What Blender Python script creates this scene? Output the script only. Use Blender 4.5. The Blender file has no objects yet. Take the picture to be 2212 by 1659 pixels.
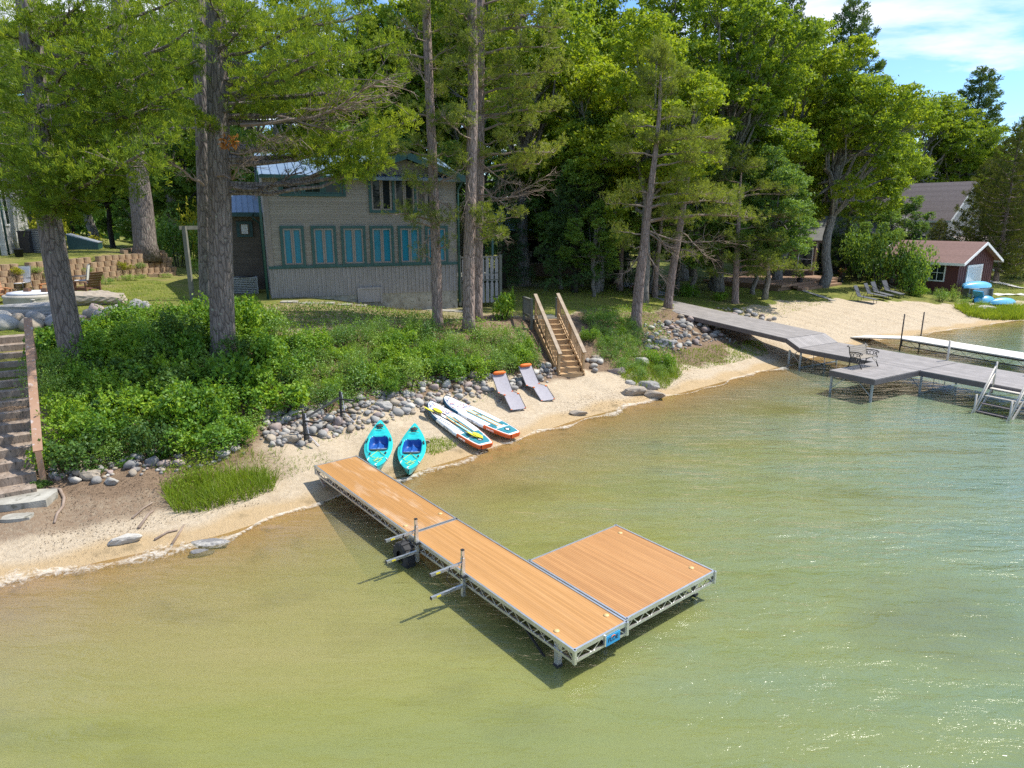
import bpy, math, random
import numpy as np
from mathutils import Vector, Matrix
random.seed(11); rng = np.random.default_rng(11)
SC = bpy.context.scene; COL = SC.collection
# ---------------------------------------------------------------- camera model
F, PD, H = 1850*2212/2840, 14.0, 7.0
CP, SP = math.cos(math.radians(PD)), math.sin(math.radians(PD))
def W(x, y, z=0.):
    u, v = x-1106, y-829.5
    k = (H-z)/(F*SP+v*CP); return np.array([u*k, (F*CP-v*SP)*k, z])
def AT(x, y, Y):
    u, v = x-1106, y-829.5
    k = Y/(F*CP-v*SP); return np.array([u*k, Y, H-(F*SP+v*CP)*k])
def PROJ(p):
    dz = p[2]-H; d = p[1]*CP-dz*SP; up = p[1]*SP+dz*CP
    return 1106+F*p[0]/d, 829.5-F*up/d
# ---------------------------------------------------------------- terrain
O0 = np.array([-10.1, 11.8]); ET = np.array([.797, .604]); ED = np.array([-.604, .797])
S_T = [-60, 0, 4, 6.6, 8.6, 11.1, 16.7, 23.5, 28.4, 41.3, 58.2, 80, 120]
S_D = [-2, 0, -.45, -.09, .26, .46, 1.3, 1.5, 1.7, 2.4, 0, -3, -8]
INL = np.array([-150, -60, -25, -10, -4, -1.5, 0, 1.5, 3, 4.5, 6, 7.5, 9, 11, 14, 20, 40, 200.])
UW = [-4.5, -4, -2.6, -1.3, -.62, -.24]
ST = {
 -40: [0, .22, .45, .78, 1.25, 1.75, 2.2, 2.8, 3.25, 3.5, 4.3, 6],
 2.0: [0, .22, .45, .78, 1.25, 1.75, 2.2, 2.8, 3.25, 3.5, 4.3, 6],
 6:   [0, .22, .48, .90, 1.6, 2.4, 2.95, 3.2, 3.35, 3.5, 4.3, 6],
 12:  [0, .26, .55, 1.0, 1.6, 2.3, 2.8, 3.05, 3.3, 3.45, 3.9, 5],
 17.5:[0, .28, .58, 1.2, 2.1, 2.45, 2.5, 2.45, 2.5, 2.6, 2.9, 4],
 22:  [0, .28, .6, 1.15, 1.8, 2.25, 2.4, 2.4, 2.45, 2.5, 2.8, 4],
 29:  [0, .22, .45, .8, 1.3, 1.8, 2.1, 2.3, 2.35, 2.4, 2.7, 4],
 37:  [0, .22, .45, .68, .9, 1.2, 1.5, 1.75, 1.95, 2.1, 2.4, 4],
 48:  [0, .25, .52, .78, 1.0, 1.2, 1.35, 1.5, 1.6, 1.75, 2.1, 4],
 60:  [0, .25, .5, .74, .95, 1.1, 1.25, 1.4, 1.55, 1.7, 2.0, 4],
 120: [0, .25, .5, .7, .9, 1.0, 1.2, 1.3, 1.5, 1.7, 2.0, 4]}
ST_T = np.array(sorted(ST)); ST_Z = np.array([UW+ST[k] for k in sorted(ST)], float)
TW = {}  # terrace wall line, filled below
def smooth(a, b, x):
    q = np.clip((x-a)/(b-a), 0, 1); return q*q*(3-2*q)
def td(X, Y):
    X = np.asarray(X, float); Y = np.asarray(Y, float)
    t = (X-O0[0])*ET[0]+(Y-O0[1])*ET[1]; d = (X-O0[0])*ED[0]+(Y-O0[1])*ED[1]
    return t, d-np.interp(t, S_T, S_D)
def fromtd(t, i):
    d = i+np.interp(t, S_T, S_D)
    return O0[0]+ET[0]*t+ED[0]*d, O0[1]+ET[1]*t+ED[1]*d
def hh(X, Y):
    t, i = td(X, Y)
    k = np.clip(np.searchsorted(ST_T, t)-1, 0, len(ST_T)-2)
    a = np.clip((t-ST_T[k])/(ST_T[k+1]-ST_T[k]), 0, 1); a = a*a*(3-2*a)
    j = np.clip(np.searchsorted(INL, i)-1, 0, len(INL)-2)
    b = np.clip((i-INL[j])/(INL[j+1]-INL[j]), 0, 1)
    z = (ST_Z[k, j]*(1-b)+ST_Z[k, j+1]*b)*(1-a)+(ST_Z[k+1, j]*(1-b)+ST_Z[k+1, j+1]*b)*a
    rough = smooth(.5, 2, i)*(1-.75*smooth(8, 10, i))
    z = z+rough*(.05*np.sin(X*1.9+1)*np.sin(Y*1.7)+.03*np.sin(X*4.1+Y*3.3))
    if TW:  # raised lawn behind the block retaining wall on the left
        n = (np.asarray(X)-TW['p'][0])*TW['n'][0]+(np.asarray(Y)-TW['p'][1])*TW['n'][1]
        s = (np.asarray(X)-TW['p'][0])*TW['d'][0]+(np.asarray(Y)-TW['p'][1])*TW['d'][1]
        z = z+TW['h']*smooth(.15, .62, n)*(1-smooth(TW['L']-.3, TW['L']+2.0, s))
    return z
def G(x, y):
    """point where the view through a pixel of the photograph meets the terrain"""
    u, v = x-1106, y-829.5
    d = np.array([u, F*CP-v*SP, -(F*SP+v*CP)]); d = d/d[1]
    Ys = np.concatenate([np.arange(6, 70, .1), np.arange(70, 250, .5)])
    P = d[None]*Ys[:, None]; P[:, 2] += H
    g = hh(P[:, 0], P[:, 1]); below = np.nonzero(P[:, 2] <= g)[0]
    k = below[0] if len(below) else len(Ys)-1
    if 0 < k < len(Ys) and len(below):
        a0 = P[k-1, 2]-g[k-1]; a1 = g[k]-P[k, 2]; q = a0/(a0+a1+1e-9); Y = Ys[k-1]*(1-q)+Ys[k]*q
    else: Y = Ys[k]
    p = d*Y; return np.array([p[0], Y, float(hh(p[0], Y))])
def gz(p, dz=0.): return np.array([p[0], p[1], float(hh(p[0], p[1]))+dz])
_a, _b = W(0, 640, 3.55), W(372, 604, 3.45)
_d = (_b-_a)[:2]; TW.update(p=_a[:2], d=_d/np.linalg.norm(_d), n=np.array([-_d[1], _d[0]])/np.linalg.norm(_d), L=float(np.linalg.norm(_d)), h=1.25)
# ---------------------------------------------------------------- mesh builder
def nrm(a):
    a = np.asarray(a, float); return a/(np.linalg.norm(a, axis=-1, keepdims=True)+1e-12)
class MB:
    def __init__(s): s.V = []; s.n = 0; s.P = []
    def add(s, v, f, mi=0, smooth=False):
        v = np.asarray(v, float).reshape(-1, 3)
        f = [np.asarray(f)] if isinstance(f, np.ndarray) else f
        if len(f) and not isinstance(f[0], np.ndarray):
            by = {}
            for q in f: by.setdefault(len(q), []).append(q)
            f = [np.array(x) for x in by.values()]
        for q in f: s.P.append((q+s.n, mi, smooth))
        s.V.append(v); s.n += len(v); return s
    def box(s, c, size, R=None, mi=0):
        h = np.array(size)/2.; v = np.array([[x, y, z] for x in (-1, 1) for y in (-1, 1) for z in (-1, 1)])*h
        if R is not None: v = v@np.array(R).T
        return s.add(v+np.array(c), np.array([[0, 1, 3, 2], [4, 6, 7, 5], [0, 4, 5, 1], [2, 3, 7, 6], [0, 2, 6, 4], [1, 5, 7, 3]]), mi)
    def bar(s, p, q, w, h, mi=0, up=(0, 0, 1)):
        p = np.array(p, float); q = np.array(q, float); x = nrm(q-p)
        y = np.cross(up, x)
        if np.linalg.norm(y) < 1e-4: y = np.cross((0, 1, 0), x)
        y = nrm(y); z = np.cross(x, y)
        return s.box((p+q)/2, (np.linalg.norm(q-p), w, h), np.stack([x, y, z], 1), mi)
    def tube(s, pts, r, n=8, mi=0, cap=True):
        pts = np.array(pts, float); m = len(pts); r = np.broadcast_to(np.array(r, float), (m,))
        T = np.zeros_like(pts); T[1:-1] = pts[2:]-pts[:-2]; T[0] = pts[1]-pts[0]; T[-1] = pts[-1]-pts[-2]; T = nrm(T)
        ref = np.array([0, 0, 1.]) if abs(T[0, 2]) < .9 else np.array([1., 0, 0])
        a = np.linspace(0, 2*math.pi, n, endpoint=False); V = []
        for k in range(m):
            u = nrm(np.cross(T[k], ref)); w = np.cross(T[k], u); ref = np.cross(u, T[k]) if False else ref
            V.append(pts[k]+r[k]*(np.cos(a)[:, None]*u+np.sin(a)[:, None]*w))
        i = np.arange(n); j = (i+1) % n
        f = [np.concatenate([np.stack([i+k*n, j+k*n, j+(k+1)*n, i+(k+1)*n], 1) for k in range(m-1)])]
        if cap: f += [np.array([i[::-1]]), np.array([i+(m-1)*n])]
        return s.add(np.concatenate(V), f, mi, n > 5)
    def lathe(s, prof, c=(0, 0, 0), n=20, mi=0, sx=1, sy=1):
        a = np.linspace(0, 2*math.pi, n, endpoint=False)
        V = np.concatenate([np.stack([sx*r*np.cos(a), sy*r*np.sin(a), np.full(n, z)], 1) for r, z in prof])+np.array(c)
        i = np.arange(n); j = (i+1) % n
        f = [np.concatenate([np.stack([i+k*n, j+k*n, j+(k+1)*n, i+(k+1)*n], 1) for k in range(len(prof)-1)]), np.array([i[::-1]]), np.array([i+(len(prof)-1)*n])]
        return s.add(V, f, mi, n > 8)
    def prism(s, poly, z0, z1, mi=0, M=None):
        n = len(poly); p = np.array(poly, float)
        V = np.concatenate([np.c_[p, np.full(n, z0)], np.c_[p, np.full(n, z1)]])
        if M is not None: V = V@np.array(M)[:3, :3].T+np.array(M)[:3, 3]
        i = np.arange(n); j = (i+1) % n
        return s.add(V, [np.stack([i, j, j+n, i+n], 1), np.array([i[::-1]]), np.array([i+n])], mi)
    def grid(s, V, nu, nv, mi=0, smooth=True):
        i, j = np.meshgrid(np.arange(nu-1), np.arange(nv-1), indexing='ij'); k = (i*nv+j).ravel()
        return s.add(V, np.stack([k, k+nv, k+nv+1, k+1], 1), mi, smooth)
    def absorb(s, o, mi):
        for q, _, sm in o.P: s.P.append((q+s.n, mi, sm))
        s.V += o.V; s.n += o.n; return s
    def mesh(s, name, mats, off=None):
        me = bpy.data.meshes.new(name)
        if not s.V: return me
        v = np.concatenate(s.V)
        if off is not None: v = v-np.array(off)
        me.vertices.add(len(v)); me.vertices.foreach_set('co', v.astype(np.float32).ravel())
        lt = np.concatenate([np.full(len(q), q.shape[1], np.int32) for q, _, _ in s.P])
        li = np.concatenate([q.ravel() for q, _, _ in s.P]).astype(np.int32)
        me.loops.add(len(li)); me.loops.foreach_set('vertex_index', li)
        me.polygons.add(len(lt)); me.polygons.foreach_set('loop_start', np.concatenate([[0], np.cumsum(lt)[:-1]]).astype(np.int32)); me.polygons.foreach_set('loop_total', lt)
        me.polygons.foreach_set('material_index', np.concatenate([np.full(len(q), m, np.int32) for q, m, _ in s.P]))
        me.polygons.foreach_set('use_smooth', np.concatenate([np.full(len(q), sm, bool) for q, _, sm in s.P]))
        for m in (mats if isinstance(mats, (list, tuple)) else [mats]): me.materials.append(m)
        me.update(calc_edges=True); return me
    def build(s, name, mats, parent=None, off=None):
        """link as ONE object; with a parent whose root has only a location, world-space vertices are moved into its frame"""
        o = bpy.data.objects.new(name, s.mesh(name, mats, off)); COL.objects.link(o)
        if parent is not None: o.parent = parent
        return o
def tag(o, label=None, cat=None, group=None, kind=None):
    if label: o['label'] = label
    if cat: o['category'] = cat
    if group: o['group'] = group
    if kind: o['kind'] = kind
    return o
def thing(name, label, cat, loc=(0, 0, 0), rz=0., group=None, mat=None):
    o = bpy.data.objects.new(name, None); COL.objects.link(o); o.empty_display_size = .2
    if mat is not None: o.matrix_world = mat
    else: o.location = loc; o.rotation_euler = (0, 0, rz)
    return tag(o, label, cat, group)
def frame(p, q, up=(0, 0, 1)):
    """matrix at p with X towards q and Z close to up"""
    x = nrm(np.array(q)-np.array(p)); y = nrm(np.cross(up, x)); z = np.cross(x, y)
    M = Matrix.Identity(4)
    for k in range(3): M[k][0], M[k][1], M[k][2], M[k][3] = x[k], y[k], z[k], p[k]
    return M
def copy_tree(o, parent=None):
    c = o.copy(); COL.objects.link(c)
    if parent is not None: c.parent = parent
    for ch in [x for x in KIDS.get(o.name, [])]: 
        n = copy_tree(ch, c)
        KIDS.setdefault(c.name, []).append(n)
    return c
KIDS = {}
def dup(o, label=None, group=None, **kw):
    KIDS.clear()
    for x in bpy.data.objects:
        if x.parent is not None: KIDS.setdefault(x.parent.name, []).append(x)
    c = copy_tree(o); tag(c, label, None, group)
    if 'mat' in kw: c.matrix_world = kw['mat']
    if 'loc' in kw: c.location = kw['loc']
    if 'rz' in kw: c.rotation_euler = (0, 0, kw['rz'])
    return c
# ---------------------------------------------------------------- materials
def nodes(name):
    m = bpy.data.materials.new(name); m.use_nodes = True; nt = m.node_tree; nt.nodes.clear()
    return m, nt, lambda t, **kw: mk(nt, t, **kw)
def mk(nt, t, inp=None, **kw):
    n = nt.nodes.new(t)
    for k, v in kw.items(): setattr(n, k, v)
    for k, v in (inp or {}).items():
        if isinstance(v, bpy.types.NodeSocket): nt.links.new(v, n.inputs[k])
        else: n.inputs[k].default_value = v
    return n
def rgba(c): return (c[0], c[1], c[2], 1.)
def ramp(nt, fac, stops, interp='LINEAR'):
    r = nt.nodes.new('ShaderNodeValToRGB'); nt.links.new(fac, r.inputs[0]); r.color_ramp.interpolation = interp
    e = r.color_ramp.elements
    while len(e) < len(stops): e.new(.5)
    for k, (p, c) in enumerate(stops):
        e[k].position = p; e[k].color = rgba(c) if isinstance(c, (tuple, list)) else (c, c, c, 1)
    return r.outputs[0]
def mixc(nt, fac, a, b, mode='MIX'):
    n = nt.nodes.new('ShaderNodeMix'); n.data_type = 'RGBA'; n.blend_type = mode
    for sock, v in ((n.inputs['Factor'], fac), (n.inputs[6], a), (n.inputs[7], b)):
        if isinstance(v, bpy.types.NodeSocket): nt.links.new(v, sock)
        else: sock.default_value = v if not isinstance(v, (tuple, list)) else rgba(v)
    return n.outputs[2]
def M(name, c1, c2=None, scale=4, rough=.6, metal=0., bump=0., bscale=25, stretch=(1, 1, 1), c3=None, spec=.5, planks=None, coat=0., contrast=(.35, .68)):
    """plain surface: two-tone noise, optional third speckle tone, bump, plank/groove lines (axis, pitch, depth)"""
    m, nt, N = nodes(name)
    tc = N('ShaderNodeTexCoord').outputs['Object']
    mp = N('ShaderNodeMapping', inp={'Vector': tc, 'Scale': stretch}).outputs[0]
    b = N('ShaderNodeBsdfPrincipled'); b.inputs['Roughness'].default_value = rough; b.inputs['Metallic'].default_value = metal
    b.inputs['Specular IOR Level'].default_value = spec; b.inputs['Coat Weight'].default_value = coat
    col = None
    if c2 is not None:
        nz = N('ShaderNodeTexNoise', inp={'Vector': mp, 'Scale': scale, 'Detail': 6., 'Roughness': .65})
        col = ramp(nt, nz.outputs[0], [(contrast[0], c1), (contrast[1], c2)])
        if c3 is not None:
            n3 = N('ShaderNodeTexNoise', inp={'Vector': mp, 'Scale': scale*2.7, 'Detail': 4.})
            col = mixc(nt, ramp(nt, n3.outputs[0], [(.6, 0.), (.68, 1.)]), col, c3)
    hgt = None
    if bump:
        hgt = N('ShaderNodeTexNoise', inp={'Vector': mp, 'Scale': bscale, 'Detail': 5.}).outputs[0]
    if planks:
        ax, pitch, dep = planks
        sx = N('ShaderNodeSeparateXYZ', inp={0: tc}).outputs[ax]
        q = N('ShaderNodeMath', operation='DIVIDE', inp={0: sx, 1: pitch}).outputs[0]
        fr = N('ShaderNodeMath', operation='FRACT', inp={0: q}).outputs[0]
        fl = N('ShaderNodeMath', operation='FLOOR', inp={0: q}).outputs[0]
        wn = N('ShaderNodeTexWhiteNoise', noise_dimensions='1D', inp={'W': fl}).outputs[0]
        base = col if col is not None else c1
        col = mixc(nt, N('ShaderNodeMath', operation='MULTIPLY', inp={0: wn, 1: .35}).outputs[0], base, (c1[0]*.55, c1[1]*.55, c1[2]*.55))
        ed = ramp(nt, fr, [(0., 0.), (.07, 1.), (.93, 1.), (1., 0.)])
        if dep < 0: ed = ramp(nt, fr, [(0., 0.), (.1, .25), (1., 1.)])   # lapped boards
        if hgt is not None: hgt = N('ShaderNodeMath', operation='ADD', inp={0: N('ShaderNodeMath', operation='MULTIPLY', inp={0: hgt, 1: bump}).outputs[0], 1: ed}).outputs[0]
        else: hgt = ed
        bp = N('ShaderNodeBump', inp={'Height': hgt, 'Strength': 1., 'Distance': abs(dep)})
        nt.links.new(bp.outputs[0], b.inputs['Normal'])
    elif bump:
        bp = N('ShaderNodeBump', inp={'Height': hgt, 'Strength': bump, 'Distance': .02}); nt.links.new(bp.outputs[0], b.inputs['Normal'])
    if isinstance(col, bpy.types.NodeSocket): nt.links.new(col, b.inputs['Base Color'])
    else: b.inputs['Base Color'].default_value = rgba(c1)
    nt.links.new(b.outputs[0], N('ShaderNodeOutputMaterial').inputs[0]); return m
def LEAF(name, c1, c2, c3=None, trans=.4, gloss=.02, rough=.55, nscale=.35):
    """leaf or needle: per-leaf and per-clump hue, light passing through"""
    m, nt, N = nodes(name)
    ri = N('ShaderNodeNewGeometry').outputs['Random Per Island']
    oi = N('ShaderNodeObjectInfo').outputs['Random']
    tc = N('ShaderNodeTexCoord').outputs['Object']
    nz = N('ShaderNodeTexNoise', inp={'Vector': tc, 'Scale': nscale, 'Detail': 3.}).outputs[0]
    f = N('ShaderNodeMath', operation='MULTIPLY_ADD', inp={0: ri, 1: .55, 2: N('ShaderNodeMath', operation='MULTIPLY_ADD', inp={0: nz, 1: 1.2, 2: -.42}).outputs[0]}).outputs[0]
    f = N('ShaderNodeMath', operation='MULTIPLY_ADD', inp={0: oi, 1: .5, 2: N('ShaderNodeMath', operation='ADD', inp={0: f, 1: -.10}).outputs[0]}).outputs[0]
    st = [(.1, c1), (.62, c2)]
    if c3: st.append((1., c3))
    col = ramp(nt, f, st)
    d = N('ShaderNodeBsdfDiffuse', inp={0: col}); t = N('ShaderNodeBsdfTranslucent', inp={0: mixc(nt, .35, col, (.40, .46, .02))})
    g = N('ShaderNodeBsdfGlossy', inp={0: (1, 1, 1, 1), 'Roughness': .55})
    mx = N('ShaderNodeMixShader', inp={0: trans, 1: d.outputs[0], 2: t.outputs[0]})
    m2 = N('ShaderNodeMixShader', inp={0: gloss*.4, 1: mx.outputs[0], 2: g.outputs[0]})
    nt.links.new(m2.outputs[0], N('ShaderNodeOutputMaterial').inputs[0]); return m
def BARK(name, c1, c2, lichen=None, sc=14):
    m, nt, N = nodes(name)
    tc = N('ShaderNodeTexCoord').outputs['Object']
    mp = N('ShaderNodeMapping', inp={'Vector': tc, 'Scale': (1, 1, .22)}).outputs[0]
    vo = N('ShaderNodeTexVoronoi', feature='DISTANCE_TO_EDGE', inp={'Vector': mp, 'Scale': sc}).outputs[0]
    nz = N('ShaderNodeTexNoise', inp={'Vector': mp, 'Scale': sc*.8, 'Detail': 7., 'Roughness': .7}).outputs[0]
    col = ramp(nt, nz, [(.3, c1), (.68, c2)])
    col = mixc(nt, ramp(nt, vo, [(0., 1.), (.10, 0.)]), col, (c1[0]*.6, c1[1]*.6, c1[2]*.6))
    if lichen:
        ln = N('ShaderNodeTexNoise', inp={'Vector': tc, 'Scale': 9., 'Detail': 3.}).outputs[0]
        col = mixc(nt, ramp(nt, ln, [(.66, 0.), (.70, .85)]), col, lichen)
    b = N('ShaderNodeBsdfPrincipled', inp={'Base Color': col, 'Roughness': .9, 'Specular IOR Level': .2})
    bp = N('ShaderNodeBump', inp={'Height': N('ShaderNodeMath', operation='ADD', inp={0: ramp(nt, vo, [(0., 0.), (.25, 1.)]), 1: nz}).outputs[0], 'Strength': .8, 'Distance': .03})
    nt.links.new(bp.outputs[0], b.inputs['Normal'])
    nt.links.new(b.outputs[0], N('ShaderNodeOutputMaterial').inputs[0]); return m
def ROCKM(name):
    m, nt, N = nodes(name)
    oi = N('ShaderNodeObjectInfo').outputs['Random']; tc = N('ShaderNodeTexCoord').outputs['Object']
    base = N('ShaderNodeObjectInfo').outputs['Color']
    nz = N('ShaderNodeTexNoise', inp={'Vector': tc, 'Scale': 7., 'Detail': 8., 'Roughness': .7, }).outputs[0]
    sp = N('ShaderNodeTexNoise', inp={'Vector': tc, 'Scale': 38., 'Detail': 3.}).outputs[0]
    col = mixc(nt, ramp(nt, nz, [(.3, 0.), (.75, .75)]), base, mixc(nt, .55, base, (.52, .49, .44)))
    col = mixc(nt, ramp(nt, sp, [(.6, 0.), (.68, .4)]), col, (.1, .09, .085))
    b = N('ShaderNodeBsdfPrincipled', inp={'Base Color': col, 'Roughness': .85, 'Specular IOR Level': .25})
    nt.links.new(N('ShaderNodeBump', inp={'Height': nz, 'Strength': .5, 'Distance': .03}).outputs[0], b.inputs['Normal'])
    nt.links.new(b.outputs[0], N('ShaderNodeOutputMaterial').inputs[0]); return m
def GLASS(name, tint=(.02, .03, .035), rough=.02):
    m, nt, N = nodes(name)
    b = N('ShaderNodeBsdfPrincipled', inp={'Base Color': rgba(tint), 'Roughness': rough, 'Specular IOR Level': .35, 'IOR': 1.45})
    nt.links.new(b.outputs[0], N('ShaderNodeOutputMaterial').inputs[0]); return m
m_ = {}
m_['needle_w'] = LEAF('white_pine_needles', (.05, .11, .018), (.15, .25, .022), (.32, .38, .025), trans=.52, gloss=.03)
m_['needle_r'] = LEAF('red_pine_needles', (.075, .125, .022), (.18, .23, .032), (.30, .33, .045), trans=.48, gloss=.05)
m_['needle_d'] = LEAF('spruce_needles', (.035, .09, .034), (.075, .155, .048), (.115, .20, .055), trans=.25, gloss=.04)
m_['needle_b'] = LEAF('cedar_sprays', (.06, .08, .02), (.11, .125, .026), (.16, .165, .03), trans=.3, gloss=.03)
m_['leaf_oak'] = LEAF('oak_leaves', (.06, .14, .014), (.19, .31, .018), (.38, .44, .018), trans=.52, gloss=.05)
m_['leaf_maple'] = LEAF('maple_leaves', (.055, .155, .035), (.14, .28, .04), (.28, .41, .04), trans=.46, gloss=.07)
m_['leaf_shrub'] = LEAF('shrub_leaves', (.06, .17, .02), (.16, .33, .022), (.32, .47, .028), trans=.45, gloss=.06, nscale=1.)
m_['leaf_shrub2'] = LEAF('blueberry_leaves', (.07, .18, .03), (.17, .32, .03), (.32, .45, .04), trans=.36, gloss=.10, nscale=1.)
m_['leaf_dark'] = LEAF('dark_leaves', (.035, .10, .022), (.075, .16, .026), (.13, .23, .028), trans=.3, gloss=.05)
m_['leaf_yel'] = LEAF('yellow_leaves', (.20, .24, .02), (.34, .34, .03), (.45, .40, .03), trans=.4)
m_['grass'] = LEAF('grass_blades', (.13, .21, .016), (.24, .34, .022), (.36, .42, .035), trans=.4, gloss=.04, nscale=.8)
m_['flower'] = LEAF('pink_flowers', (.45, .05, .07), (.6, .15, .2), (.7, .4, .45), trans=.3)
m_['dead'] = M('dead_twigs', (.20, .14, .10), (.32, .25, .2), 3, .9)
m_['rust_leaf'] = LEAF('rusty_needles', (.35, .12, .03), (.5, .2, .05), None, trans=.3)
m_['bark_w'] = BARK('white_pine_bark', (.14, .115, .10), (.29, .245, .215), (.32, .34, .26), 9)
m_['bark_r'] = BARK('red_pine_bark', (.23, .165, .135), (.40, .31, .265), None, 10)
m_['bark_o'] = BARK('oak_bark', (.16, .145, .125), (.36, .33, .29), None, 9)
m_['bark_d'] = BARK('dark_bark', (.04, .035, .03), (.09, .08, .07), None, 12)
m_['rock'] = ROCKM('fieldstone')
m_['alu'] = M('aluminium', (.62, .62, .60), (.74, .74, .73), 6, .38, .85)
m_['alu_d'] = M('dull_aluminium', (.34, .36, .38), (.45, .47, .49), 5, .5, .6)
m_['black'] = M('black_metal', (.02, .02, .022), (.04, .04, .042), 8, .5)
m_['rubber'] = M('black_rubber', (.02, .02, .02), (.045, .045, .045), 9, .8, bump=.4)
m_['white'] = M('white_paint', (.72, .72, .70), (.82, .82, .8), 3, .5)
m_['green'] = M('green_trim_paint', (.016, .075, .07), (.03, .10, .092), 3, .5)
m_['taupe'] = M('taupe_trim_paint', (.24, .205, .175), (.30, .26, .225), 3, .6)
m_['conc'] = M('old_concrete', (.24, .22, .18), (.42, .40, .34), 2.2, .9, bump=.4, c3=(.17, .16, .12))
m_['rope'] = M('pale_rope', (.55, .55, .62), (.68, .68, .74), 20, .8)
SUN_AZ_DEG, SUN_EL_DEG, SUN_E, SKY_S, EXPO = 70, 56, 3.6, .15, .9
# ---------------------------------------------------------------- camera, sun, sky
cam = bpy.data.objects.new('camera', bpy.data.cameras.new('camera')); COL.objects.link(cam)
cam.data.sensor_width = 36; cam.data.lens = 36*1850/2840; cam.data.clip_end = 2000; cam.data.clip_start = .1
cam.location = (0, 0, H); cam.rotation_euler = (math.radians(90-PD), 0, 0); SC.camera = cam
SUN_AZ, SUN_EL = math.radians(SUN_AZ_DEG), math.radians(SUN_EL_DEG)     # azimuth from +Y towards +X
sd = Vector((math.sin(SUN_AZ)*math.cos(SUN_EL), math.cos(SUN_AZ)*math.cos(SUN_EL), math.sin(SUN_EL)))
sl = bpy.data.lights.new('sun', 'SUN'); sl.energy = SUN_E; sl.angle = math.radians(.53); sl.color = (1, .95, .86)
so = bpy.data.objects.new('sun', sl); COL.objects.link(so); so.rotation_euler = sd.to_track_quat('Z', 'Y').to_euler()
w = bpy.data.worlds.new('World'); SC.world = w; w.use_nodes = True; nt = w.node_tree; nt.nodes.clear()
sky = mk(nt, 'ShaderNodeTexSky', sky_type='NISHITA', sun_disc=False); sky.sun_elevation = SUN_EL; sky.sun_rotation = SUN_AZ
sky.air_density = 1.0; sky.dust_density = .2; sky.ozone_density = 2.5
tc = mk(nt, 'ShaderNodeTexCoord').outputs['Generated']
sx = mk(nt, 'ShaderNodeSeparateXYZ', {0: tc})
zz = mk(nt, 'ShaderNodeMath', {0: sx.outputs[2], 1: .07}, operation='ADD').outputs[0]
px = mk(nt, 'ShaderNodeMath', {0: sx.outputs[0], 1: zz}, operation='DIVIDE').outputs[0]
py = mk(nt, 'ShaderNodeMath', {0: sx.outputs[1], 1: zz}, operation='DIVIDE').outputs[0]
cv = mk(nt, 'ShaderNodeCombineXYZ', {0: px, 1: py, 2: 3.3}).outputs[0]
cn = mk(nt, 'ShaderNodeTexNoise', {'Vector': cv, 'Scale': .75, 'Detail': 9., 'Roughness': .56, 'Distortion': .3}).outputs[0]
cf = ramp(nt, cn, [(.49, 0.), (.60, .9)])
hz = ramp(nt, sx.outputs[2], [(-.02, 0.), (.05, 1.)])
cf = mk(nt, 'ShaderNodeMath', {0: cf, 1: hz}, operation='MULTIPLY').outputs[0]
cc = mixc(nt, ramp(nt, cn, [(.54, 0.), (.74, 1.)]), (4.5, 4.6, 4.85), (3.3, 3.5, 4.0))
skyc = mixc(nt, 1., sky.outputs[0], ramp(nt, sx.outputs[2], [(0., (.54, .60, .64)), (.10, (.50, .62, .75)), (.30, (.50, .66, .84)), (.62, (.95, 1.0, 1.06))]), 'MULTIPLY')
bg = mk(nt, 'ShaderNodeBackground', {0: mixc(nt, cf, skyc, cc), 1: SKY_S})
nt.links.new(bg.outputs[0], mk(nt, 'ShaderNodeOutputWorld').inputs[0])
SC.view_settings.view_transform = 'Standard'; SC.view_settings.look = 'None'; SC.view_settings.exposure = EXPO; SC.view_settings.gamma = 1
SC.render.engine = 'CYCLES'
cy = SC.cycles; cy.max_bounces = 8; cy.diffuse_bounces = 5; cy.glossy_bounces = 3; cy.transmission_bounces = 4; cy.transparent_max_bounces = 8
cy.caustics_reflective = cy.caustics_refractive = False; cy.sample_clamp_indirect = 6; cy.sample_clamp_direct = 3.5
cy.use_denoising = False; cy.use_adaptive_sampling = False
SC.render.film_transparent = False
# ---------------------------------------------------------------- ground
ts = np.concatenate([np.arange(-260, -24, 8.), np.arange(-24, -12, .6), np.arange(-12, 62, .3), np.arange(62, 90, 1.), np.arange(90, 330, 8.)])
ii = np.concatenate([np.arange(-150, -30, 10.), np.arange(-30, -6, 1.), np.arange(-6, 24, .22), np.arange(24, 60, .9), np.arange(60, 330, 8.)])
TT, II = np.meshgrid(ts, ii, indexing='ij'); X, Y = fromtd(TT, II); Zg = hh(X, Y)
b = MB(); b.grid(np.stack([X, Y, Zg], -1).reshape(-1, 3), len(ts), len(ii))
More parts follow.
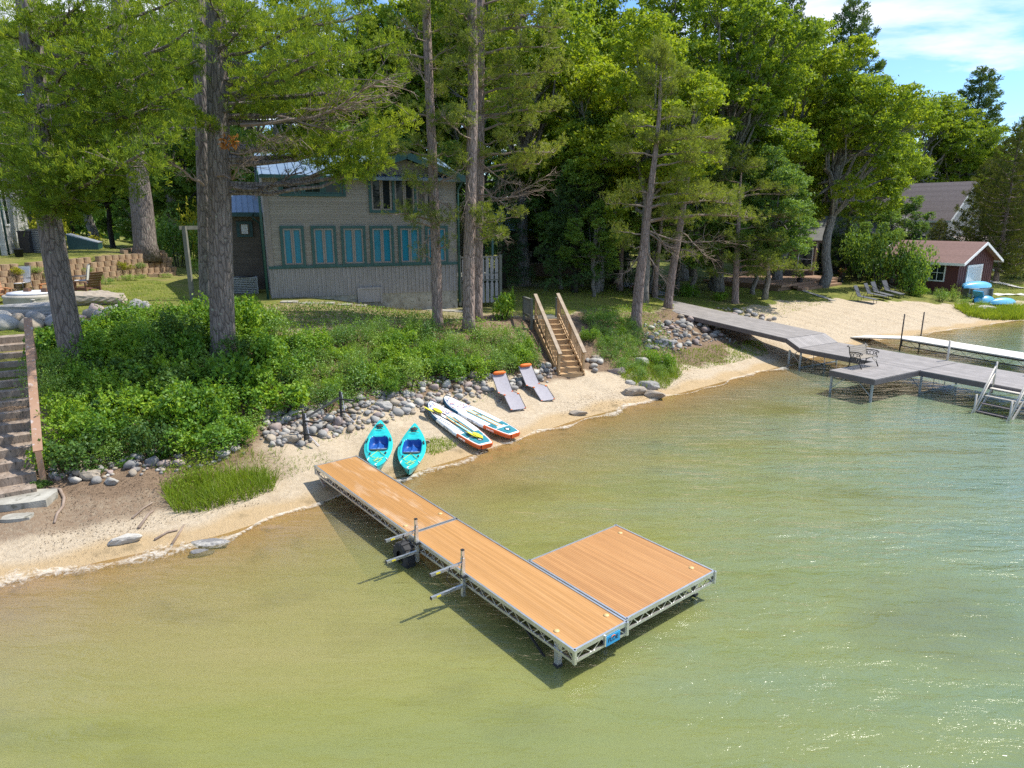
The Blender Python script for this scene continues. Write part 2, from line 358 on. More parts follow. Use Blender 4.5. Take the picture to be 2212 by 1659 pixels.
# what covers the soil where: lawn (R), needle litter and bare earth (G), damp sand (B)
def band(x, a0, a1, b0, b1): return smooth(a0, a1, x)*(1-smooth(b0, b1, x))
beach_w = np.interp(TT, [-30, 4, 8, 12, 17, 20, 24, 29, 34, 38, 44, 50, 57, 60, 120], [2.9, 3.1, 3.6, 4.0, 3.4, 2.9, 1.6, 2.0, 3.6, 7.2, 8.3, 7.2, 4.6, 3.4, 3])
beach_w = beach_w+.35*np.sin(TT*1.3)+.2*np.sin(TT*3.7+II)
off = smooth(-.5, .7, II-beach_w)
bank = off*(1-smooth(7.5, 9.2, II+.5*np.sin(TT*.9)))*(1-smooth(33, 37, TT))
lawn = off*(1-bank)
lit = np.clip(band(TT, -40, -39, 5.5, 8.5)*band(II, .9, 1.8, 3.2, 4.5)*.62, 0, 1)
shade = np.maximum(band(TT, 17, 20, 34, 37)*smooth(8, 10, II)*.35, band(TT, 4, 7, 19, 22)*band(II, 7, 8.5, 13, 16)*.5)  # lawn share turned to brown litter colour; drier strip before the house
zone = np.stack([lawn*(1-shade), np.clip(bank+lit+shade*lawn, 0, 1), 1-smooth(.25, 1.1, II+.15*np.sin(TT*2.3)), np.ones_like(TT)], -1)
m, nt, N = nodes('ground_cover')
tcO = N('ShaderNodeTexCoord').outputs['Object']
at = N('ShaderNodeAttribute', attribute_name='zone'); sp = N('ShaderNodeSeparateColor', inp={0: at.outputs['Color']})
n1 = N('ShaderNodeTexNoise', inp={'Vector': tcO, 'Scale': 1.1, 'Detail': 9., 'Roughness': .68}).outputs[0]
n2 = N('ShaderNodeTexNoise', inp={'Vector': tcO, 'Scale': 7., 'Detail': 7., 'Roughness': .7}).outputs[0]
n3 = N('ShaderNodeTexNoise', inp={'Vector': tcO, 'Scale': 34., 'Detail': 5., 'Roughness': .7}).outputs[0]
n4 = N('ShaderNodeTexNoise', inp={'Vector': tcO, 'Scale': .35, 'Detail': 4.}).outputs[0]
sand = ramp(nt, n2, [(.3, (.42, .335, .23)), (.7, (.58, .48, .345))])
sand = mixc(nt, ramp(nt, n3, [(.62, 0.), (.72, .55)]), sand, (.22, .15, .09))
sand = mixc(nt, ramp(nt, n1, [(.55, 0.), (.72, .5)]), sand, (.34, .24, .14))
wet = mixc(nt, n2, (.40, .285, .15), (.54, .40, .235)); wet = mixc(nt, ramp(nt, n1, [(.54, 0.), (.68, .6)]), wet, (.13, .10, .05))
grs = mixc(nt, ramp(nt, n1, [(.36, 0.), (.62, 1.)]), (.085, .115, .022), (.24, .22, .06))
grs = mixc(nt, ramp(nt, n3, [(.35, 0.), (.7, .8)]), grs, (.17, .20, .035))
grs = mixc(nt, ramp(nt, n4, [(.56, 0.), (.68, .6)]), grs, (.28, .21, .10))
duf = mixc(nt, ramp(nt, n2, [(.3, 0.), (.7, 1.)]), (.115, .078, .05), (.27, .19, .125))
duf = mixc(nt, ramp(nt, n3, [(.52, 0.), (.66, .8)]), duf, (.36, .25, .16))
def mask(s, lo=.25, hi=.75):
    q = N('ShaderNodeMath', operation='MULTIPLY_ADD', inp={0: N('ShaderNodeMath', operation='MULTIPLY_ADD', inp={0: n2, 1: .6, 2: N('ShaderNodeMath', operation='MULTIPLY', inp={0: n3, 1: .5}).outputs[0]}).outputs[0], 1: 1.1, 2: -.6}).outputs[0]
    return ramp(nt, N('ShaderNodeMath', operation='ADD', inp={0: s, 1: q}).outputs[0], [(lo, 0.), (hi, 1.)])
col = mixc(nt, ramp(nt, sp.outputs[2], [(.2, 0.), (.8, 1.)]), sand, wet)
col = mixc(nt, mask(sp.outputs[1], .4, .68), col, duf)
col = mixc(nt, mask(sp.outputs[0], .42, .6), col, grs)
bs = N('ShaderNodeBsdfPrincipled', inp={'Base Color': col, 'Roughness': .92, 'Specular IOR Level': .15})
hgt = N('ShaderNodeMath', operation='MULTIPLY_ADD', inp={0: n2, 1: 1.2, 2: n3}).outputs[0]
nt.links.new(N('ShaderNodeBump', inp={'Height': hgt, 'Strength': .7, 'Distance': .07}).outputs[0], bs.inputs['Normal'])
nt.links.new(bs.outputs[0], N('ShaderNodeOutputMaterial').inputs[0])
g = b.build('ground', m); tag(g, kind='structure')
ca = g.data.color_attributes.new('zone', 'FLOAT_COLOR', 'POINT'); ca.data.foreach_set('color', zone.astype(np.float32).reshape(-1))
# ---------------------------------------------------------------- lake
iw = np.concatenate([np.arange(-150, -30, 10.), np.arange(-30, -6, 1.), np.arange(-6, 1.0, .12)])
TT, II = np.meshgrid(ts, iw, indexing='ij'); X, Y = fromtd(TT, II); D = -hh(X, Y)
b = MB(); b.grid(np.stack([X, Y, 0*X], -1).reshape(-1, 3), len(ts), len(iw))
m, nt, N = nodes('lake_water')
tcO = N('ShaderNodeTexCoord').outputs['Object']
dep = N('ShaderNodeAttribute', attribute_name='depth').outputs['Fac']
tm = N('ShaderNodeAttribute', attribute_name='along').outputs['Fac']
rot = math.atan2(ET[1], ET[0])
al = N('ShaderNodeMapping', inp={'Vector': tcO, 'Rotation': (0, 0, -rot), 'Scale': (.16, .8, 1)}).outputs[0]       # streaks along the shore
b1 = N('ShaderNodeTexNoise', inp={'Vector': al, 'Scale': .55, 'Detail': 5., 'Roughness': .6}).outputs[0]
al2 = N('ShaderNodeMapping', inp={'Vector': tcO, 'Rotation': (0, 0, -.25), 'Scale': (.5, 1., 1)}).outputs[0]
b2 = N('ShaderNodeTexNoise', inp={'Vector': al2, 'Scale': .38, 'Detail': 5., 'Roughness': .55}).outputs[0]
wd = N('ShaderNodeTexNoise', inp={'Vector': tcO, 'Scale': 1.6, 'Detail': 7., 'Roughness': .7}).outputs[0]
de = N('ShaderNodeMath', operation='MULTIPLY_ADD', inp={0: b1, 1: 1.2, 2: N('ShaderNodeMath', operation='ADD', inp={0: dep, 1: -.6}).outputs[0]}).outputs[0]
d4 = N('ShaderNodeMath', operation='DIVIDE', inp={0: de, 1: 3.}).outputs[0]
murk = ramp(nt, d4, [(0., (.31, .25, .125)), (.13, (.275, .245, .095)), (.30, (.215, .22, .064)), (.6, (.13, .175, .068)), (1., (.095, .155, .095))])
blue = ramp(nt, N('ShaderNodeMath', operation='MULTIPLY_ADD', inp={0: b2, 1: .9, 2: N('ShaderNodeMath', operation='MULTIPLY_ADD', inp={0: tm, 1: .018, 2: -.31}).outputs[0]}).outputs[0], [(.3, 0.), (.75, .75)])
murk = mixc(nt, blue, murk, (.115, .185, .145))
dk = ramp(nt, b2, [(.30, .5), (.46, 0.)])  # dark patches: soft tree shade painted into the water colour
murk = mixc(nt, dk, murk, (.10, .105, .035))
clear = N('ShaderNodeMath', operation='POWER', inp={0: 2.718, 1: N('ShaderNodeMath', operation='MULTIPLY', inp={0: dep, 1: -2.4}).outputs[0]}).outputs[0]
dif = N('ShaderNodeBsdfPrincipled', subsurface_method='BURLEY', inp={'Base Color': murk, 'Roughness': 1., 'Specular IOR Level': 0., 'Subsurface Weight': .28, 'Subsurface Radius': (1., 1., 1.), 'Subsurface Scale': .33})
tr = N('ShaderNodeBsdfTransparent', inp={0: (.93, .86, .70, 1)})
body = N('ShaderNodeMixShader', inp={0: clear, 1: dif.outputs[0], 2: tr.outputs[0]})
r1 = N('ShaderNodeMapping', inp={'Vector': tcO, 'Rotation': (0, 0, .18), 'Scale': (.38, 1., 1)}).outputs[0]
w1 = N('ShaderNodeTexNoise', inp={'Vector': r1, 'Scale': 3.1, 'Detail': 5., 'Roughness': .58, 'Distortion': .4}).outputs[0]
w2 = N('ShaderNodeTexNoise', inp={'Vector': r1, 'Scale': 9., 'Detail': 3., 'Roughness': .5}).outputs[0]
w3 = N('ShaderNodeTexNoise', inp={'Vector': al, 'Scale': 1.4, 'Detail': 2.}).outputs[0]
hs = N('ShaderNodeMath', operation='MULTIPLY_ADD', inp={0: w2, 1: .14, 2: w1}).outputs[0]
hs = N('ShaderNodeMath', operation='MULTIPLY_ADD', inp={0: w3, 1: 1.2, 2: hs}).outputs[0]
calm = ramp(nt, dep, [(.0, .25), (.5, .6), (1., 1.)])
calm = N('ShaderNodeMath', operation='MULTIPLY', inp={0: calm, 1: ramp(nt, b2, [(.35, .55), (.6, 1.)])}).outputs[0]
bp = N('ShaderNodeBump', inp={'Height': hs, 'Strength': calm, 'Distance': .10}).outputs[0]
gl = N('ShaderNodeBsdfGlossy', inp={0: (1, 1, 1, 1), 'Roughness': .06, 'Normal': bp})
fr = N('ShaderNodeFresnel', inp={'IOR': 1.45, 'Normal': bp}).outputs[0]
fin = N('ShaderNodeMixShader', inp={0: fr, 1: body.outputs[0], 2: gl.outputs[0]})
# foam lines where the wavelets run out
fm = N('ShaderNodeTexNoise', inp={'Vector': tcO, 'Scale': 5.5, 'Detail': 8., 'Roughness': .75, 'Distortion': 1.2}).outputs[0]
fl = N('ShaderNodeTexNoise', inp={'Vector': al, 'Scale': 1.1, 'Detail': 2.}).outputs[0]
nt.links.new(fin.outputs[0], N('ShaderNodeOutputMaterial').inputs[0])
wt = b.build('water', m); tag(wt, kind='structure')
for nm, arr in (('depth', np.clip(D, 0, 6)), ('along', TT)):
    a = wt.data.attributes.new(nm, 'FLOAT', 'POINT'); a.data.foreach_set('value', arr.astype(np.float32).ravel())
# foam of the small breaking waves, draped where water and sand meet
tf = np.arange(-12, 64, .12); vf = np.linspace(0, 1, 16)
wid = .42+.24*np.sin(tf*.7)+.2*np.sin(tf*2.1+1)+.12*np.sin(tf*5.3); wid = np.clip(wid*np.interp(tf, [-12, 4, 7, 11, 18, 22, 30, 60], [1.0, 1.0, .75, .7, .95, .5, .65, .4]), .12, 2)
cen = -.15+.16*np.sin(tf*.9+2)+.1*np.sin(tf*2.7)
TT = np.repeat(tf[:, None], len(vf), 1); II = cen[:, None]+(vf[None]-.5)*wid[:, None]
X, Y = fromtd(TT, II); Zf = np.maximum(hh(X, Y), 0)+.012+.03*np.sin(vf*math.pi)[None]*(1+0*X)
b = MB(); b.grid(np.stack([X, Y, Zf], -1).reshape(-1, 3), len(tf), len(vf))
m, nt, N = nodes('foam')
tcO = N('ShaderNodeTexCoord').outputs['Object']
ed = N('ShaderNodeAttribute', attribute_name='edge').outputs['Fac']
f1 = N('ShaderNodeTexNoise', inp={'Vector': tcO, 'Scale': 5.2, 'Detail': 9., 'Roughness': .74, 'Distortion': 1.6}).outputs[0]
f2 = N('ShaderNodeTexNoise', inp={'Vector': tcO, 'Scale': .9, 'Detail': 2.}).outputs[0]
q = N('ShaderNodeMath', operation='MULTIPLY_ADD', inp={0: f2, 1: .6, 2: N('ShaderNodeMath', operation='MULTIPLY_ADD', inp={0: ed, 1: .42, 2: N('ShaderNodeMath', operation='MULTIPLY_ADD', inp={0: f1, 1: 2.0, 2: -1.}).outputs[0]}).outputs[0]}).outputs[0]
al_ = ramp(nt, q, [(.50, 0.), (1.05, .62)])
d = N('ShaderNodeBsdfDiffuse', inp={0: (.74, .70, .62, 1)}); t = N('ShaderNodeBsdfTransparent')
nt.links.new(N('ShaderNodeMixShader', inp={0: al_, 1: t.outputs[0], 2: d.outputs[0]}).outputs[0], N('ShaderNodeOutputMaterial').inputs[0])
fo = b.build('foam', m); tag(fo, 'white foam of small waves breaking along the sandy shore', 'foam', kind='stuff')
a = fo.data.attributes.new('edge', 'FLOAT', 'POINT'); a.data.foreach_set('value', np.repeat(np.sin(vf*math.pi)[None], len(tf), 0).astype(np.float32).ravel())
def rootm(p, xdir, up=(0, 0, 1)): return frame(p, np.array(p)+np.array(xdir), up)
def text(body, size, mat, parent, loc, rot=(0, 0, 0), name='lettering', ext=.002, sx=1.):
    cu = bpy.data.curves.new(name, 'FONT'); cu.body = body; cu.size = size; cu.extrude = ext; cu.align_x = 'CENTER'; cu.align_y = 'CENTER'
    cu.materials.append(mat); tmp = bpy.data.objects.new(name, cu); COL.objects.link(tmp); bpy.context.view_layer.update()
    me = bpy.data.meshes.new_from_object(tmp.evaluated_get(bpy.context.evaluated_depsgraph_get())); me.name = name
    bpy.data.objects.remove(tmp); o = bpy.data.objects.new(name, me); COL.objects.link(o); o.parent = parent
    o.location = loc; o.rotation_euler = rot; o.scale = (sx, 1, 1); return o
# ================================================================ boat dock
m_['deck'] = M('amber_wood_grain_deck', (.43, .215, .065), (.52, .275, .10), 2.2, .5, stretch=(.25, 3, 1), planks=(1, .047, .003), bump=.02)
m_['deck2'] = M('reddish_wood_grain_deck', (.42, .20, .066), (.51, .262, .095), 2.2, .5, stretch=(.25, 3, 1), planks=(1, .047, .006), bump=.02)
m_['sandy'] = M('deck_with_sand', (.43, .215, .065), (.58, .40, .25), 1.1, .6, stretch=(.5, 2, 1), planks=(1, .047, .006), contrast=(.52, .70))
m_['cap'] = M('tan_cap', (.62, .42, .18), None, rough=.5)
DZ = .55
dn, de_, djl = W(1240, 1407.7, DZ), W(1355, 1346.8, DZ), W(886, 1157.4, DZ)
DM = rootm(dn, djl-dn); dX = nrm(djl-dn); dY = np.cross((0, 0, 1), dX)
DL, DW = 4.96, 1.22
dock = thing('boat_dock', 'L-shaped aluminium truss dock with amber wood-grain decking reaching from sand into water', 'dock', mat=DM)
def truss(b, p, q, dep=.20, n=14, up=np.array([0, 0, 1.])):
    p = np.array(p, float); q = np.array(q, float); dn_ = -up*dep
    b.bar(p-up*.02, q-up*.02, .035, .075); b.bar(p+dn_, q+dn_, .035, .045)
    for k in range(n):
        a = p+(q-p)*(k/n); c = p+(q-p)*((k+1)/n); mid = p+(q-p)*((k+.5)/n)
        b.bar(a+dn_, mid-up*.05, .012, .016); b.bar(mid-up*.05, c+dn_, .012, .016)
    for e in (p, q): b.bar(e-up*(dep+.03), e+up*.018, .05, .05)
def section(parent, x0, x1, y0, y1, z0, z1, dm, nside, nend, name='deck_section'):
    """deck panel with aluminium rim and trusses, from x0 (height z0) to x1 (height z1)"""
    def P(x, y, dz=0): return np.array([x, y, z0+(z1-z0)*(x-x0)/(x1-x0)+dz])
    b = MB(); b.add([P(x, y, dz) for x in (x0+.02, x1-.02) for y in (y0+.02, y1-.02) for dz in (-.03, .006)], np.array([[0, 1, 3, 2], [4, 6, 7, 5], [0, 4, 5, 1], [2, 3, 7, 6], [0, 2, 6, 4], [1, 5, 7, 3]]))
    pan = b.build('deck_panel', dm, parent)
    f = MB()
    for y in (y0+.017, y1-.017): truss(f, P(x0, y), P(x1, y), n=nside)
    for x in (x0+.017, x1-.017): truss(f, P(x, y0+.036), P(x, y1-.036), n=nend)
    for k in range(1, 6): x = x0+(x1-x0)*k/6; f.bar(P(x, y0, -.18), P(x, y1, -.18), .04, .04)
    fr = f.build('truss_frame', m_['alu'], parent)
    return pan, fr
pan, _ = section(dock, 0, DL, -DW, 0, 0, 0, m_['deck'], 15, 3)
for x, y in ((.55, -.14), (.35, -1.08)):
    MB().lathe([(.0, .0), (.05, .0), (.05, .008), (0, .009)], (x, y, .006), 14).build('cap', m_['cap'], pan)
end = np.array(DM.inverted()@Vector(W(673.4, 1028.5, .50)))
RL = 4.92
pan2, _ = section(dock, DL+.03, DL+RL, -DW, 0, 0, .06, m_['sandy'], 15, 3)
for x, y in ((DL+.4, -.14), (DL+.45, -1.06)):
    MB().lathe([(.0, .0), (.05, .0), (.05, .008), (0, .009)], (x, y, .012), 14).build('cap', m_['cap'], pan2)
for y in (-.03, -1.19): MB().bar((DL+RL, y, .0), (DL+RL-.5, y, -.38), .05, .05).build('ramp_foot', m_['alu'], dock)
# swim platform beside the outer section
PY0 = -DW-.03-2.48
pan3, _ = section(dock, .06, 2.56, PY0, -DW-.03, 0, 0, m_['deck2'], 8, 8)
for x, y in ((2.25, PY0+.22), (.42, PY0+.25)):
    MB().lathe([(.0, .0), (.05, .0), (.05, .008), (0, .009)], (x, y, .006), 14).build('cap', m_['cap'], pan3)
def leg_post(x, y, brace=None):
    b = MB(); b.box((x, y, -.55), (.09, .09, 1.0)); o = b.build('leg', m_['alu'], dock)
    MB().box((x, y, -.78), (.11, .11, .55)).build('sleeve', m_['rubber'], o)
    if brace: MB().bar((x, y, -.75), brace, .03, .03).build('brace', m_['black'], dock)
leg_post(.45, -.09, (1.35, -.05, -.19)); leg_post(.4, -1.12); leg_post(.35, PY0+.2); leg_post(2.2, PY0+.2); leg_post(2.2, -1.35)
# wheel under the joint
wx = DL-.05
wh = MB().tube([(wx, .06, -.42), (wx, -1.28, -.42)], .03, 8).build('axle', m_['alu'], dock)
for y0, s in ((.05, 1), (-DW-.27, 1)):
    if y0 < 0: continue
    b = MB(); prof = [(.14, 0), (.26, .0), (.295, .03), (.30, .11), (.295, .19), (.26, .22), (.14, .22)]
    n = 28; a = np.linspace(0, 2*math.pi, n, endpoint=False)
    V = np.concatenate([np.stack([wx+r*np.cos(a), np.full(n, y0+q), -.40+r*np.sin(a)], 1) for r, q in prof]); i = np.arange(n); j = (i+1) % n
    b.add(V, np.concatenate([np.stack([i+k*n, i+(k+1)*n, j+(k+1)*n, j+k*n], 1) for k in range(len(prof)-1)]), 0, False)
    for k in range(14):
        t = k/14*2*math.pi; b.box((wx+.30*math.cos(t), y0+.11, -.40+.30*math.sin(t)), (.03, .2, .05), Matrix.Rotation(-t, 3, 'Y'))
    o = b.build('wheel', m_['rubber'], dock)
    MB().tube([(wx, y0+.06, -.40), (wx, y0+.16, -.40)], .14, 18).build('rim', m_['black'], o)
# maker's plate on the end
m_['sign'] = M('blue_sign', (.02, .30, .62), (.03, .42, .75), 3, .4)
b = MB(); b.box((-.012, -.86, -.135), (.012, .33, .17)); sg = b.build('sign', m_['sign'], dock)
m_['ink'] = M('black_ink', (.01, .01, .015), None, rough=.5); m_['orange'] = M('orange_plastic', (.80, .17, .02), (.88, .22, .03), 5, .45)
text('FLOE', .105, m_['ink'], sg, (-.021, -.86, -.13), (math.pi/2, 0, -math.pi/2), ext=.001)
b = MB(); a = np.linspace(.4, 2.5, 9)
b.tube([(-.022, -.86+.05*math.cos(t), -.105+.035*math.sin(t)) for t in a], .006, 5); b.build('emblem', m_['orange'], sg)
MB().box((0, -.68, -.11), (.04, .03, .2)).build('end_stile', m_['alu'], dock)
# two kayak racks bolted to the dock's side
m_['cord'] = M('black_cord', (.015, .015, .015), None, rough=.8); m_['ylabel'] = M('yellow_label', (.75, .62, .03), None, rough=.5)
def rack(px, py, label):
    q = np.array(DM.inverted()@Vector(W(px, py, DZ))); x = float(q[0])
    r = thing('kayak_rack', label, 'kayak rack', mat=DM@Matrix.Translation((x, .06, 0)), group='kayak racks on the dock side')
    b = MB(); b.box((0, 0, -.02), (.065, .065, .78)); b.box((0, 0, .43), (.052, .052, .2)); po = b.build('post', m_['alu'], r)
    MB().box((0, 0, .535), (.058, .058, .02)).build('cap', m_['black'], po)
    for z in (.27, -.19):
        b = MB(); b.box((0, .36, z), (.05, .68, .05)); ar = b.build('arm', m_['alu'], r)
        MB().box((-.027, .55, z), (.004, .09, .03)).build('sticker', m_['ylabel'], ar)
        MB().box((0, .705, z), (.056, .012, .056)).build('end_cap', m_['black'], ar)
    b = MB(); b.tube([(-.03, .02, .42), (-.07, .06, .36), (-.06, .08, .2), (-.05, .1, .0), (-.04, .06, -.06)], .008, 5)
    b.tube([(-.03, .3, .3), (-.05, .4, .1), (-.06, .3, -.04), (-.04, .1, -.08)], .008, 5); b.build('cord', m_['cord'], r)
    MB().box((-.01, 0, .0), (.09, .09, .05)).build('clamp', m_['black'], r)
rack(915, 1168, 'aluminium two-armed kayak rack on the dock above the black wheel')
rack(1019, 1237, 'aluminium two-armed kayak rack on the dock nearer its outer end')
# ================================================================ kayaks
m_['turq'] = M('turquoise_plastic', (.012, .42, .43), (.02, .50, .50), 2, .32, spec=.6, coat=.25)
m_['royal'] = M('royal_blue_plastic', (.01, .07, .30), (.015, .11, .38), 3, .4); m_['blue_l'] = M('pale_blue_plastic', (.10, .24, .55), None, rough=.4)
m_['ycord'] = M('yellow_bungee', (.62, .62, .12), None, rough=.7); m_['greyp'] = M('grey_pad', (.12, .13, .14), (.17, .18, .19), 6, .8)
def kayak(pn, pf, label):
    up = nrm(np.array([0, 0, 1.])-nrm(pf-pn)*nrm(pf-pn)[2]); L = 3.05
    r = thing('kayak', label, 'kayak', mat=frame(pn, pf, up), group='turquoise kayaks drawn up on the sand')
    hw = lambda u: .40*np.sin(np.pi*np.clip(u, 0, 1)**.96)**.78+.012
    sh = lambda u: .27+.10*(2*u-1)**4+.05*np.clip(u-.5, 0, 1)
    ue = np.linspace(0, 1, 61)
    # lower hull
    b = MB(); vv = np.linspace(-1, 1, 21); U, Vv = np.meshgrid(ue, vv, indexing='ij')
    keel = .0+.20*np.abs(2*U-1)**5
    b.grid(np.stack([U*L, Vv*hw(U), keel+(sh(U)-keel)*np.abs(Vv)**2.4], -1).reshape(-1, 3), 61, 21); hull = b.build('hull', m_['turq'], r)
    # deck with cockpit opening
    ue = np.linspace(0, 1, 121); vv = np.linspace(-1, 1, 45); U, Vv = np.meshgrid(ue, vv, indexing='ij'); Xk, Yk = U*L, Vv*hw(U)
    e = np.sqrt(((U-.50)*L/.53)**4+(Yk/.285)**4)**.5
    crown = sh(U)+.075*(1-Vv**2)*np.sin(np.pi*U)
    well = .045*np.exp(-(((U-.22)*L/.28)**2+(Yk/.17)**2)**2)+.03*np.exp(-(((U-.74)*L/.2)**2+(Yk/.14)**2)**2)
    ridge = .02*np.exp(-((e-1.14)/.07)**2)
    top = crown-well+ridge
    floor = .09+.05*np.exp(-((Yk)/.05)**2)+.015*np.cos(U*L*14)*(np.abs(Yk) > .08)
    Z = np.where(e < 1, floor+(top-floor)*smooth(.86, 1.0, e), top)
    V = np.stack([Xk, Yk, Z], -1); i, j = np.meshgrid(np.arange(120), np.arange(44), indexing='ij'); k = (i*45+j).ravel()
    Q = np.stack([k, k+45, k+46, k+1], 1); ef = e.ravel()[Q].mean(1)
    b = MB(); b.add(V, Q[ef >= .98], 0, True); b.build('deck', m_['turq'], r)
    b = MB(); b.add(V, Q[ef < .98], 0, True); cp = b.build('cockpit', m_['royal'], r)
    b = MB()
    for y in (-.13, 0, .13): b.box((1.33, y, .16), (.3, .10 if y else .06, .05 if y else .09))
    b.build('seat', m_['blue_l'], r)
    a = np.linspace(-1, 1, 13)
    b = MB(); b.grid(np.array([[1.08+.10*(t*t)-.05*q, .23*t, .20+.17*q*(1-.25*t*t)] for t in a for q in (0, .5, 1)]), 13, 3); b.grid(np.array([[1.045+.10*(t*t)-.05*q, .23*t, .20+.18*q*(1-.25*t*t)] for t in a for q in (1, .5, 0)]), 13, 3)
    b.tube([(1.02+.10*t*t, .235*t, .375-.045*t*t) for t in a], .018, 6); b.build('seat_back', m_['greyp'], r)
    MB().lathe([(0, 0), (.10, 0), (.115, .012), (.09, .022), (0, .026)], (2.66, 0, float(sh(.87))+.055), 20, sx=.9, sy=1.05).build('hatch', m_['black'], r)
    MB().box((2.42, 0, .385), (.035, .17, .02)).build('strap', m_['black'], r)
    for s in (-1, 1):
        MB().box((1.74, s*.335, .335), (.20, .035, .03), Matrix.Rotation(-s*.14, 3, 'Z')).build('handle', m_['black'], r)
        MB().lathe([(0, 0), (.03, 0), (.03, .012), (0, .013)], (.86, s*.22, .335), 10, sx=1.7).build('rod_holder', m_['black'], r)
        MB().box((.52+.06*(s > 0), s*.255, .30), (.13, .012, .05), Matrix.Rotation(-s*.35, 3, 'Z')).build('sticker', m_['white'], r)
    b = MB(); zz = lambda u, v: float(sh(u)+.075*(1-v*v)*math.sin(math.pi*u)-.002)
    def cordp(lst): b.tube([(u*L, v*float(hw(u)), zz(u, v)+.01) for u, v in lst], .008, 5)
    cordp([(.24, .62), (.33, 0), (.24, -.62)]); cordp([(.23, .6), (.15, -.35), (.20, -.1), (.14, .35), (.2, -.55)]); cordp([(.16, .5), (.09, 0), (.16, -.5)])
    cordp([(.81, .6), (.83, 0), (.81, -.6)]); cordp([(.86, .5), (.94, 0), (.86, -.5)])
    b.build('bungee_cord', m_['ycord'], r)
    b = MB(); b.tube([(.02, 0, .36), (.06, .05, .40), (.12, 0, .39)], .012, 6); b.build('toggle', m_['white'], r)
    return r
def on(px, py, dz=.0): p = G(px, py); return p+np.array([0, 0, dz])
kayak(on(815, 1036, .04), on(823, 926, -.02), 'turquoise kayak touching the inner end of the amber dock')
kayak(on(884, 1041, .02), on(898, 931, -.02), 'turquoise kayak between the other kayak and the paddleboards')
# ================================================================ paddleboards
m_['board'] = M('white_board', (.78, .78, .76), (.83, .83, .81), 3, .4); m_['teal'] = M('teal_pad', (.01, .16, .21), (.02, .22, .27), 5, .7); m_['mint'] = M('mint_pad', (.38, .72, .66), None, rough=.7)
m_['ostripe'] = M('orange_pad', (.62, .30, .06), None, rough=.7); m_['orail'] = M('orange_rail', (.66, .11, .018), (.72, .14, .03), 4, .4); m_['navy'] = M('navy_rail', (.01, .08, .16), (.015, .11, .2), 4, .4)
mm, nt, N = nodes('printed_nose'); tcO = N('ShaderNodeTexCoord').outputs['Object']
mp_ = N('ShaderNodeMapping', inp={'Vector': tcO, 'Scale': (5, 15, 1), 'Rotation': (0, 0, .25)}).outputs[0]
va = N('ShaderNodeTexNoise', inp={'Vector': mp_, 'Scale': 1.3, 'Detail': 3., 'Distortion': 1.}).outputs[0]; vb = N('ShaderNodeTexNoise', inp={'Vector': mp_, 'Scale': 1.7, 'Detail': 2., 'Distortion': 1.}).outputs[0]
cl = mixc(nt, ramp(nt, va, [(.53, 0.), (.56, 1.)]), (.74, .74, .74), (.03, .10, .22)); cl = mixc(nt, ramp(nt, vb, [(.57, 0.), (.6, 1.)]), cl, (.40, .06, .03))
nt.links.new(N('ShaderNodeBsdfPrincipled', inp={'Base Color': cl, 'Roughness': .6}).outputs[0], N('ShaderNodeOutputMaterial').inputs[0]); m_['print'] = mm
OU = [0, .006, .02, .07, .2, .35, .5, .65, .78, .87, .935, .975, .994, 1]; OH = [.16, .215, .25, .30, .365, .40, .405, .39, .345, .275, .19, .10, .045, .0]
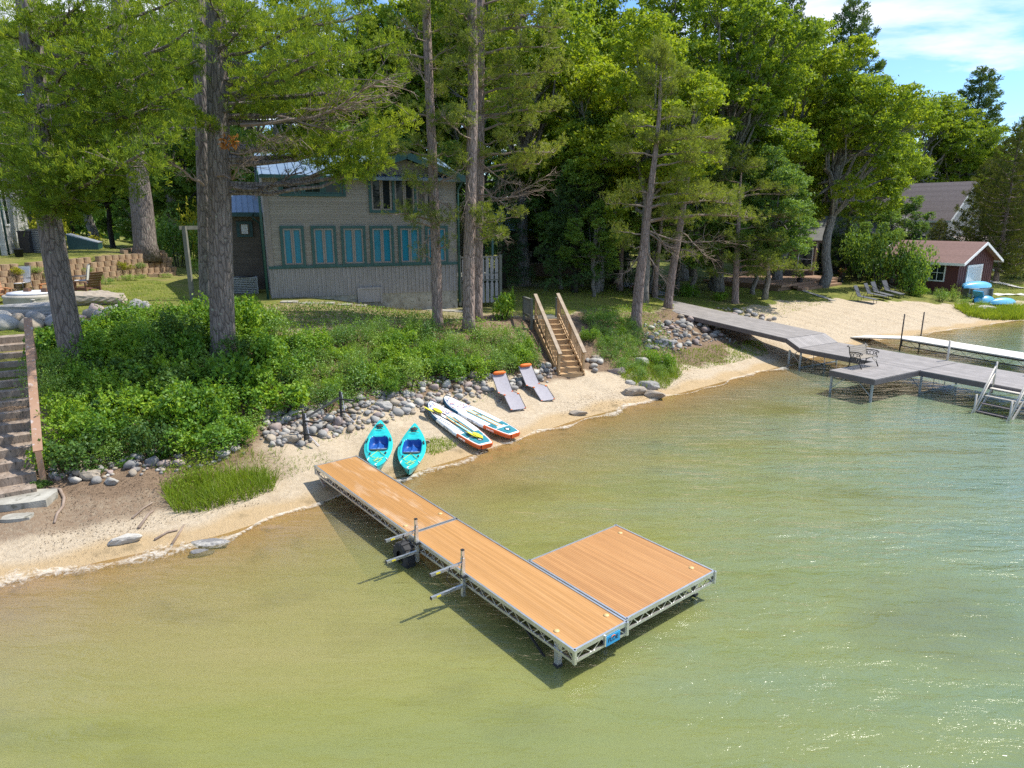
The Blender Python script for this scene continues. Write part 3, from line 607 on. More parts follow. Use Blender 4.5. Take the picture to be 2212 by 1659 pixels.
def sup(pt, pn, label):
    L = 3.5; up = nrm(np.array([0, 0, 1.])-nrm(pn-pt)*nrm(pn-pt)[2]); r = thing('paddleboard', label, 'paddleboard', mat=frame(pt, pn, up), group='inflatable paddleboards on the sand')
    hw = lambda u: np.interp(u, OU, OH); ue = np.unique(np.concatenate([np.linspace(0, 1, 41), OU])); rk = lambda u: .12*np.clip((u-.75)/.25, 0, 1)**2+.0*u
    vv = np.linspace(-1, 1, 9); U, Vv = np.meshgrid(ue, vv, indexing='ij')
    b = MB(); b.grid(np.stack([U*L, Vv*hw(U), .15+rk(U)-.012*np.abs(Vv)**6], -1).reshape(-1, 3), len(ue), 9); b.grid(np.stack([U*L, -Vv*hw(U), rk(U)+.0*U], -1).reshape(-1, 3), len(ue), 9); b.build('deck', m_['board'], r)
    for s in (-1, 1):
        for u0, u1, mt, nm in ((0, .30, 'orail', 'tail_rail'), (.30, .66, 'board', 'rail'), (.66, 1, 'navy', 'nose_rail')):
            uu = np.unique(np.concatenate([ue[(ue > u0) & (ue < u1)], [u0, u1]])); a = np.linspace(-1, 1, 9)
            U2, A2 = np.meshgrid(uu, a, indexing='ij'); bul = .045*np.sqrt(1-A2**2)
            b = MB(); b.grid(np.stack([U2*L, s*(hw(U2)+bul*np.clip(hw(U2)/.1, 0, 1)), .075+rk(U2)-s*A2*.069], -1).reshape(-1, 3), len(uu), 9); b.build(nm, m_[mt], r)
    b = MB(); b.box((-.012, 0, .078), (.04, .34, .13)); b.build('tail', m_['orail'], r)
    def slab(u0, u1, y0, y1, mat, nm, z=.156, clip=.05):
        uu = np.linspace(u0, u1, 13); b = MB()
        top = np.array([[u*L, max(-hw(u)+clip, min(hw(u)-clip, y)), z+rk(u)] for u in uu for y in (y0, y1)])
        b.grid(top, 13, 2, 0, False); return b.build(nm, m_[mat], r)
    slab(.70, .985, -.5, .5, 'print', 'nose_pad', .157, .035)
    tp = slab(.025, .16, -.5, .5, 'teal', 'tail_pad')
    for u0, u1, y0, y1, mt in ((.20, .66, -.05, .05, 'mint'), (.20, .66, .06, .10, 'ostripe'), (.20, .66, -.10, -.06, 'ostripe'), (.20, .62, .11, .17, 'teal'), (.20, .62, -.17, -.11, 'teal')): slab(u0, u1, y0, y1, mt, 'deck_stripe')
    slab(.17, .27, .18, .34, 'teal', 'deck_stripe'); slab(.17, .27, -.34, -.18, 'teal', 'deck_stripe')
    MB().lathe([(0, 0), (.10, 0), (.10, .004), (0, .005)], (.36, .0, .158), 20).build('emblem', m_['ink'], tp); MB().lathe([(0, 0), (.075, 0), (.075, .003), (0, .004)], (.36, .0, .162), 4).build('emblem', m_['board'], tp)
    b = MB(); b.tube([(1.62, -.04, .16), (1.68, -.03, .19), (1.74, .03, .19), (1.8, .04, .16)], .012, 6); b.build('handle', m_['black'], r)
    b = MB(); b.tube([(L-.06, -.06, .28), (L-.05, 0, .30), (L-.06, .06, .28)], .014, 6); b.build('nose_handle', m_['black'], r)
    for s in (1, ):
        text('BOTE', .12, m_['ink'], r, (1.65, .448, .075), (math.pi/2, 0, math.pi), ext=.002)
        text('EASRIDER', .075, m_['board'], r, (.72, .433, .08), (math.pi/2, 0, math.pi+.09), ext=.002)
    for k in range(4): MB().box((.75+.5*k, .30, .156), (.03, .02, .014)).build('ring', m_['black'], r)
    MB().prism([(.2, -.01), (.45, -.01), (.45, .01), (.2, .01)], -.16, .0).build('fin', m_['black'], r)
    return r
S1 = sup(on(1050, 979, .16), on(930, 884, .03), 'white paddleboard with orange tail carrying two kayak paddles')
S2 = sup(on(1112, 955, .16), on(978, 880, .03), 'white paddleboard with orange tail and bare deck, nearer the loungers')
m_['yblade'] = M('yellow_blade', (.62, .60, .04), (.70, .68, .07), 4, .4)
def paddle(a, c, label, tw):
    A = S1.matrix_world@Vector(a); Cc = S1.matrix_world@Vector(c); L = (Cc-A).length
    r = thing('kayak_paddle', label, 'paddle', mat=frame(A, Cc, S1.matrix_world.col[2][:3]), group='kayak paddles laid across the paddleboard')
    MB().tube([(.3, 0, 0), (L-.3, 0, 0)], .015, 8).build('shaft', m_['black'], r)
    for s, x0 in ((1, L-.5), (-1, .5)):
        us = np.linspace(0, 1, 9); w_ = [.016, .05, .085, .095, .098, .095, .085, .06, .01]
        b = MB(); ct, st = math.cos(tw), math.sin(tw)
        for sg in (1, -1):
            V = [[x0+s*u*.5, q*wd*ct, q*wd*st+.012*sg-.03*abs(q)*0] for u, wd in zip(us, w_) for q in (-1, 0, 1)]; b.grid(np.array(V), 9, 3)
        b.build('blade', m_['yblade'], r)
paddle((.30, -.06, .20), (2.95, .17, .24), 'yellow-bladed kayak paddle lying along the middle of the paddleboard', .1)
paddle((.42, .06, .20), (3.12, .42, .25), 'yellow-bladed kayak paddle overhanging the edge of the paddleboard', .35)
# ================================================================ two grey loungers on the sand
m_['sling'] = M('grey_mesh_fabric', (.30, .28, .30), (.36, .34, .36), 12, .8, bump=.2, bscale=120); m_['gframe'] = M('grey_tube', (.10, .10, .11), None, rough=.45, metal=.5)
m_['opil'] = M('orange_pillow', (.80, .15, .015), (.88, .2, .03), 5, .7)
def aim(p0, L, px, dz):
    best = min(np.linspace(-2.6, 2.6, 521), key=lambda a: abs(PROJ((p0[0]+L*math.sin(a), p0[1]+L*math.cos(a), p0[2]+dz))[0]-px)+(0 if abs(a) < 1.4 else 999))
    return np.array([math.sin(best), math.cos(best), 0])
def sand_lounger(px, py, hx, label):
    p = G(px, py); d = aim(p, 1.8, hx, .7); r = thing('beach_lounger', label, 'lounger', mat=rootm(p, d), group='grey folding loungers on the sand')
    pr = [(.0, .07), (.62, .40), (1.15, .32), (1.80, .84)]; w2 = .30
    zb = lambda x: float(hh(*(p+d*x)[:2])-p[2])
    pr = [(x, z+.5*zb(x)) for x, z in pr]
    b = MB()
    for k, (a, c) in enumerate(zip(pr[:-1], pr[1:])):
        n = 7; V = [[a[0]+(c[0]-a[0])*q/(n-1), y, a[1]+(c[1]-a[1])*q/(n-1)-.025*math.sin(math.pi*q/(n-1))*(1-(y/.28)**2)] for q in range(n) for y in np.linspace(-.28, .28, 7)]; b.grid(np.array(V), n, 7)
        V = [[v[0], v[1], v[2]-.008] for v in V]; b.grid(np.array(V), n, 7)
    b.build('sling', m_['sling'], r)
    b = MB()
    for s in (-w2, w2): b.tube([(x, s, z) for x, z in pr], .013, 7)
    b.tube([(pr[0][0], -w2, pr[0][1]), (pr[0][0]-.03, 0, pr[0][1]-.03), (pr[0][0], w2, pr[0][1])], .013, 7); b.tube([(pr[3][0], -w2, pr[3][1]), (pr[3][0]+.03, 0, pr[3][1]+.02), (pr[3][0], w2, pr[3][1])], .013, 7); b.build('frame', m_['gframe'], r)
    for x in (.70, 1.3):
        z0 = zb(x)-.02; b = MB(); zt = np.interp(x, [q[0] for q in pr], [q[1] for q in pr])
        b.tube([(x, -w2, zt), (x+.04, -w2, z0), (x+.04, w2, z0), (x, w2, zt)], .012, 6); b.build('leg', m_['gframe'], r)
    a = np.linspace(-.25, .25, 9); b = MB(); b.tube([(1.74, y, pr[3][1]+.03) for y in a], [.03, .06, .068, .07, .07, .07, .068, .06, .03], 12); b.build('pillow', m_['opil'], r)
    for x, z in ((.03, pr[0][1]), (.62, pr[1][1]), (1.15, pr[2][1])):
        for s in (-1, 1): MB().box((x, s*.27, z+.006), (.07, .06, .03)).build('corner_tab', m_['opil'], r)
sand_lounger(1120, 888, 1077, 'grey mesh lounger with orange pillow, on the side towards the paddleboards')
sand_lounger(1184, 868, 1134, 'grey mesh lounger with orange pillow, on the side towards the wooden stairs')
# ================================================================ wooden stairs with railings
m_['pine'] = M('new_pine_lumber', (.40, .255, .125), (.52, .345, .175), 3, .7, stretch=(1, 1, 4), bump=.1); m_['pine_w'] = M('weathered_rail', (.30, .225, .15), (.42, .33, .235), 3, .8, stretch=(1, 1, 3))
m_['oldwood'] = M('grey_green_lumber', (.13, .13, .105), (.20, .195, .16), 4, .85)
p0 = G(1235, 816); p1 = W(1180, 688, 2.55); NR = 11; rise = (2.55-p0[2])/NR
dh = (p1-p0)*np.array([1, 1, 0]); run = np.linalg.norm(dh)/NR; run = min(max(run, .24), .30)
st = thing('wooden_stairs', 'new pine staircase with two slatted railings climbing from the sand', 'stairs', mat=rootm(p0, nrm(dh)))
SW = 1.05
for k in range(NR):
    MB().box((k*run+.01, 0, rise*(k+.5)-.02), (.03, SW-.09, rise-.035)).build('riser', m_['pine'], st)
    MB().box((k*run+run/2+.0, 0, rise*(k+1)-.018), (run+.03, SW-.02 if k else SW+.1, .036)).build('tread', m_['pine'], st)
for s in (-1, 1):
    y = s*(SW/2+.045)
    MB().prism([(-.0, -.25), (.02, .16), (NR*run, NR*rise), (NR*run, NR*rise-.35), (.35, -.25)], -.02, .02, M=Matrix(((1, 0, 0, 0), (0, 0, -1, y), (0, 1, 0, 0), (0, 0, 0, 1)))).build('stringer', m_['pine'], st)
    yr = s*(SW/2+.01); sl_ = rise/run; zt = lambda x: rise+sl_*x
    for x in (.1, NR*run*.52, NR*run-.02): MB().box((x, yr, zt(x)+.36), (.095, .095, 1.02)).build('newel_post', m_['pine'], st)
    b = MB(); b.bar((-.05, yr, zt(-.05)+.89), (NR*run+.08, yr, zt(NR*run+.08)+.89), .15, .045); b.build('handrail', m_['pine_w'], st)
    b = MB(); b.bar((.0, yr, zt(0)+.06), (NR*run, yr, zt(NR*run)+.06), .045, .09); b.build('bottom_rail', m_['pine'], st)
    b = MB(); b.bar((.0, yr, zt(0)+.80), (NR*run, yr, zt(NR*run)+.80), .04, .09); b.build('top_rail', m_['pine'], st)
    for k in range(16):
        x = .22+(NR*run-.3)*k/15
        if abs(x-NR*run*.52) > .07: MB().box((x, yr+s*.036, zt(x)+.43), (.036, .036, .84)).build('baluster', m_['pine'], st)
# landing at the head of the stairs, weathered
ze = 2.55-p0[2]; x0 = NR*run
lt = []
b = MB()
for k in range(9): b.box((x0+.08+k*.148, -.05, ze-.02), (.14, 1.25, .036))
b.build('landing_board', m_['oldwood'], st)
for x, y, h_ in ((x0+.02, .72, .95), (x0+1.25, .72, .9), (x0+.02, -.62, .95), (x0+.45, -.62, .9)): MB().box((x, y, ze+h_/2-.3), (.10, .10, h_+.6)).build('landing_post', m_['oldwood'], st)
b = MB(); b.bar((x0, .72, ze+.9), (x0+1.3, .72, ze+.87), .12, .04); b.bar((x0, .72, ze+.12), (x0+1.3, .72, ze+.12), .04, .08); b.bar((x0, -.62, ze+.9), (x0+.5, -.62, ze+.88), .12, .04); b.build('landing_rail', m_['oldwood'], st)
for k in range(8): MB().box((x0+.15+k*.14, .72, ze+.5), (.035, .035, .78)).build('baluster', m_['oldwood'], st)
# ================================================================ timber steps at the left with brown handrail
m_['sleeper'] = M('old_timber_sleeper', (.19, .14, .10), (.36, .285, .22), 2.5, .9, bump=.4, bscale=12, stretch=(1, 3, 1), c3=(.09, .08, .06)); m_['brownp'] = M('brown_rail_paint', (.30, .17, .10), (.36, .22, .14), 3, .55, c3=(.42, .36, .33))
q0 = G(78, 1068); q1 = W(62, 722, 3.15); d = (q1-q0)*np.array([1, 1, 0]); LL = np.linalg.norm(d); SR = 15; r_ = (3.2-q0[2])/SR; rn = LL/SR
ls = thing('timber_steps', 'old weathered timber garden steps going up the bank with brown handrail', 'steps', mat=rootm(q0, nrm(d)))
for k in range(SR):
    MB().box((k*rn+.1, 1.1, r_*(k+.5)-.06), (.22, 2.25, r_+.10)).build('sleeper', m_['sleeper'], ls)
    MB().box((k*rn+rn*.5+.1, 1.1, r_*(k+1)-.10), (rn, 2.2, .12)).build('tread', m_['sleeper'], ls)
a_ = np.array(ls.matrix_world.inverted()@Vector(W(82, 975, 1.45))); e_ = np.array(ls.matrix_world.inverted()@Vector(W(60, 688, 4.15)))
b = MB(); b.bar(a_, a_+(e_-a_)*.52, .20, .05); b.build('handrail', m_['brownp'], ls); b = MB(); b.bar(a_+(e_-a_)*.522, e_, .20, .052); b.build('handrail', m_['brownp'], ls)
MB().bar(a_+(e_-a_)*.01-np.array([0, 0, 1.05]), a_+(e_-a_)*.01-np.array([0, 0, .03]), .13, .13).build('post', m_['brownp'], ls); MB().bar(e_-np.array([.05, 0, 1.2]), e_-np.array([.05, 0, .03]), .13, .13).build('post', m_['brownp'], ls); mid = a_+(e_-a_)*.5; MB().bar(mid-np.array([0, 0, 1.1]), mid-np.array([0, 0, .03]), .12, .12).build('post', m_['brownp'], ls)
def slab(name, label, cat, px, py, sx_, sy_, h_, rz, mat, group=None):
    p = G(px, py); b = MB(); k = 18; a = np.linspace(0, 2*math.pi, k, endpoint=False)
    sq = lambda t: 1/max(abs(math.cos(t)), abs(math.sin(t)))**.85
    pts = [(sx_*sq(t)*math.cos(t)*(1+random.uniform(-.05, .05)), sy_*sq(t)*math.sin(t)*(1+random.uniform(-.05, .05))) for t in a]
    b.prism(pts, -.12, h_); o = b.build(name, mat); o.location = p; o.rotation_euler = (0, 0, rz); return tag(o, label, cat, group)
slab('concrete_slab', 'grey concrete slab at the foot of the timber steps, sand on top', 'slab', 28, 1083, .85, .42, .10, .25, m_['conc'])
slab('paving_stone', 'flat grey paving stone on the sand below the concrete slab', 'paving stone', 38, 1118, .30, .17, .04, .2, m_['conc'])
# ================================================================ steel frame by the rocks
p = G(660, 955); q = G(738, 905); fr_ = thing('boat_rack', 'black steel storage rack frame standing among the fieldstones', 'rack', mat=rootm(p, (q-p)*np.array([1, 1, 0])))
Lq = np.linalg.norm((q-p)[:2]); dzq = q[2]-p[2]
for x, dz in ((0, 0), (Lq, dzq)):
    MB().box((x, 0, dz+.38), (.06, .06, 1.05)).build('post', m_['black'], fr_)
    for z in (.25, .66): MB().box((x, -.28, dz+z), (.045, .52, .045)).build('arm', m_['black'], fr_)
    b = MB(); b.tube([(x+.03, -.04, dz+.88), (x+.05, -.07, dz+.5), (x+.06, -.1, dz+.2), (x+.12, -.25, dz+.02), (x+.0, -.5, dz-.05)], .012, 5); b.build('rope', m_['rope'], fr_)
b = MB(); b.bar((0, 0, .72), (Lq, 0, dzq+.72), .04, .05); b.build('crossbar', m_['black'], fr_); b = MB(); b.bar((0, .0, .12), (Lq, 0, dzq+.12), .04, .05); b.build('crossbar', m_['black'], fr_)
# ================================================================ the lake house
m_['siding'] = M('taupe_lap_siding', (.30, .272, .245), (.375, .345, .315), 1.0, .75, stretch=(.25, .25, 5), planks=(2, .115, -.02)); m_['batten'] = M('grey_board_and_batten', (.28, .26, .25), (.38, .355, .345), 3, .8, stretch=(4, 4, .5))
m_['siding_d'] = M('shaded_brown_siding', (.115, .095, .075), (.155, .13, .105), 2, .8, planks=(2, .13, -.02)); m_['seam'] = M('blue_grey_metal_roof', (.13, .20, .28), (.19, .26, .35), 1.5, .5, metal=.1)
m_['paneb'] = GLASS('blue_window_glass', (.012, .20, .30), .12); m_['paned'] = GLASS('dark_window_glass', (.016, .022, .024), .03); m_['dkgreen'] = M('dark_green_metal', (.012, .055, .055), (.022, .08, .08), 3, .45)
HA, HB = G(587, 645), AT(990, 668, 34.4)
hx = nrm((HB-HA)*np.array([1, 1, 0])); hy = np.array([-hx[1], hx[0], 0.]); HL = float(np.linalg.norm((HB-HA)[:2])); HM = rootm(HA, hx)
def HP(x, y, off=0.):
    """zoomed-photo point -> (s, z) on the facade plane"""
    X, Y = (600+x/2.765)/1.2839, (380+y/2.765)/1.2839; u, v = X-1106, Y-829.5; dd = np.array([u, F*CP-v*SP, -(F*SP+v*CP)])
    o = HA+hy*off-np.array([0, 0, H]); k = np.dot(o, hy)/np.dot(dd, hy); p = dd*k; p[2] += H; p = p-HA
    return float(np.dot(p, hx)), float(p[2])
house = thing('lake_house', 'two-storey taupe house with dark green trim and blue windows facing the lake', 'house', mat=HM)
DEP = 9.
zE = HP(900, 288)[1]; zT = (HP(424, 1005)[1]+HP(1822, 965)[1])/2; zP = HP(1440, 172)[1]; sP = HP(1440, 150)[0]; sR = HP(1890, 280)[0]; sLf = 2*sP-sR; zB0, zB1 = HP(425, 1237)[1], HP(1822, 1178)[1]
def fac(b, poly, y0=0., y1=.02, mi=0):
    b.add([(x, y, z) for y in (y0, y1) for x, z in poly], [np.array([list(range(len(poly)))]), np.array([list(range(2*len(poly)-1, len(poly)-1, -1))])]+[np.array([[k, len(poly)+k, len(poly)+(k+1) % len(poly), (k+1) % len(poly)] for k in range(len(poly))])], mi)
def slabx(name, mat, parent, P, h=.1, seams=0, sm=None):
    """roof plane P = four corners (eave a, eave b, ridge b, ridge a) with thickness and standing seams"""
    P = [np.array(p, float) for p in P]; n = nrm(np.cross(P[1]-P[0], P[3]-P[0])); n = n if n[2] > 0 else -n
    b = MB(); b.add([p for p in P]+[p-n*h for p in P], np.array([[0, 1, 2, 3], [7, 6, 5, 4], [0, 4, 5, 1], [1, 5, 6, 2], [2, 6, 7, 3], [3, 7, 4, 0]]))
    for k in range(seams):
        q = (k+.5)/seams; b.bar(P[0]+(P[1]-P[0])*q+n*.02, P[3]+(P[2]-P[3])*q+n*.02, .03, .045)
    return b.build(name, mat, parent)
# walls
b = MB(); fac(b, [(0, zT), (HL, zT), (HL, zE), (sP, zP), (sLf, zE), (0, zE)], 0, .15)
b.box((.05, DEP/2, (zE-.6)/2), (.1, DEP-.3, zE+.6)); b.box((HL-.05, DEP/2, (zE-1.2)/2), (.1, DEP-.3, zE+1.2)); b.box((HL/2, DEP, (zE-.6)/2), (HL, .1, zE+.6)); b.build('wall', m_['siding'], house)
b = MB(); n = 46; fac(b, [(0, zB0), (HL, zB1), (HL, zT), (0, zT)], .01, .14)
for k in range(n+1): x = HL*k/n; b.box((min(max(x, .03), HL-.03), -.012, (zB0+(zB1-zB0)*k/n+zT)/2), (.045, .04, zT-zB0-(zB1-zB0)*k/n))
b.build('skirt_wall', m_['batten'], house)
b = MB(); b.box((HL/2, .1, -.9), (HL-.04, .14, 3.0)); b.build('foundation', m_['conc'], house)
MB().box((HL/2, -.02, zT), (HL+.04, .06, .13)).build('trim_band', m_['green'], house)
MB().box((.10, -.015, (zT+zE)/2), (.2, .05, zE-zT)).build('corner_board', m_['taupe'], house)
# roof: main plane running up behind the eave, cross gable on the right
zr = 1.25
sl0 = HP(335, 240, -.45)[0]
slabx('roof', m_['seam'], house, [(sl0-.1, -.5, zE-.10), (HL+.35, -.5, zE-.10), (HL+.35, DEP/2, zE+zr), (sl0-.1, DEP/2, zE+zr)], .14, 26)
slabx('roof', m_['seam'], house, [(HL+.35, DEP+.5, zE-.10), (sl0-.1, DEP+.5, zE-.10), (sl0-.1, DEP/2, zE+zr), (HL+.35, DEP/2, zE+zr)], .14, 10)
for s0 in (sLf-.45, sR+.12):
    o = slabx('gable_roof', m_['dkgreen'], house, [(s0, -.6, zE-.10+.02), (s0, DEP*.7, zE-.08), (sP, DEP*.7, zP+.24), (sP, -.6, zP+.22)], .16)
    b = MB(); b.bar((s0, -.62, zE-.18), (sP, -.62, zP+.14), .05, .30); b.build('bargeboard', m_['green'], o)
b = MB(); b.box(((sl0+sLf)/2, -.52, zE-.14), (sLf-sl0+.1, .12, .13)); b.build('gutter', m_['green'], house)
MB().tube([(HL*.66, DEP*.6, zE+.6), (HL*.66, DEP*.6, zE+2.1)], .07, 10).build('vent_pipe', m_['alu_d'], house)
def spout(x, z0, z1, bend):
    b = MB(); pts = [(x+bend*.45, -.35, z1+.25), (x+bend*.4, -.3, z1), (x+bend*.05, -.09, z1-.35), (x, -.08, z1-.6), (x, -.08, z0)]; b.tube(pts, .055, 8); b.build('downspout', m_['green'], house)
spout(-.16, zB0-.1, zE-.15, .0); spout(HL+.06, zB1-.6, zE-.2, .5)
# windows
def window(x0, x1, y0, y1, units, glass, lights=1, d=.0, sub=2, tr=.12):
    (s0, z1), (s1, z0) = HP(x0, y0), HP(x1, y1)
    if z1 < z0: z0, z1 = z1, z0
    b = MB()
    b.box((s0+tr/2, -.03, (z0+z1)/2), (tr, .08, z1-z0)); b.box((s1-tr/2, -.03, (z0+z1)/2), (tr, .08, z1-z0)); b.box(((s0+s1)/2, -.03, z1-tr/2), (s1-s0-2*tr, .08, tr)); b.box(((s0+s1)/2, -.045, z0+tr/2), (s1-s0-2*tr, .11, tr))
    for k in range(1, units): x = s0+tr+(s1-s0-2*tr)*k/units; b.box((x, -.028, (z0+z1)/2), (tr*.9, .075, z1-z0-2*tr))
    o = b.build('window', m_['green'], house); wu = (s1-s0-2*tr)/units
    for k in range(units):
        for q in range(sub):
            a = s0+tr+wu*k+(tr*.45 if k else 0)+(wu-(tr*.9 if units > 1 else 0))*q/sub+.005; c = s0+tr+wu*k+(tr*.45 if k else 0)+(wu-(tr*.9 if units > 1 else 0))*(q+1)/sub-.005
            t = .07; zb, zt_ = z0+tr+.005, z1-tr-.005; b = MB()
            b.box((a+t/2, -.02, (zb+zt_)/2), (t, .06, zt_-zb)); b.box((c-t/2, -.02, (zb+zt_)/2), (t, .06, zt_-zb)); b.box(((a+c)/2, -.021, zb+t/2), (c-a-2*t, .06, t)); b.box(((a+c)/2, -.021, zt_-t/2), (c-a-2*t, .06, t))
            b.build('sash', m_['taupe' if lights == 1 else 'green'], o)
            b = MB(); b.box(((a+c)/2, -.002, (zb+zt_)/2), (c-a-2*t, .012, zt_-zb-2*t)); b.build('pane', glass, o)
            if lights > 1:
                b = MB(); b.box(((a+c)/2, -.012, (zb+zt_)/2), (.025, .02, zt_-zb-.15)); b.box(((a+c)/2, -.013, zb+(zt_-zb)*.62), (c-a-.15, .02, .025)); b.build('glazing_bar', m_['green'], o)
for a_, c_, yb in ((482, 690, 997), (720, 932, 992), (950, 1155, 987), (1172, 1368, 982), (1388, 1577, 976), (1598, 1778, 970)): window(a_, c_, 681, yb, 1, m_['paneb'])
window(1160, 1708, 292, 583, 3, m_['paned']); window(468, 993, 300, 458, 3, m_['paned'], 2, sub=1)
(s0, z1), (s1, z0) = HP(1080, 1155), HP(1272, 1272); b = MB(); b.box(((s0+s1)/2, -.06, (z0+z1)/2), (s1-s0-.16, .05, z1-z0-.16))
for x in (s0+.04, s1-.04): b.box((x, -.07, (z0+z1)/2), (.08, .09, z1-z0))
b.box(((s0+s1)/2, -.07, z1-.04), (s1-s0-.16, .09, .08)); b.build('hatch', m_['batten'], house)
# low wing behind the left corner
ws0 = HP(100, 700, 3.6)[0]; zw0 = -.35; zw1 = HP(200, 575, 3.6)[1]
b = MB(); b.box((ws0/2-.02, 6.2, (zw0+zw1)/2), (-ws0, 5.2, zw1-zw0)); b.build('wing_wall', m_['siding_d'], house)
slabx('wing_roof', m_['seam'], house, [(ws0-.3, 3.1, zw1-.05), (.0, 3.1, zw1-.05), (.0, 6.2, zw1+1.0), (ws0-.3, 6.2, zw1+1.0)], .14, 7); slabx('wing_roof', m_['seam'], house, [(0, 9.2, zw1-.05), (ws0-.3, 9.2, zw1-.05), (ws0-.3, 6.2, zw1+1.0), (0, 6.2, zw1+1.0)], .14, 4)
MB().box((ws0/2, 3.07, zw1-.12), (-ws0+.4, .10, .2)).build('gutter', m_['dkgreen'], house)
(a_, zt_), (c_, zb) = HP(150, 648, 3.55), HP(283, 765, 3.55); b = MB(); b.box(((a_+c_)/2, 3.56, (zt_+zb)/2), (c_-a_, .09, zt_-zb)); wo = b.build('window', m_['dkgreen'], house); MB().box(((a_+c_)/2, 3.50, (zt_+zb)/2), (c_-a_-.3, .05, zt_-zb-.25)).build('pane', m_['paned'], wo)
for k in range(5): MB().box((a_+.25+k*(c_-a_-.5)/4, 3.47, (zt_+zb)/2), (.05, .03, zt_-zb-.3)).build('curtain', m_['white'], wo)
b = MB(); b.tube([(-.45, 2.95, zw1-.1), (-.5, 2.8, zw1-.3), (-.15, 3.3, zw1-.55), (-.12, 3.3, zw0)], .055, 8); b.build('downspout', m_['dkgreen'], house)
# air conditioner beside the wing
def hvac(name, label, M_, sx_, sy_, sz_):
    r = thing(name, label, 'air conditioner', mat=M_); MB().box((0, 0, sz_/2), (sx_, sy_, sz_)).build('casing', m_['alu_d'], r)
    b = MB()
    for k in range(11): b.box((0, -sy_/2-.006, .08+k*(sz_-.16)/10), (sx_-.12, .014, .03))
    b.build('grille', m_['black'], r); MB().lathe([(0, 0), (sx_*.42, 0), (sx_*.42, .02), (0, .03)], (0, 0, sz_), 18).build('fan_cover', m_['black'], r)
hvac('air_conditioner', 'grey air conditioner unit behind the big pine at the house wing', HM@Matrix.Translation((HP(205, 1040, 2.3)[0], 2.4, -.15)), 1.25, .8, 1.0)
# fence screen with pickets to the right of the house
fs0, fs1 = HL+.18, HP(2190, 1000)[0]; zf0, zf1 = HP(1990, 1285)[1], HP(2020, 915)[1]
fe = thing('deck_fence', 'grey picket deck screen with two gates beside the house corner', 'fence', mat=HM)
for x in (fs0, (fs0+fs1)/2-.1, fs1): MB().box((x, .25, (zf0+zf1)/2+.0), (.14, .14, zf1-zf0+.1)).build('post', m_['oldwood'], fe)
for x, h_ in ((fs1-.02, 1.3), (fs1-1.0, 1.3)): MB().box((x, 1.4, zf1+.2), (.1, .1, h_)).build('post', m_['green'], fe)
for z in (zf0+.15, (zf0+zf1)/2, zf1-.06): MB().box(((fs0+fs1)/2, .27, z), (fs1-fs0, .05, .1)).build('rail', m_['oldwood'], fe)
nP = 8
for k in range(nP):
    x = fs0+.22+(fs1-fs0-.44)*k/(nP-1)
    for z0_, z1_ in ((zf0+.05, (zf0+zf1)/2-.03), ((zf0+zf1)/2+.03, zf1-.05)):
        MB().prism([(x-.085, z0_), (x+.085, z0_), (x+.085, z1_-.15), (x+.03, z1_-.05), (x+.085, z1_), (x-.085, z1_), (x-.03, z1_-.05), (x-.085, z1_-.15)], -.02, .02, M=Matrix(((1, 0, 0, 0), (0, 0, 1, .23), (0, 1, 0, 0), (0, 0, 0, 1)))).build('picket', m_['batten'], fe)
MB().box(((fs0+fs1)/2, 1.6, zf1-1.1), (fs1-fs0, 2.6, .12)).build('deck_floor', m_['oldwood'], fe)
for z in (zf0+.35, (zf0+zf1)/2+.35): MB().box((fs0+.3, .215, z), (.3, .02, .05)).build('hinge', m_['black'], fe); MB().box((fs1-.3, .215, z), (.3, .02, .05)).build('hinge', m_['black'], fe)
# flagstones along the house
for k, (x, y) in enumerate(((625, 652), (660, 655), (700, 655), (738, 658), (775, 660), (810, 661), (845, 663), (880, 665), (925, 668), (965, 671), (1000, 673))): slab('stepping_stone', 'pale flat stepping stone in the path along the house front', 'stepping stone', x, y, .42+random.uniform(-.06, .06), .30, .03, random.uniform(-.3, .3), m_['conc'], 'stepping stones along the house')
# ================================================================ generic houses further off
m_['vinyl'] = M('white_vinyl_siding', (.58, .57, .55), (.66, .65, .63), 1.5, .6, planks=(2, .13, -.02)); m_['shing'] = M('grey_brown_shingles', (.20, .155, .14), (.30, .245, .225), 7, .9, planks=(2, .14, -.015)); m_['shingr'] = M('reddish_shingles', (.19, .105, .085), (.27, .16, .135), 7, .9, planks=(2, .12, -.015))
m_['navys'] = M('navy_siding', (.015, .022, .042), (.03, .04, .065), 2, .7, planks=(2, .14, -.02)); m_['yells'] = M('yellow_siding', (.58, .42, .15), (.66, .50, .21), 2, .7, planks=(2, .16, -.02)); m_['browns'] = M('brown_siding', (.17, .12, .095), (.22, .16, .13), 2, .8, planks=(2, .16, -.02)); m_['redb'] = M('dark_red_boards', (.075, .022, .022), (.12, .035, .033), 3, .75, stretch=(4, 4, .6)); m_['dkroof'] = M('dark_roofing', (.09, .09, .085), (.15, .15, .14), 4, .8)
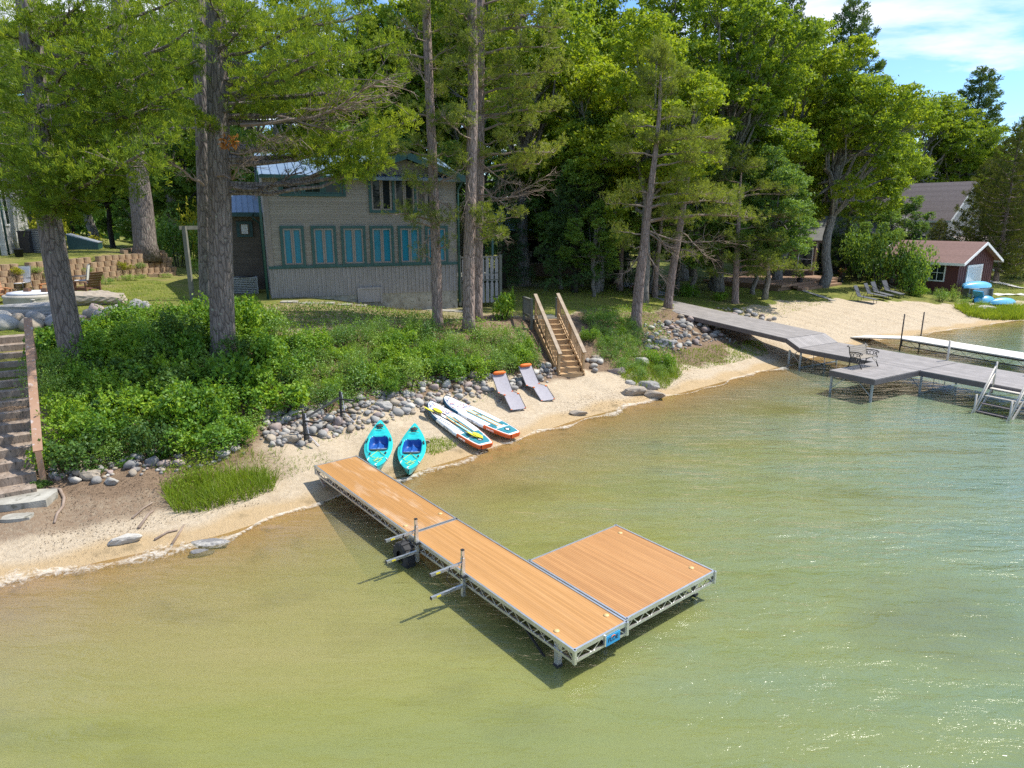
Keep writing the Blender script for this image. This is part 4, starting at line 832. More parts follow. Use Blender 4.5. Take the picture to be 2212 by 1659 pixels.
def cottage(name, label, M_, w_, d_, hw_, rise, wall, roof, trim, ridge='x', wins=(), over=.35, cat='house', base=.6):
    """box house in local frame: front face on y=0 from x=0..w, depth d; gable roof with ridge along x or y"""
    r = thing(name, label, cat, mat=M_)
    b = MB()
    if ridge == 'x':
        for x0, x1 in ((0, .1), (w_-.1, w_)): b.add([(x, y, z) for x in (x0, x1) for y, z in ((0, -base), (d_, -base), (d_, hw_), (d_/2, hw_+rise), (0, hw_))], [np.array([[0, 1, 2, 3, 4], [9, 8, 7, 6, 5]]), np.array([[k, 5+k, 5+(k+1) % 5, (k+1) % 5] for k in range(5)])])
        b.box((w_/2, .05, (hw_-base)/2), (w_-.2, .1, hw_+base)); b.box((w_/2, d_-.05, (hw_-base)/2), (w_-.2, .1, hw_+base))
    else:
        for y0, y1 in ((0, .1), (d_-.1, d_)): b.add([(x, y, z) for y in (y0, y1) for x, z in ((0, -base), (w_, -base), (w_, hw_), (w_/2, hw_+rise), (0, hw_))], [np.array([[0, 1, 2, 3, 4], [9, 8, 7, 6, 5]]), np.array([[k, 5+k, 5+(k+1) % 5, (k+1) % 5] for k in range(5)])])
        b.box((.05, d_/2, (hw_-base)/2), (.1, d_-.2, hw_+base)); b.box((w_-.05, d_/2, (hw_-base)/2), (.1, d_-.2, hw_+base))
    b.build('wall', wall, r); o = over; k = rise/((d_ if ridge == 'x' else w_)/2)
    if ridge == 'x': PL = [[(-o, -o, hw_-o*k+.05), (w_+o, -o, hw_-o*k+.05), (w_+o, d_/2, hw_+rise+.05), (-o, d_/2, hw_+rise+.05)], [(w_+o, d_+o, hw_-o*k+.05), (-o, d_+o, hw_-o*k+.05), (-o, d_/2, hw_+rise+.05), (w_+o, d_/2, hw_+rise+.05)]]
    else: PL = [[(-o, -o, hw_-o*k+.05), (-o, d_+o, hw_-o*k+.05), (w_/2, d_+o, hw_+rise+.05), (w_/2, -o, hw_+rise+.05)], [(w_+o, d_+o, hw_-o*k+.05), (w_+o, -o, hw_-o*k+.05), (w_/2, -o, hw_+rise+.05), (w_/2, d_+o, hw_+rise+.05)]]
    for P in PL:
        ro = slabx('roof', roof, r, P, .08)
        P = [np.array(p) for p in P]; ez = np.array([0, 0, -.14])
        e_ = ((P[0], P[1]), (P[1], P[2]), (P[0], P[3]))
        for a, c in e_: b = MB(); b.bar(a+ez*.75, c+ez*.75, .05, .20); b.build('fascia', trim, ro)
    for face, x0, x1, z0, z1, nx, nz, fr, gl in wins:
        def place(c, size):
            if face == 'f': return (c[0], -c[1], c[2]), (size[0], size[1], size[2])
            return ((w_+c[1]) if face == 'r' else -c[1], c[0], c[2]), (size[1], size[0], size[2])
        b = MB(); t = .09
        for c, sz in (((x0-t/2, .02, (z0+z1)/2), (t, .08, z1-z0+2*t)), ((x1+t/2, .02, (z0+z1)/2), (t, .08, z1-z0+2*t)), (((x0+x1)/2, .02, z0-t/2), (x1-x0, .10, t)), (((x0+x1)/2, .02, z1+t/2), (x1-x0, .08, t))): b.box(*place(c, sz))
        for i in range(1, nx): b.box(*place((x0+(x1-x0)*i/nx, .018, (z0+z1)/2), (.045, .05, z1-z0)))
        for i in range(1, nz): b.box(*place(((x0+x1)/2, .016, z0+(z1-z0)*i/nz), (x1-x0, .045, .045)))
        wo = b.build('window', fr, r); b = MB(); b.box(*place(((x0+x1)/2, .004, (z0+z1)/2), (x1-x0, .02, z1-z0))); b.build('pane', gl, wo)
    return r
# boathouse by the far beach
p0 = G(2062, 638); p1 = G(2135, 625); fw = float(np.linalg.norm((p1-p0)[:2])); fx = nrm((p1-p0)*np.array([1, 1, 0])); BM = rootm(p0, fx)
bh = cottage('boathouse', 'dark red board boathouse with white trim and white roller door', BM, fw, 6.0, 2.72, 1.35, m_['redb'], m_['shingr'], m_['white'], 'y', [('l', 1.0, 2.0, 1.1, 2.3, 2, 2, m_['white'], m_['paned'])], .55, 'boathouse')
for k in range(17): x = fw*k/16; z = 2.7+1.35*(1-abs(x-fw/2)/(fw/2)); MB().box((x, -.012, z/2-.1), (.05, .03, z-.15)).build('batten', m_['redb'], bh)
b = MB(); b.box((fw*.45, -.05, 1.15), (fw*.44, .08, 2.3)); dr = b.build('door_surround', m_['white'], bh)
m_['roller'] = M('white_roller_slats', (.62, .66, .68), (.70, .74, .76), 3, .5, planks=(2, .12, .02)); MB().box((fw*.45, -.085, 1.08), (fw*.36, .04, 2.1)).build('roller_door', m_['roller'], bh)
MB().box((fw*.5, -.1, 3.65), (.16, .12, .22)).build('gable_lamp', m_['white'], bh)
# tall shingled house behind the cedars at the right
hp = AT(2045, 500, 72); hp[2] = float(hh(hp[0], hp[1]))
TM = rootm(hp, (.84, .54, 0)); zpk = AT(2070, 392, 74)[2]-hp[2]; ze_ = AT(2050, 455, 72)[2]-hp[2]
cottage('shingled_house', 'tall house with grey-brown shingle roof and white rakes beyond the boathouse', TM, 8., 11., ze_-.6, zpk-ze_+.6, m_['vinyl'], m_['shing'], m_['white'], 'y', [('f', 1.2, 2.6, .9, 2.4, 2, 2, m_['white'], m_['paned']), ('f', 4.8, 6.6, .6, 2.4, 3, 2, m_['white'], m_['paned']), ('l', 1.5, 3.5, .9, 2.3, 3, 2, m_['white'], m_['paned']), ('l', 5.5, 7.5, .9, 2.3, 3, 2, m_['white'], m_['paned'])], .5)
vp = AT(2100, 520, 70); vp[2] = float(hh(vp[0], vp[1])); cottage('sun_room', 'low white sun room with many window panes beyond the boathouse', rootm(vp, (.95, .3, 0)), 7.5, 4, 2.7, .8, m_['white'], m_['shing'], m_['white'], 'x', [('f', .5+1.15*k, 1.35+1.15*k, .7, 2.3, 2, 3, m_['white'], m_['paned']) for k in range(6)], .4, 'sun room')
# brown cottage with the deck, navy house, yellow cottage
bp_ = AT(1645, 590, 62); bp_[2] = float(hh(bp_[0], bp_[1])); ex = AT(1757, 585, 60)
cottage('brown_cottage', 'brown sided cottage with dark roof behind the wooden deck', rootm(bp_, (ex-bp_)*np.array([1, 1, 0])), float(np.linalg.norm((ex-bp_)[:2])), 7, AT(1700, 514, 61)[2]-bp_[2], 1.5, m_['browns'], m_['dkroof'], m_['browns'], 'x', [('f', 3.05, 4.1, .85, 2.6, 1, 2, m_['white'], m_['paned']), ('r', .6, 1.6, 1.0, 2.5, 1, 2, m_['yells'], m_['paned'])], .5)
np_ = AT(1757, 592, 66); np_[2] = float(hh(np_[0], np_[1])); cottage('navy_house', 'dark navy sided house between the brown cottage and the yellow one', rootm(np_, (.98, -.05, 0)), 9.5, 7, AT(1780, 505, 66)[2]-np_[2], 1.6, m_['navys'], m_['dkroof'], m_['navys'], 'x', [('f', .35, 1.5, 1.1, 2.9, 1, 2, m_['yells'], m_['paned'])], .4)
yp = AT(1800, 588, 68); yp[2] = float(hh(yp[0], yp[1])); cottage('yellow_cottage', 'small yellow sided cottage behind the thick grey trunk', rootm(yp, (.98, .1, 0)), 2.6, 4, AT(1820, 508, 68)[2]-yp[2], .7, m_['yells'], m_['dkroof'], m_['yells'], 'x', [('f', .3, 2.3, AT(1820, 540, 68)[2]-yp[2], AT(1820, 515, 68)[2]-yp[2], 4, 1, m_['yells'], m_['paned'])], .25)
# cottage in the shade behind the wooden stairs
cp_ = AT(1085, 575, 57); cp_[2] = float(hh(cp_[0], cp_[1])); cottage('shaded_cottage', 'cottage with pale metal roof and framed windows in deep shade under the trees', rootm(cp_, (1, .08, 0)), 10.5, 7, AT(1150, 492, 57)[2]-cp_[2], 1.4, m_['browns'], m_['seam'], m_['dkgreen'], 'x', [('f', 2.1, 5.0, 1.0, 2.9, 3, 2, m_['taupe'], m_['paned']), ('f', 7, 9, 1.0, 2.6, 2, 2, m_['taupe'], m_['paned'])], .6)
# white neighbour at the far left
c0 = G(12, 552); c1 = AT(70, 540, float(c0[1])+5.5); lx = nrm((c1-c0)*np.array([1, 1, 0]))
nb = thing('white_house', 'pale vinyl-sided house corner at the left edge with dark downspout', 'house', mat=rootm(c0, lx)); Lw = float(np.linalg.norm((c1-c0)[:2])); zt_ = AT(12, 360, float(c0[1]))[2]-c0[2]
MB().box((Lw/2, .08, zt_/2-.3), (Lw, .16, zt_+.6)).build('wall', m_['vinyl'], nb); b = MB(); b.bar((-.03, -.02, zt_/2-.3), (-.03, 6., zt_/2-.3), .16, zt_+.6); 
MB().box((-2.5, 2.0, zt_/2-.3), (5, .16, zt_+.6), Matrix.Rotation(math.radians(-38), 3, 'Z')).build('wall', m_['vinyl'], nb)
MB().box((0.05, -.02, zt_/2-.3), (.2, .12, zt_+.6)).build('corner_board', m_['vinyl'], nb); MB().tube([(.32, -.08, -.2), (.32, -.08, zt_)], .06, 8).build('downspout', m_['dkgreen'], nb)
slabx('roof', m_['shing'], nb, [(-4, -.5, zt_), (Lw+.4, -.5, zt_), (Lw+.4, 5, zt_+2.2), (-4, 5, zt_+2.2)], .15)
b = MB(); b.box((1.35, -.02, 2.45), (.75, .08, 1.95)); wo = b.build('window', m_['white'], nb); MB().box((1.35, -.05, 2.45), (.55, .05, 1.7)).build('pane', m_['paned'], wo)
hvac('air_conditioner', 'tall grey heat pump against the pale house, partly behind the leaning pine', rootm(G(95, 545), (.85, -.1, 0)), 1.15, .8, 1.25)
slab_p = G(62, 546); MB().box((0, 0, .5), (.45, .7, 1.0))
bx = MB(); bx.box((0, 0, .55), (.55, .75, 1.1)); bx.box((0, 0, 1.12), (.6, .8, .06)); o = bx.build('utility_cabinet', m_['black']); o.location = G(66, 545); tag(o, 'black utility cabinet between the pale house and the heat pump', 'cabinet')
bk = MB(); bk.lathe([(.17, 0), (.21, .42), (.23, .42), (.2, .36), (.16, .05)], n=16); o = bk.build('bucket', m_['black']); o.location = G(42, 555); tag(o, 'black bucket at the foot of the dark downspout', 'bucket')
ch_ = thing('cellar_hatch', 'dark green sloping cellar hatch on the upper lawn', 'cellar hatch', mat=rootm(G(148, 540), (.9, .35, 0))); MB().prism([(0, -.1), (1.5, -.1), (1.5, .35), (0, .85)], -.7, .7, M=Matrix(((1, 0, 0, 0), (0, 0, -1, .7), (0, 1, 0, 0), (0, 0, 0, 1)))).build('frame', m_['dkgreen'], ch_); b = MB(); b.bar((-.03, .7, .88), (1.53, .7, .38), 1.3, .05); b.build('door', m_['alu_d'], ch_)
# arbour post with lattice left of the big pines
ap = G(416, 648); ar = thing('garden_arbor', 'weathered arbor post with cross beam and vine beside the big pines', 'arbor', loc=ap)
for x, y, h_ in ((0, 0, AT(416, 488, ap[1])[2]-ap[2]), (1.1, 1.1, 3.2)): MB().box((x, y, h_/2-.1), (.16, .16, h_+.2)).build('post', m_['oldwood'], ar)
hT = AT(416, 492, ap[1])[2]-ap[2]; b = MB(); b.bar((-.15, -.15, hT), (1.2, 1.2, hT), .06, .16); b.build('beam', m_['oldwood'], ar)
for k in range(4): MB().box((.35+.28*k, .35+.28*k, 1.2), (.03, .03, 2.4)).build('lattice_bar', m_['black'], ar)
# ================================================================ grey neighbouring dock with bench
m_['comp'] = M('grey_composite_deck', (.23, .21, .195), (.33, .30, .28), 2, .7, planks=(1, .15, .012)); m_['fasc'] = M('dark_fascia', (.11, .095, .095), (.15, .13, .13), 3, .6); m_['galv'] = M('galvanised_steel', (.30, .34, .37), (.42, .46, .48), 5, .45, .5); m_['beige'] = M('beige_tube', (.55, .50, .42), (.63, .58, .50), 4, .5)
z2 = .95
a0, a1 = W(1728, 752, z2), W(2126, 826, z2); gx = nrm(a1-a0); gM = rootm(a0, gx); gI = gM.inverted()
wA = np.array(gI@Vector(W(2022, 785, z2)))[1]; wB = np.array(gI@Vector(W(1786, 727, z2)))[1]; GW = float(wA+wB)/2
gd = thing('grey_dock', 'long grey composite dock with ramp and side platform, bench standing on it', 'dock', mat=gM)
def gsec(x0, x1, y0, y1, dz0=0., dz1=0., name='deck_section'):
    P = lambda x, y, dz=0: np.array([x, y, dz0+(dz1-dz0)*(x-x0)/(x1-x0)+dz])
    b = MB(); b.add([P(x, y, dz) for x in (x0+.01, x1-.01) for y in (y0, y1) for dz in (-.04, 0)], np.array([[0, 1, 3, 2], [4, 6, 7, 5], [0, 4, 5, 1], [2, 3, 7, 6], [0, 2, 6, 4], [1, 5, 7, 3]])); o = b.build('deck_panel', m_['comp'], gd)
    for y in (y0+.02, y1-.02): b = MB(); b.bar(P(x0, y, -.135), P(x1, y, -.135), .05, .19); b.build('fascia', m_['fasc'], gd)
    for x in (x0+.02, x1-.02): b = MB(); b.bar(P(x, y0+.05, -.135), P(x, y1-.05, -.135), .04, .188); b.build('fascia', m_['fasc'], gd)
    return P
xe = float(np.array(gI@Vector(W(1972, 803, z2)))[0])
gsec(0, xe, 0, GW); gsec(xe+.02, xe+4.2, 0, GW); gsec(xe+4.22, xe+12, 0, GW)
pr = np.array(gI@Vector(gz(W(1425, 640, 1.95), .06)))
sp_ = W(1640, 737, 1.35); sp_ = np.array(gI@Vector(sp_))
xr = float(sp_[0]); gsec(xr, -.02, 0, GW, .35, 0.)
xr2 = float(pr[0]); gsec(xr2, xr-.02, 0, GW, float(pr[2]), .35)
q = [np.array(gI@Vector(W(x, y, z2))) for x, y in ((1803, 797), (1896, 821))]; pw = float(min(q[0][1], q[1][1])); px0 = float(q[0][0])
gsec(px0, xe, pw, -.03)
def gleg(x, y, dep=1.6, br=0):
    MB().box((x, y, -.2-dep/2), (.07, .07, dep)).build('leg', m_['galv'], gd)
    if br: b = MB(); b.bar((x, y, -.75), (x+br, y, -.22), .025, .025); b.build('brace', m_['galv'], gd)
for x, y, d_, br in ((px0+.1, pw+.08, 1.3, .6), (xe-.12, pw+.08, 1.4, -.6), (px0+.1, -.1, 1.3, 0), (xe+.1, .05, 1.5, -.6), (xe+.1, GW-.05, 1.5, 0), (.05, .05, 1.2, -.6), (.05, GW-.05, 1.2, 0), (xe+4.2, .05, 1.6, -.6), (xe+4.2, GW-.05, 1.6, 0), (xe+8, .05, 1.6, 0), (xe+8, GW-.05, 1.6, 0), (xr+.2, .06, .7, .4), (xr+.2, GW-.06, .7, 0), (xr-3.5, .06, .9, .4)): gleg(x, y, d_, br)
for x in (.05, xe+.1, xe+4.2):
    b = MB(); b.bar((x, .05, -.95), (x, GW-.05, -.95), .05, .05); b.build('crossbar', m_['galv'], gd)
    for k in (.35, .65): b = MB(); b.bar((x, GW*k, -.95), (x, GW*k, -.2), .02, .02); b.build('stay', m_['galv'], gd)
for px_, py_ in ((2024, 783), (2213, 815)):
    v = np.array(gI@Vector(W(px_, py_, z2))); MB().tube([(v[0], GW+.04, -.3), (v[0], GW+.04, .88)], .045, 10).build('mooring_post', m_['beige'], gd)
# cast iron bench
def scroll(b, pts, r=.018, n=6): b.tube(pts, r, n)
m_['slatw'] = M('weathered_bench_slats', (.26, .22, .17), (.38, .33, .26), 5, .8, stretch=(1, 4, 4)); m_['iron'] = M('black_cast_iron', (.012, .012, .013), (.025, .025, .025), 9, .45)
bc = W(1864, 792, z2); be = W(1893, 783, z2)
bxd = nrm(W(1880, 789, z2)-W(1853, 797, z2))
fl = np.array(gI@Vector(bc)); bench = thing('park_bench', 'black cast iron bench with weathered slats on the grey dock platform', 'bench', mat=gM@Matrix.Translation((float(fl[0]), float(fl[1]), .004))@Matrix.Rotation(math.radians(90), 4, 'Z'))
for s in (-.58, .58):
    b = MB(); a = np.linspace(0, 1, 8)
    b.tube([(s, .30, .0), (s, .24, .12), (s, .25, .28), (s, .21, .42)], .022, 6); b.tube([(s, -.30, .0), (s, -.22, .15), (s, -.20, .30), (s, -.22, .42)], .022, 6)
    b.tube([(s, .24, .40), (s, -.22, .42)], .024, 6); b.tube([(s, .22, .40), (s, .30, .6), (s, .34, .82), (s, .40, .88), (s, .43, .84)], .024, 6)
    b.tube([(s, .28, .63), (s, 0, .66), (s, -.20, .65), (s, -.27, .60), (s, -.22, .56)], .022, 6); b.tube([(s, -.2, .42), (s, -.15, .55), (s, -.19, .64)], .018, 6)
    for c, r in (((s, .04, .53), .085), ((s, .17, .52), .06), ((s, -.08, .54), .05)): b.tube([(c[0], c[1]+r*math.cos(t), c[2]+r*math.sin(t)) for t in np.linspace(0, 6.28, 11)], .012, 5)
    b.tube([(s, -.21, .25), (s, 0, .36), (s, .24, .22)], .016, 5); b.tube([(s, -.23, .15), (s, -.02, .30), (s, .02, .40)], .014, 5); b.build('side_frame', m_['iron'], bench)
for k in range(5): MB().box((0, -.19+.095*k, .435), (1.2, .075, .025)).build('seat_slat', m_['slatw'], bench)
for k in range(5): MB().box((0, .235+.028*k, .50+.082*k), (1.2, .022, .066), Matrix.Rotation(-.3, 3, 'X')).build('back_slat', m_['slatw'], bench)
# dock steps
lad = np.array(gI@Vector(W(2095, 830, z2))); lx0 = float(np.array(gI@Vector(W(2118, 835, z2)))[0])
ld = thing('dock_steps', 'beige tube steps with dark treads leading from the grey dock into water', 'dock steps', mat=gM@Matrix.Translation((lx0+.05, 0, 0)))
sw = 1.15
for x in (0, sw):
    for dz in (0, .28):
        b = MB(); b.tube([(x, .0, .75-dz), (x, -1.35, -1.05-dz*.8)], .028, 8); b.build('side_rail', m_['beige'], ld)
    b = MB(); b.tube([(x, .02, -.35), (x, .02, .85)], .035, 8); b.build('post', m_['beige'], ld); b = MB(); b.tube([(x, -1.12, -1.3), (x, -1.12, -.25)], .035, 8); b.build('post', m_['beige'], ld)
    b = MB(); b.bar((x, .0, -.2), (x, -1.25, -1.35), .04, .09); b.build('stringer', m_['beige'], ld)
for k, (y, z) in enumerate(((-.16, -.13), (-.40, -.38), (-.66, -.64), (-.92, -.90))): MB().box((sw/2, y, z), (sw-.04, .22, .035)).build('tread', m_['beige'] if k < 2 else m_['fasc'], ld)
# white dock beyond
m_['pale'] = M('pale_dock_boards', (.66, .62, .55), (.76, .72, .65), 2, .7, planks=(0, .15, .006)); m_['rust'] = M('rusty_truss', (.05, .04, .035), (.10, .075, .06), 6, .8)
z3 = .62; c0 = W(1946, 731, z3); c1 = W(2212, 775, z3); cx = nrm(c1-c0); cM = rootm(c0, cx); cI = cM.inverted(); CW = float(np.array(cI@Vector(W(2150, 752, z3)))[1])
CW = min(max(CW, 1.0), 1.6)
wd_ = thing('white_dock', 'pale boarded dock on dark trusses with thin posts, beyond the grey dock', 'dock', mat=cM)
for x0, x1, dz in ((0, 6.2, 0), (6.23, 13, 0)):
    MB().box(((x0+x1)/2, CW/2, -.03), (x1-x0-.02, CW, .06)).build('deck_panel', m_['pale'], wd_)
    b = MB()
    for y in (.05, CW-.05): truss(b, (x0+.05, y, -.07), (x1-.05, y, -.07), .33, 7)
    b.build('truss', m_['rust'], wd_)
b = MB(); tp = np.array(cI@Vector(G(1891, 726)+np.array([0, 0, .12]))); b.add([(tp[0], y, tp[2]+dz) for y in (0, CW) for dz in (-.06, 0)]+[(-.02, y, dz) for y in (0, CW) for dz in (-.06, 0)], np.array([[0, 1, 3, 2], [4, 6, 7, 5], [0, 4, 5, 1], [2, 3, 7, 6], [0, 2, 6, 4], [1, 5, 7, 3]])); b.build('ramp_panel', m_['pale'], wd_)
for x, y, h_, mt in ((.05, -.04, 1.35, 'rust'), (.05, CW+.04, 1.35, 'rust'), (6.2, -.04, 1.2, 'alu_d'), (6.2, CW+.04, 1.1, 'beige')): MB().tube([(x, y, -.9), (x, y, h_)], .035, 8).build('post', m_[mt], wd_)
# ================================================================ far beach: loungers, timber deck, urns, boats
m_['slingd'] = M('charcoal_sling', (.05, .055, .065), (.08, .085, .095), 9, .7)
def chaise(px, py, hx_, label):
    p = G(px, py); d = aim(p, 1.9, hx_, .4); r = thing('chaise_lounge', label, 'lounger', mat=rootm(p+np.array([0, 0, .0]), d), group='dark loungers in a row on the far beach')
    zb = lambda x: float(hh(*(p+d*x)[:2])-p[2])
    b = MB(); b.bar((.0, 0, .33), (1.25, 0, .36+zb(1.2)), .62, .03); b.build('seat', m_['slingd'], r); b = MB(); b.bar((1.25, 0, .36+zb(1.2)), (1.62, 0, 1.05+zb(1.6)), .60, .03); b.build('backrest', m_['slingd'], r)
    for x in (.12, 1.2):
        for s in (-.29, .29): b = MB(); b.tube([(x, s, .33), (x-.03, s, zb(x)-.02)], .018, 6); b.build('leg', m_['black'], r)
    for s in (-.32, .32): b = MB(); b.tube([(1.5, s, .8+zb(1.5)), (1.1, s, .62+zb(1.1)), (.85, s, .60+zb(.9)), (.8, s, .34)], .016, 6); b.build('armrest', m_['black'], r); b = MB(); b.tube([(1.5, s, .85+zb(1.5)), (1.75, s, zb(1.75))], .016, 6); b.build('back_stay', m_['black'], r)
chaise(1893, 657, 1836, 'charcoal lounger on the far sand, end of the row nearest the timber deck'); chaise(1914, 650, 1858, 'charcoal lounger on the far sand, second from the timber deck'); chaise(1926, 648, 1874, 'charcoal lounger on the far sand, second from the boathouse'); chaise(1949, 645, 1899, 'charcoal lounger on the far sand, set apart at the boathouse end')
m_['tdeck'] = M('brown_deck_boards', (.26, .15, .09), (.34, .21, .13), 2, .7, planks=(1, .14, .01))
k0 = G(1733, 629); k1 = G(1818, 616); kd = rootm(k0, (k1-k0)*np.array([1, 1, 0])); kw = float(np.linalg.norm((k1-k0)[:2]))
td_ = thing('timber_deck', 'low brown timber deck with two wide steps between two flower urns', 'deck', mat=kd)
for k in range(3): MB().box((kw/2-.2*k*0, .2+.36*k+(3.2 if k == 2 else 0), .10+.17*k), (kw+(4.0 if k == 2 else 0), .40+(6.4 if k == 2 else 0), .20 if k < 2 else .16)).build('step' if k < 2 else 'deck_floor', m_['tdeck'], td_)
b = MB(); b.box((kw/2, 4.1, .1), (kw+3.9, 6.2, .6)); b.build('skirt', m_['tdeck'], td_)
m_['urnm'] = M('black_urn', (.015, .015, .017), (.03, .03, .03), 6, .4)
def leafball(b, c, r, n, size, mi=0, zs=1.): blob(b, np.array(c), r, n, size, mi, zs)
def quads(b, C, L, Wd, mi=0, upb=.8):
    n = len(C); N_ = nrm(rng.normal(size=(n, 3))+np.array([0, 0, upb])); d = nrm(np.cross(N_, rng.normal(size=(n, 3)))); s = np.cross(N_, d)
    l = (L*rng.uniform(.7, 1.25, (n, 1))); w_ = Wd*rng.uniform(.7, 1.25, (n, 1))
    V = np.stack([C-d*l, C+s*w_-d*l*.1, C+d*l, C-s*w_-d*l*.1], 1).reshape(-1, 3); b.add(V, np.arange(4*n).reshape(n, 4), mi)
def blob(b, c, r, n, size, mi=0, zs=1.):
    p = nrm(rng.normal(size=(n, 3)))*(rng.uniform(0, 1, (n, 1))**.45)*r; p[:, 2] *= zs; quads(b, c+p, size, size*.5, mi)
def urn(px, py, label):
    p = G(px, py); r = thing('flower_urn', label, 'urn', loc=p); b = MB(); b.lathe([(.20, 0), (.20, .06), (.09, .12), (.08, .28), (.2, .40), (.24, .6), (.22, .75), (.27, .78), (.24, .80)], n=16); b.build('urn', m_['urnm'], r)
    b = MB(); blob(b, np.array([0, 0, .98]), .36, 260, .06, 0, .75); blob(b, np.array([0, 0, .98]), .40, 130, .05, 1, .75); b.build('flowers', [m_['leaf_shrub'], m_['flower']], r)
urn(1726, 622, 'black urn of red flowers at the near corner of the timber deck steps'); urn(1818, 610, 'black urn of pink flowers at the boathouse end of the deck steps')
m_['skyb'] = M('pale_blue_plastic', (.10, .42, .62), (.16, .50, .70), 2, .35, coat=.2); m_['skyb2'] = M('mid_blue_plastic', (.03, .28, .52), (.05, .34, .58), 2, .35, coat=.2)
def hullshape(b, L, Wd, Hh, flip=1, n=25):
    u = np.linspace(0, 1, n); v = np.linspace(-1, 1, 13); U, V_ = np.meshgrid(u, v, indexing='ij'); w_ = Wd/2*np.sin(np.pi*np.clip(U, .01, .99))**.6
    b.grid(np.stack([U*L, V_*w_, Hh*(1-np.abs(V_)**2.4)*np.sin(np.pi*np.clip(U, .03, .97))**.35], -1).reshape(-1, 3), n, 13); b.grid(np.stack([U*L, -V_*w_, -.06*Hh*(1-V_**2)], -1).reshape(-1, 3), n, 13)
b = MB(); b.box((0, 0, .3), (2.6, .9, .06))
r0 = G(2086, 645); r1 = G(2150, 640); rM = rootm(r0, (1, .22, 0))
rk = thing('boat_stand', 'low grey timber stand in front of the boathouse door carrying upturned kayak', 'stand', mat=rM)
for x in (.35, 2.2): MB().box((x, .2, .38), (.12, .9, .78)).build('trestle', m_['oldwood'], rk)
MB().box((1.25, .0, .45), (2.1, .06, .6)).build('panel', m_['alu_d'], rk)
def kayak2(name, label, M_, mt, L=3.0):
    r = thing(name, label, 'kayak', mat=M_, group='blue boats beside the boathouse'); b = MB(); hullshape(b, L, .85, .42); b.build('hull', m_[mt], r); b = MB(); b.tube([(.05+L*.9*k/12, .0, .40*math.sin(math.pi*min(max(.05+.9*k/12, .03), .97))**.35+.02) for k in range(13)], .03, 5); b.build('keel', m_[mt], r); b = MB(); b.tube([(L*.96, -.08, .22), (L*.99, 0, .12), (L*.96, .08, .22)], .02, 5); b.build('handle', m_['black'], r)
kayak2('upturned_kayak', 'pale blue upturned kayak on the stand before the roller door', rM@Matrix.Translation((-.15, .25, .80))@Matrix.Rotation(.1, 4, 'Z'), 'skyb')
kayak2('upturned_kayak', 'pale blue upturned kayak behind the other one on the stand', rM@Matrix.Translation((.45, .95, .80))@Matrix.Rotation(.05, 4, 'Z'), 'skyb')
r1 = G(2122, 658); kayak2('blue_kayak', 'pale blue boat lying in the grass in front of the stand', rootm(r1+np.array([.5, 0, .05]), (1, .25, 0)), 'skyb', 2.5)
pb = thing('pedal_boat', 'mid blue plastic pedal boat tilted in the grass below the kayak stand', 'boat', mat=rootm(G(2106, 655)+np.array([0, .2, .05]), (1, .3, 0))); b = MB(); hullshape(b, 2.0, 1.3, .5); b.build('hull', m_['skyb2'], pb); MB().box((.4, .0, .62), (.12, .8, .5), Matrix.Rotation(-.45, 3, 'Y')).build('seat_back', m_['skyb2'], pb); MB().box((.9, .0, .5), (.3, .25, .04)).build('footwell', m_['black'], pb)
for z_, lb in ((.35, 'red kayak on the lower arms of a rack beside the grey oak trunk'), (.95, 'red kayak on the upper arms of a rack beside the grey oak trunk')):
    rp_ = G(1098, 572); m_['redk'] = m_.get('redk') or M('red_plastic', (.55, .06, .03), (.65, .09, .04), 3, .4); kr = thing('red_kayak', lb, 'kayak', mat=rootm(rp_+np.array([0, -.2, z_+.15]), (1, -.25, 0)), group='red kayaks on the shaded rack'); b = MB(); hullshape(b, 2.6, .7, .34); b.build('hull', m_['redk'], kr); b = MB(); b.tube([(.1, 0, .2), (2.5, 0, .2)], .02, 5); b.build('keel', m_['redk'], kr)
kk = thing('kayak_stand', 'dark timber rack holding two red kayaks in the shade', 'rack', mat=rootm(G(1098, 572), (1, -.25, 0)))
for x in (.4, 2.1):
    MB().box((x, .35, .7), (.09, .09, 1.5)).build('post', m_['bark_d'], kk)
    for z_ in (.42, 1.02): MB().box((x, 0, z_), (.07, .8, .06)).build('arm', m_['bark_d'], kk)
ln = thing('garden_lantern', 'brown metal lantern on thin legs in front of the dark bushes', 'lantern', loc=G(1926, 628)); b = MB(); b.lathe([(.25, .62), (.27, .65), (.27, 1.12), (.12, 1.3), (.03, 1.34)], n=12); b.build('body', m_['fasc'], ln); MB().box((0, -.26, .88), (.26, .03, .32)).build('opening', m_['tdeck'], ln)
for a in (0, 2.1, 4.2): b = MB(); b.tube([(.2*math.cos(a), .2*math.sin(a), .64), (.26*math.cos(a), .26*math.sin(a), -.02)], .02, 5); b.build('leg', m_['black'], ln)
pc = thing('patio_chair', 'dark patio chair with bright blue towel over its back on the timber deck', 'chair', mat=rootm(G(1640, 596)+np.array([0, 0, .4]), (1, -.2, 0)))
MB().box((0, 0, .45), (.55, .55, .05)).build('seat', m_['slingd'], pc); MB().box((0, .28, .75), (.55, .05, .6)).build('backrest', m_['slingd'], pc); m_['towel'] = M('blue_towel', (.01, .13, .45), (.02, .2, .6), 4, .9); MB().box((0, .25, .83), (.48, .16, .55)).build('towel', m_['towel'], pc)
for x in (-.25, .25):
    for y in (-.25, .25): MB().box((x, y, .22), (.04, .04, .44)).build('leg', m_['black'], pc)
fe2 = thing('rail_fence', 'dark wooden post and rail fence crossing the lawn behind the deck', 'fence', mat=rootm(G(1745, 600), (1, .05, 0)))
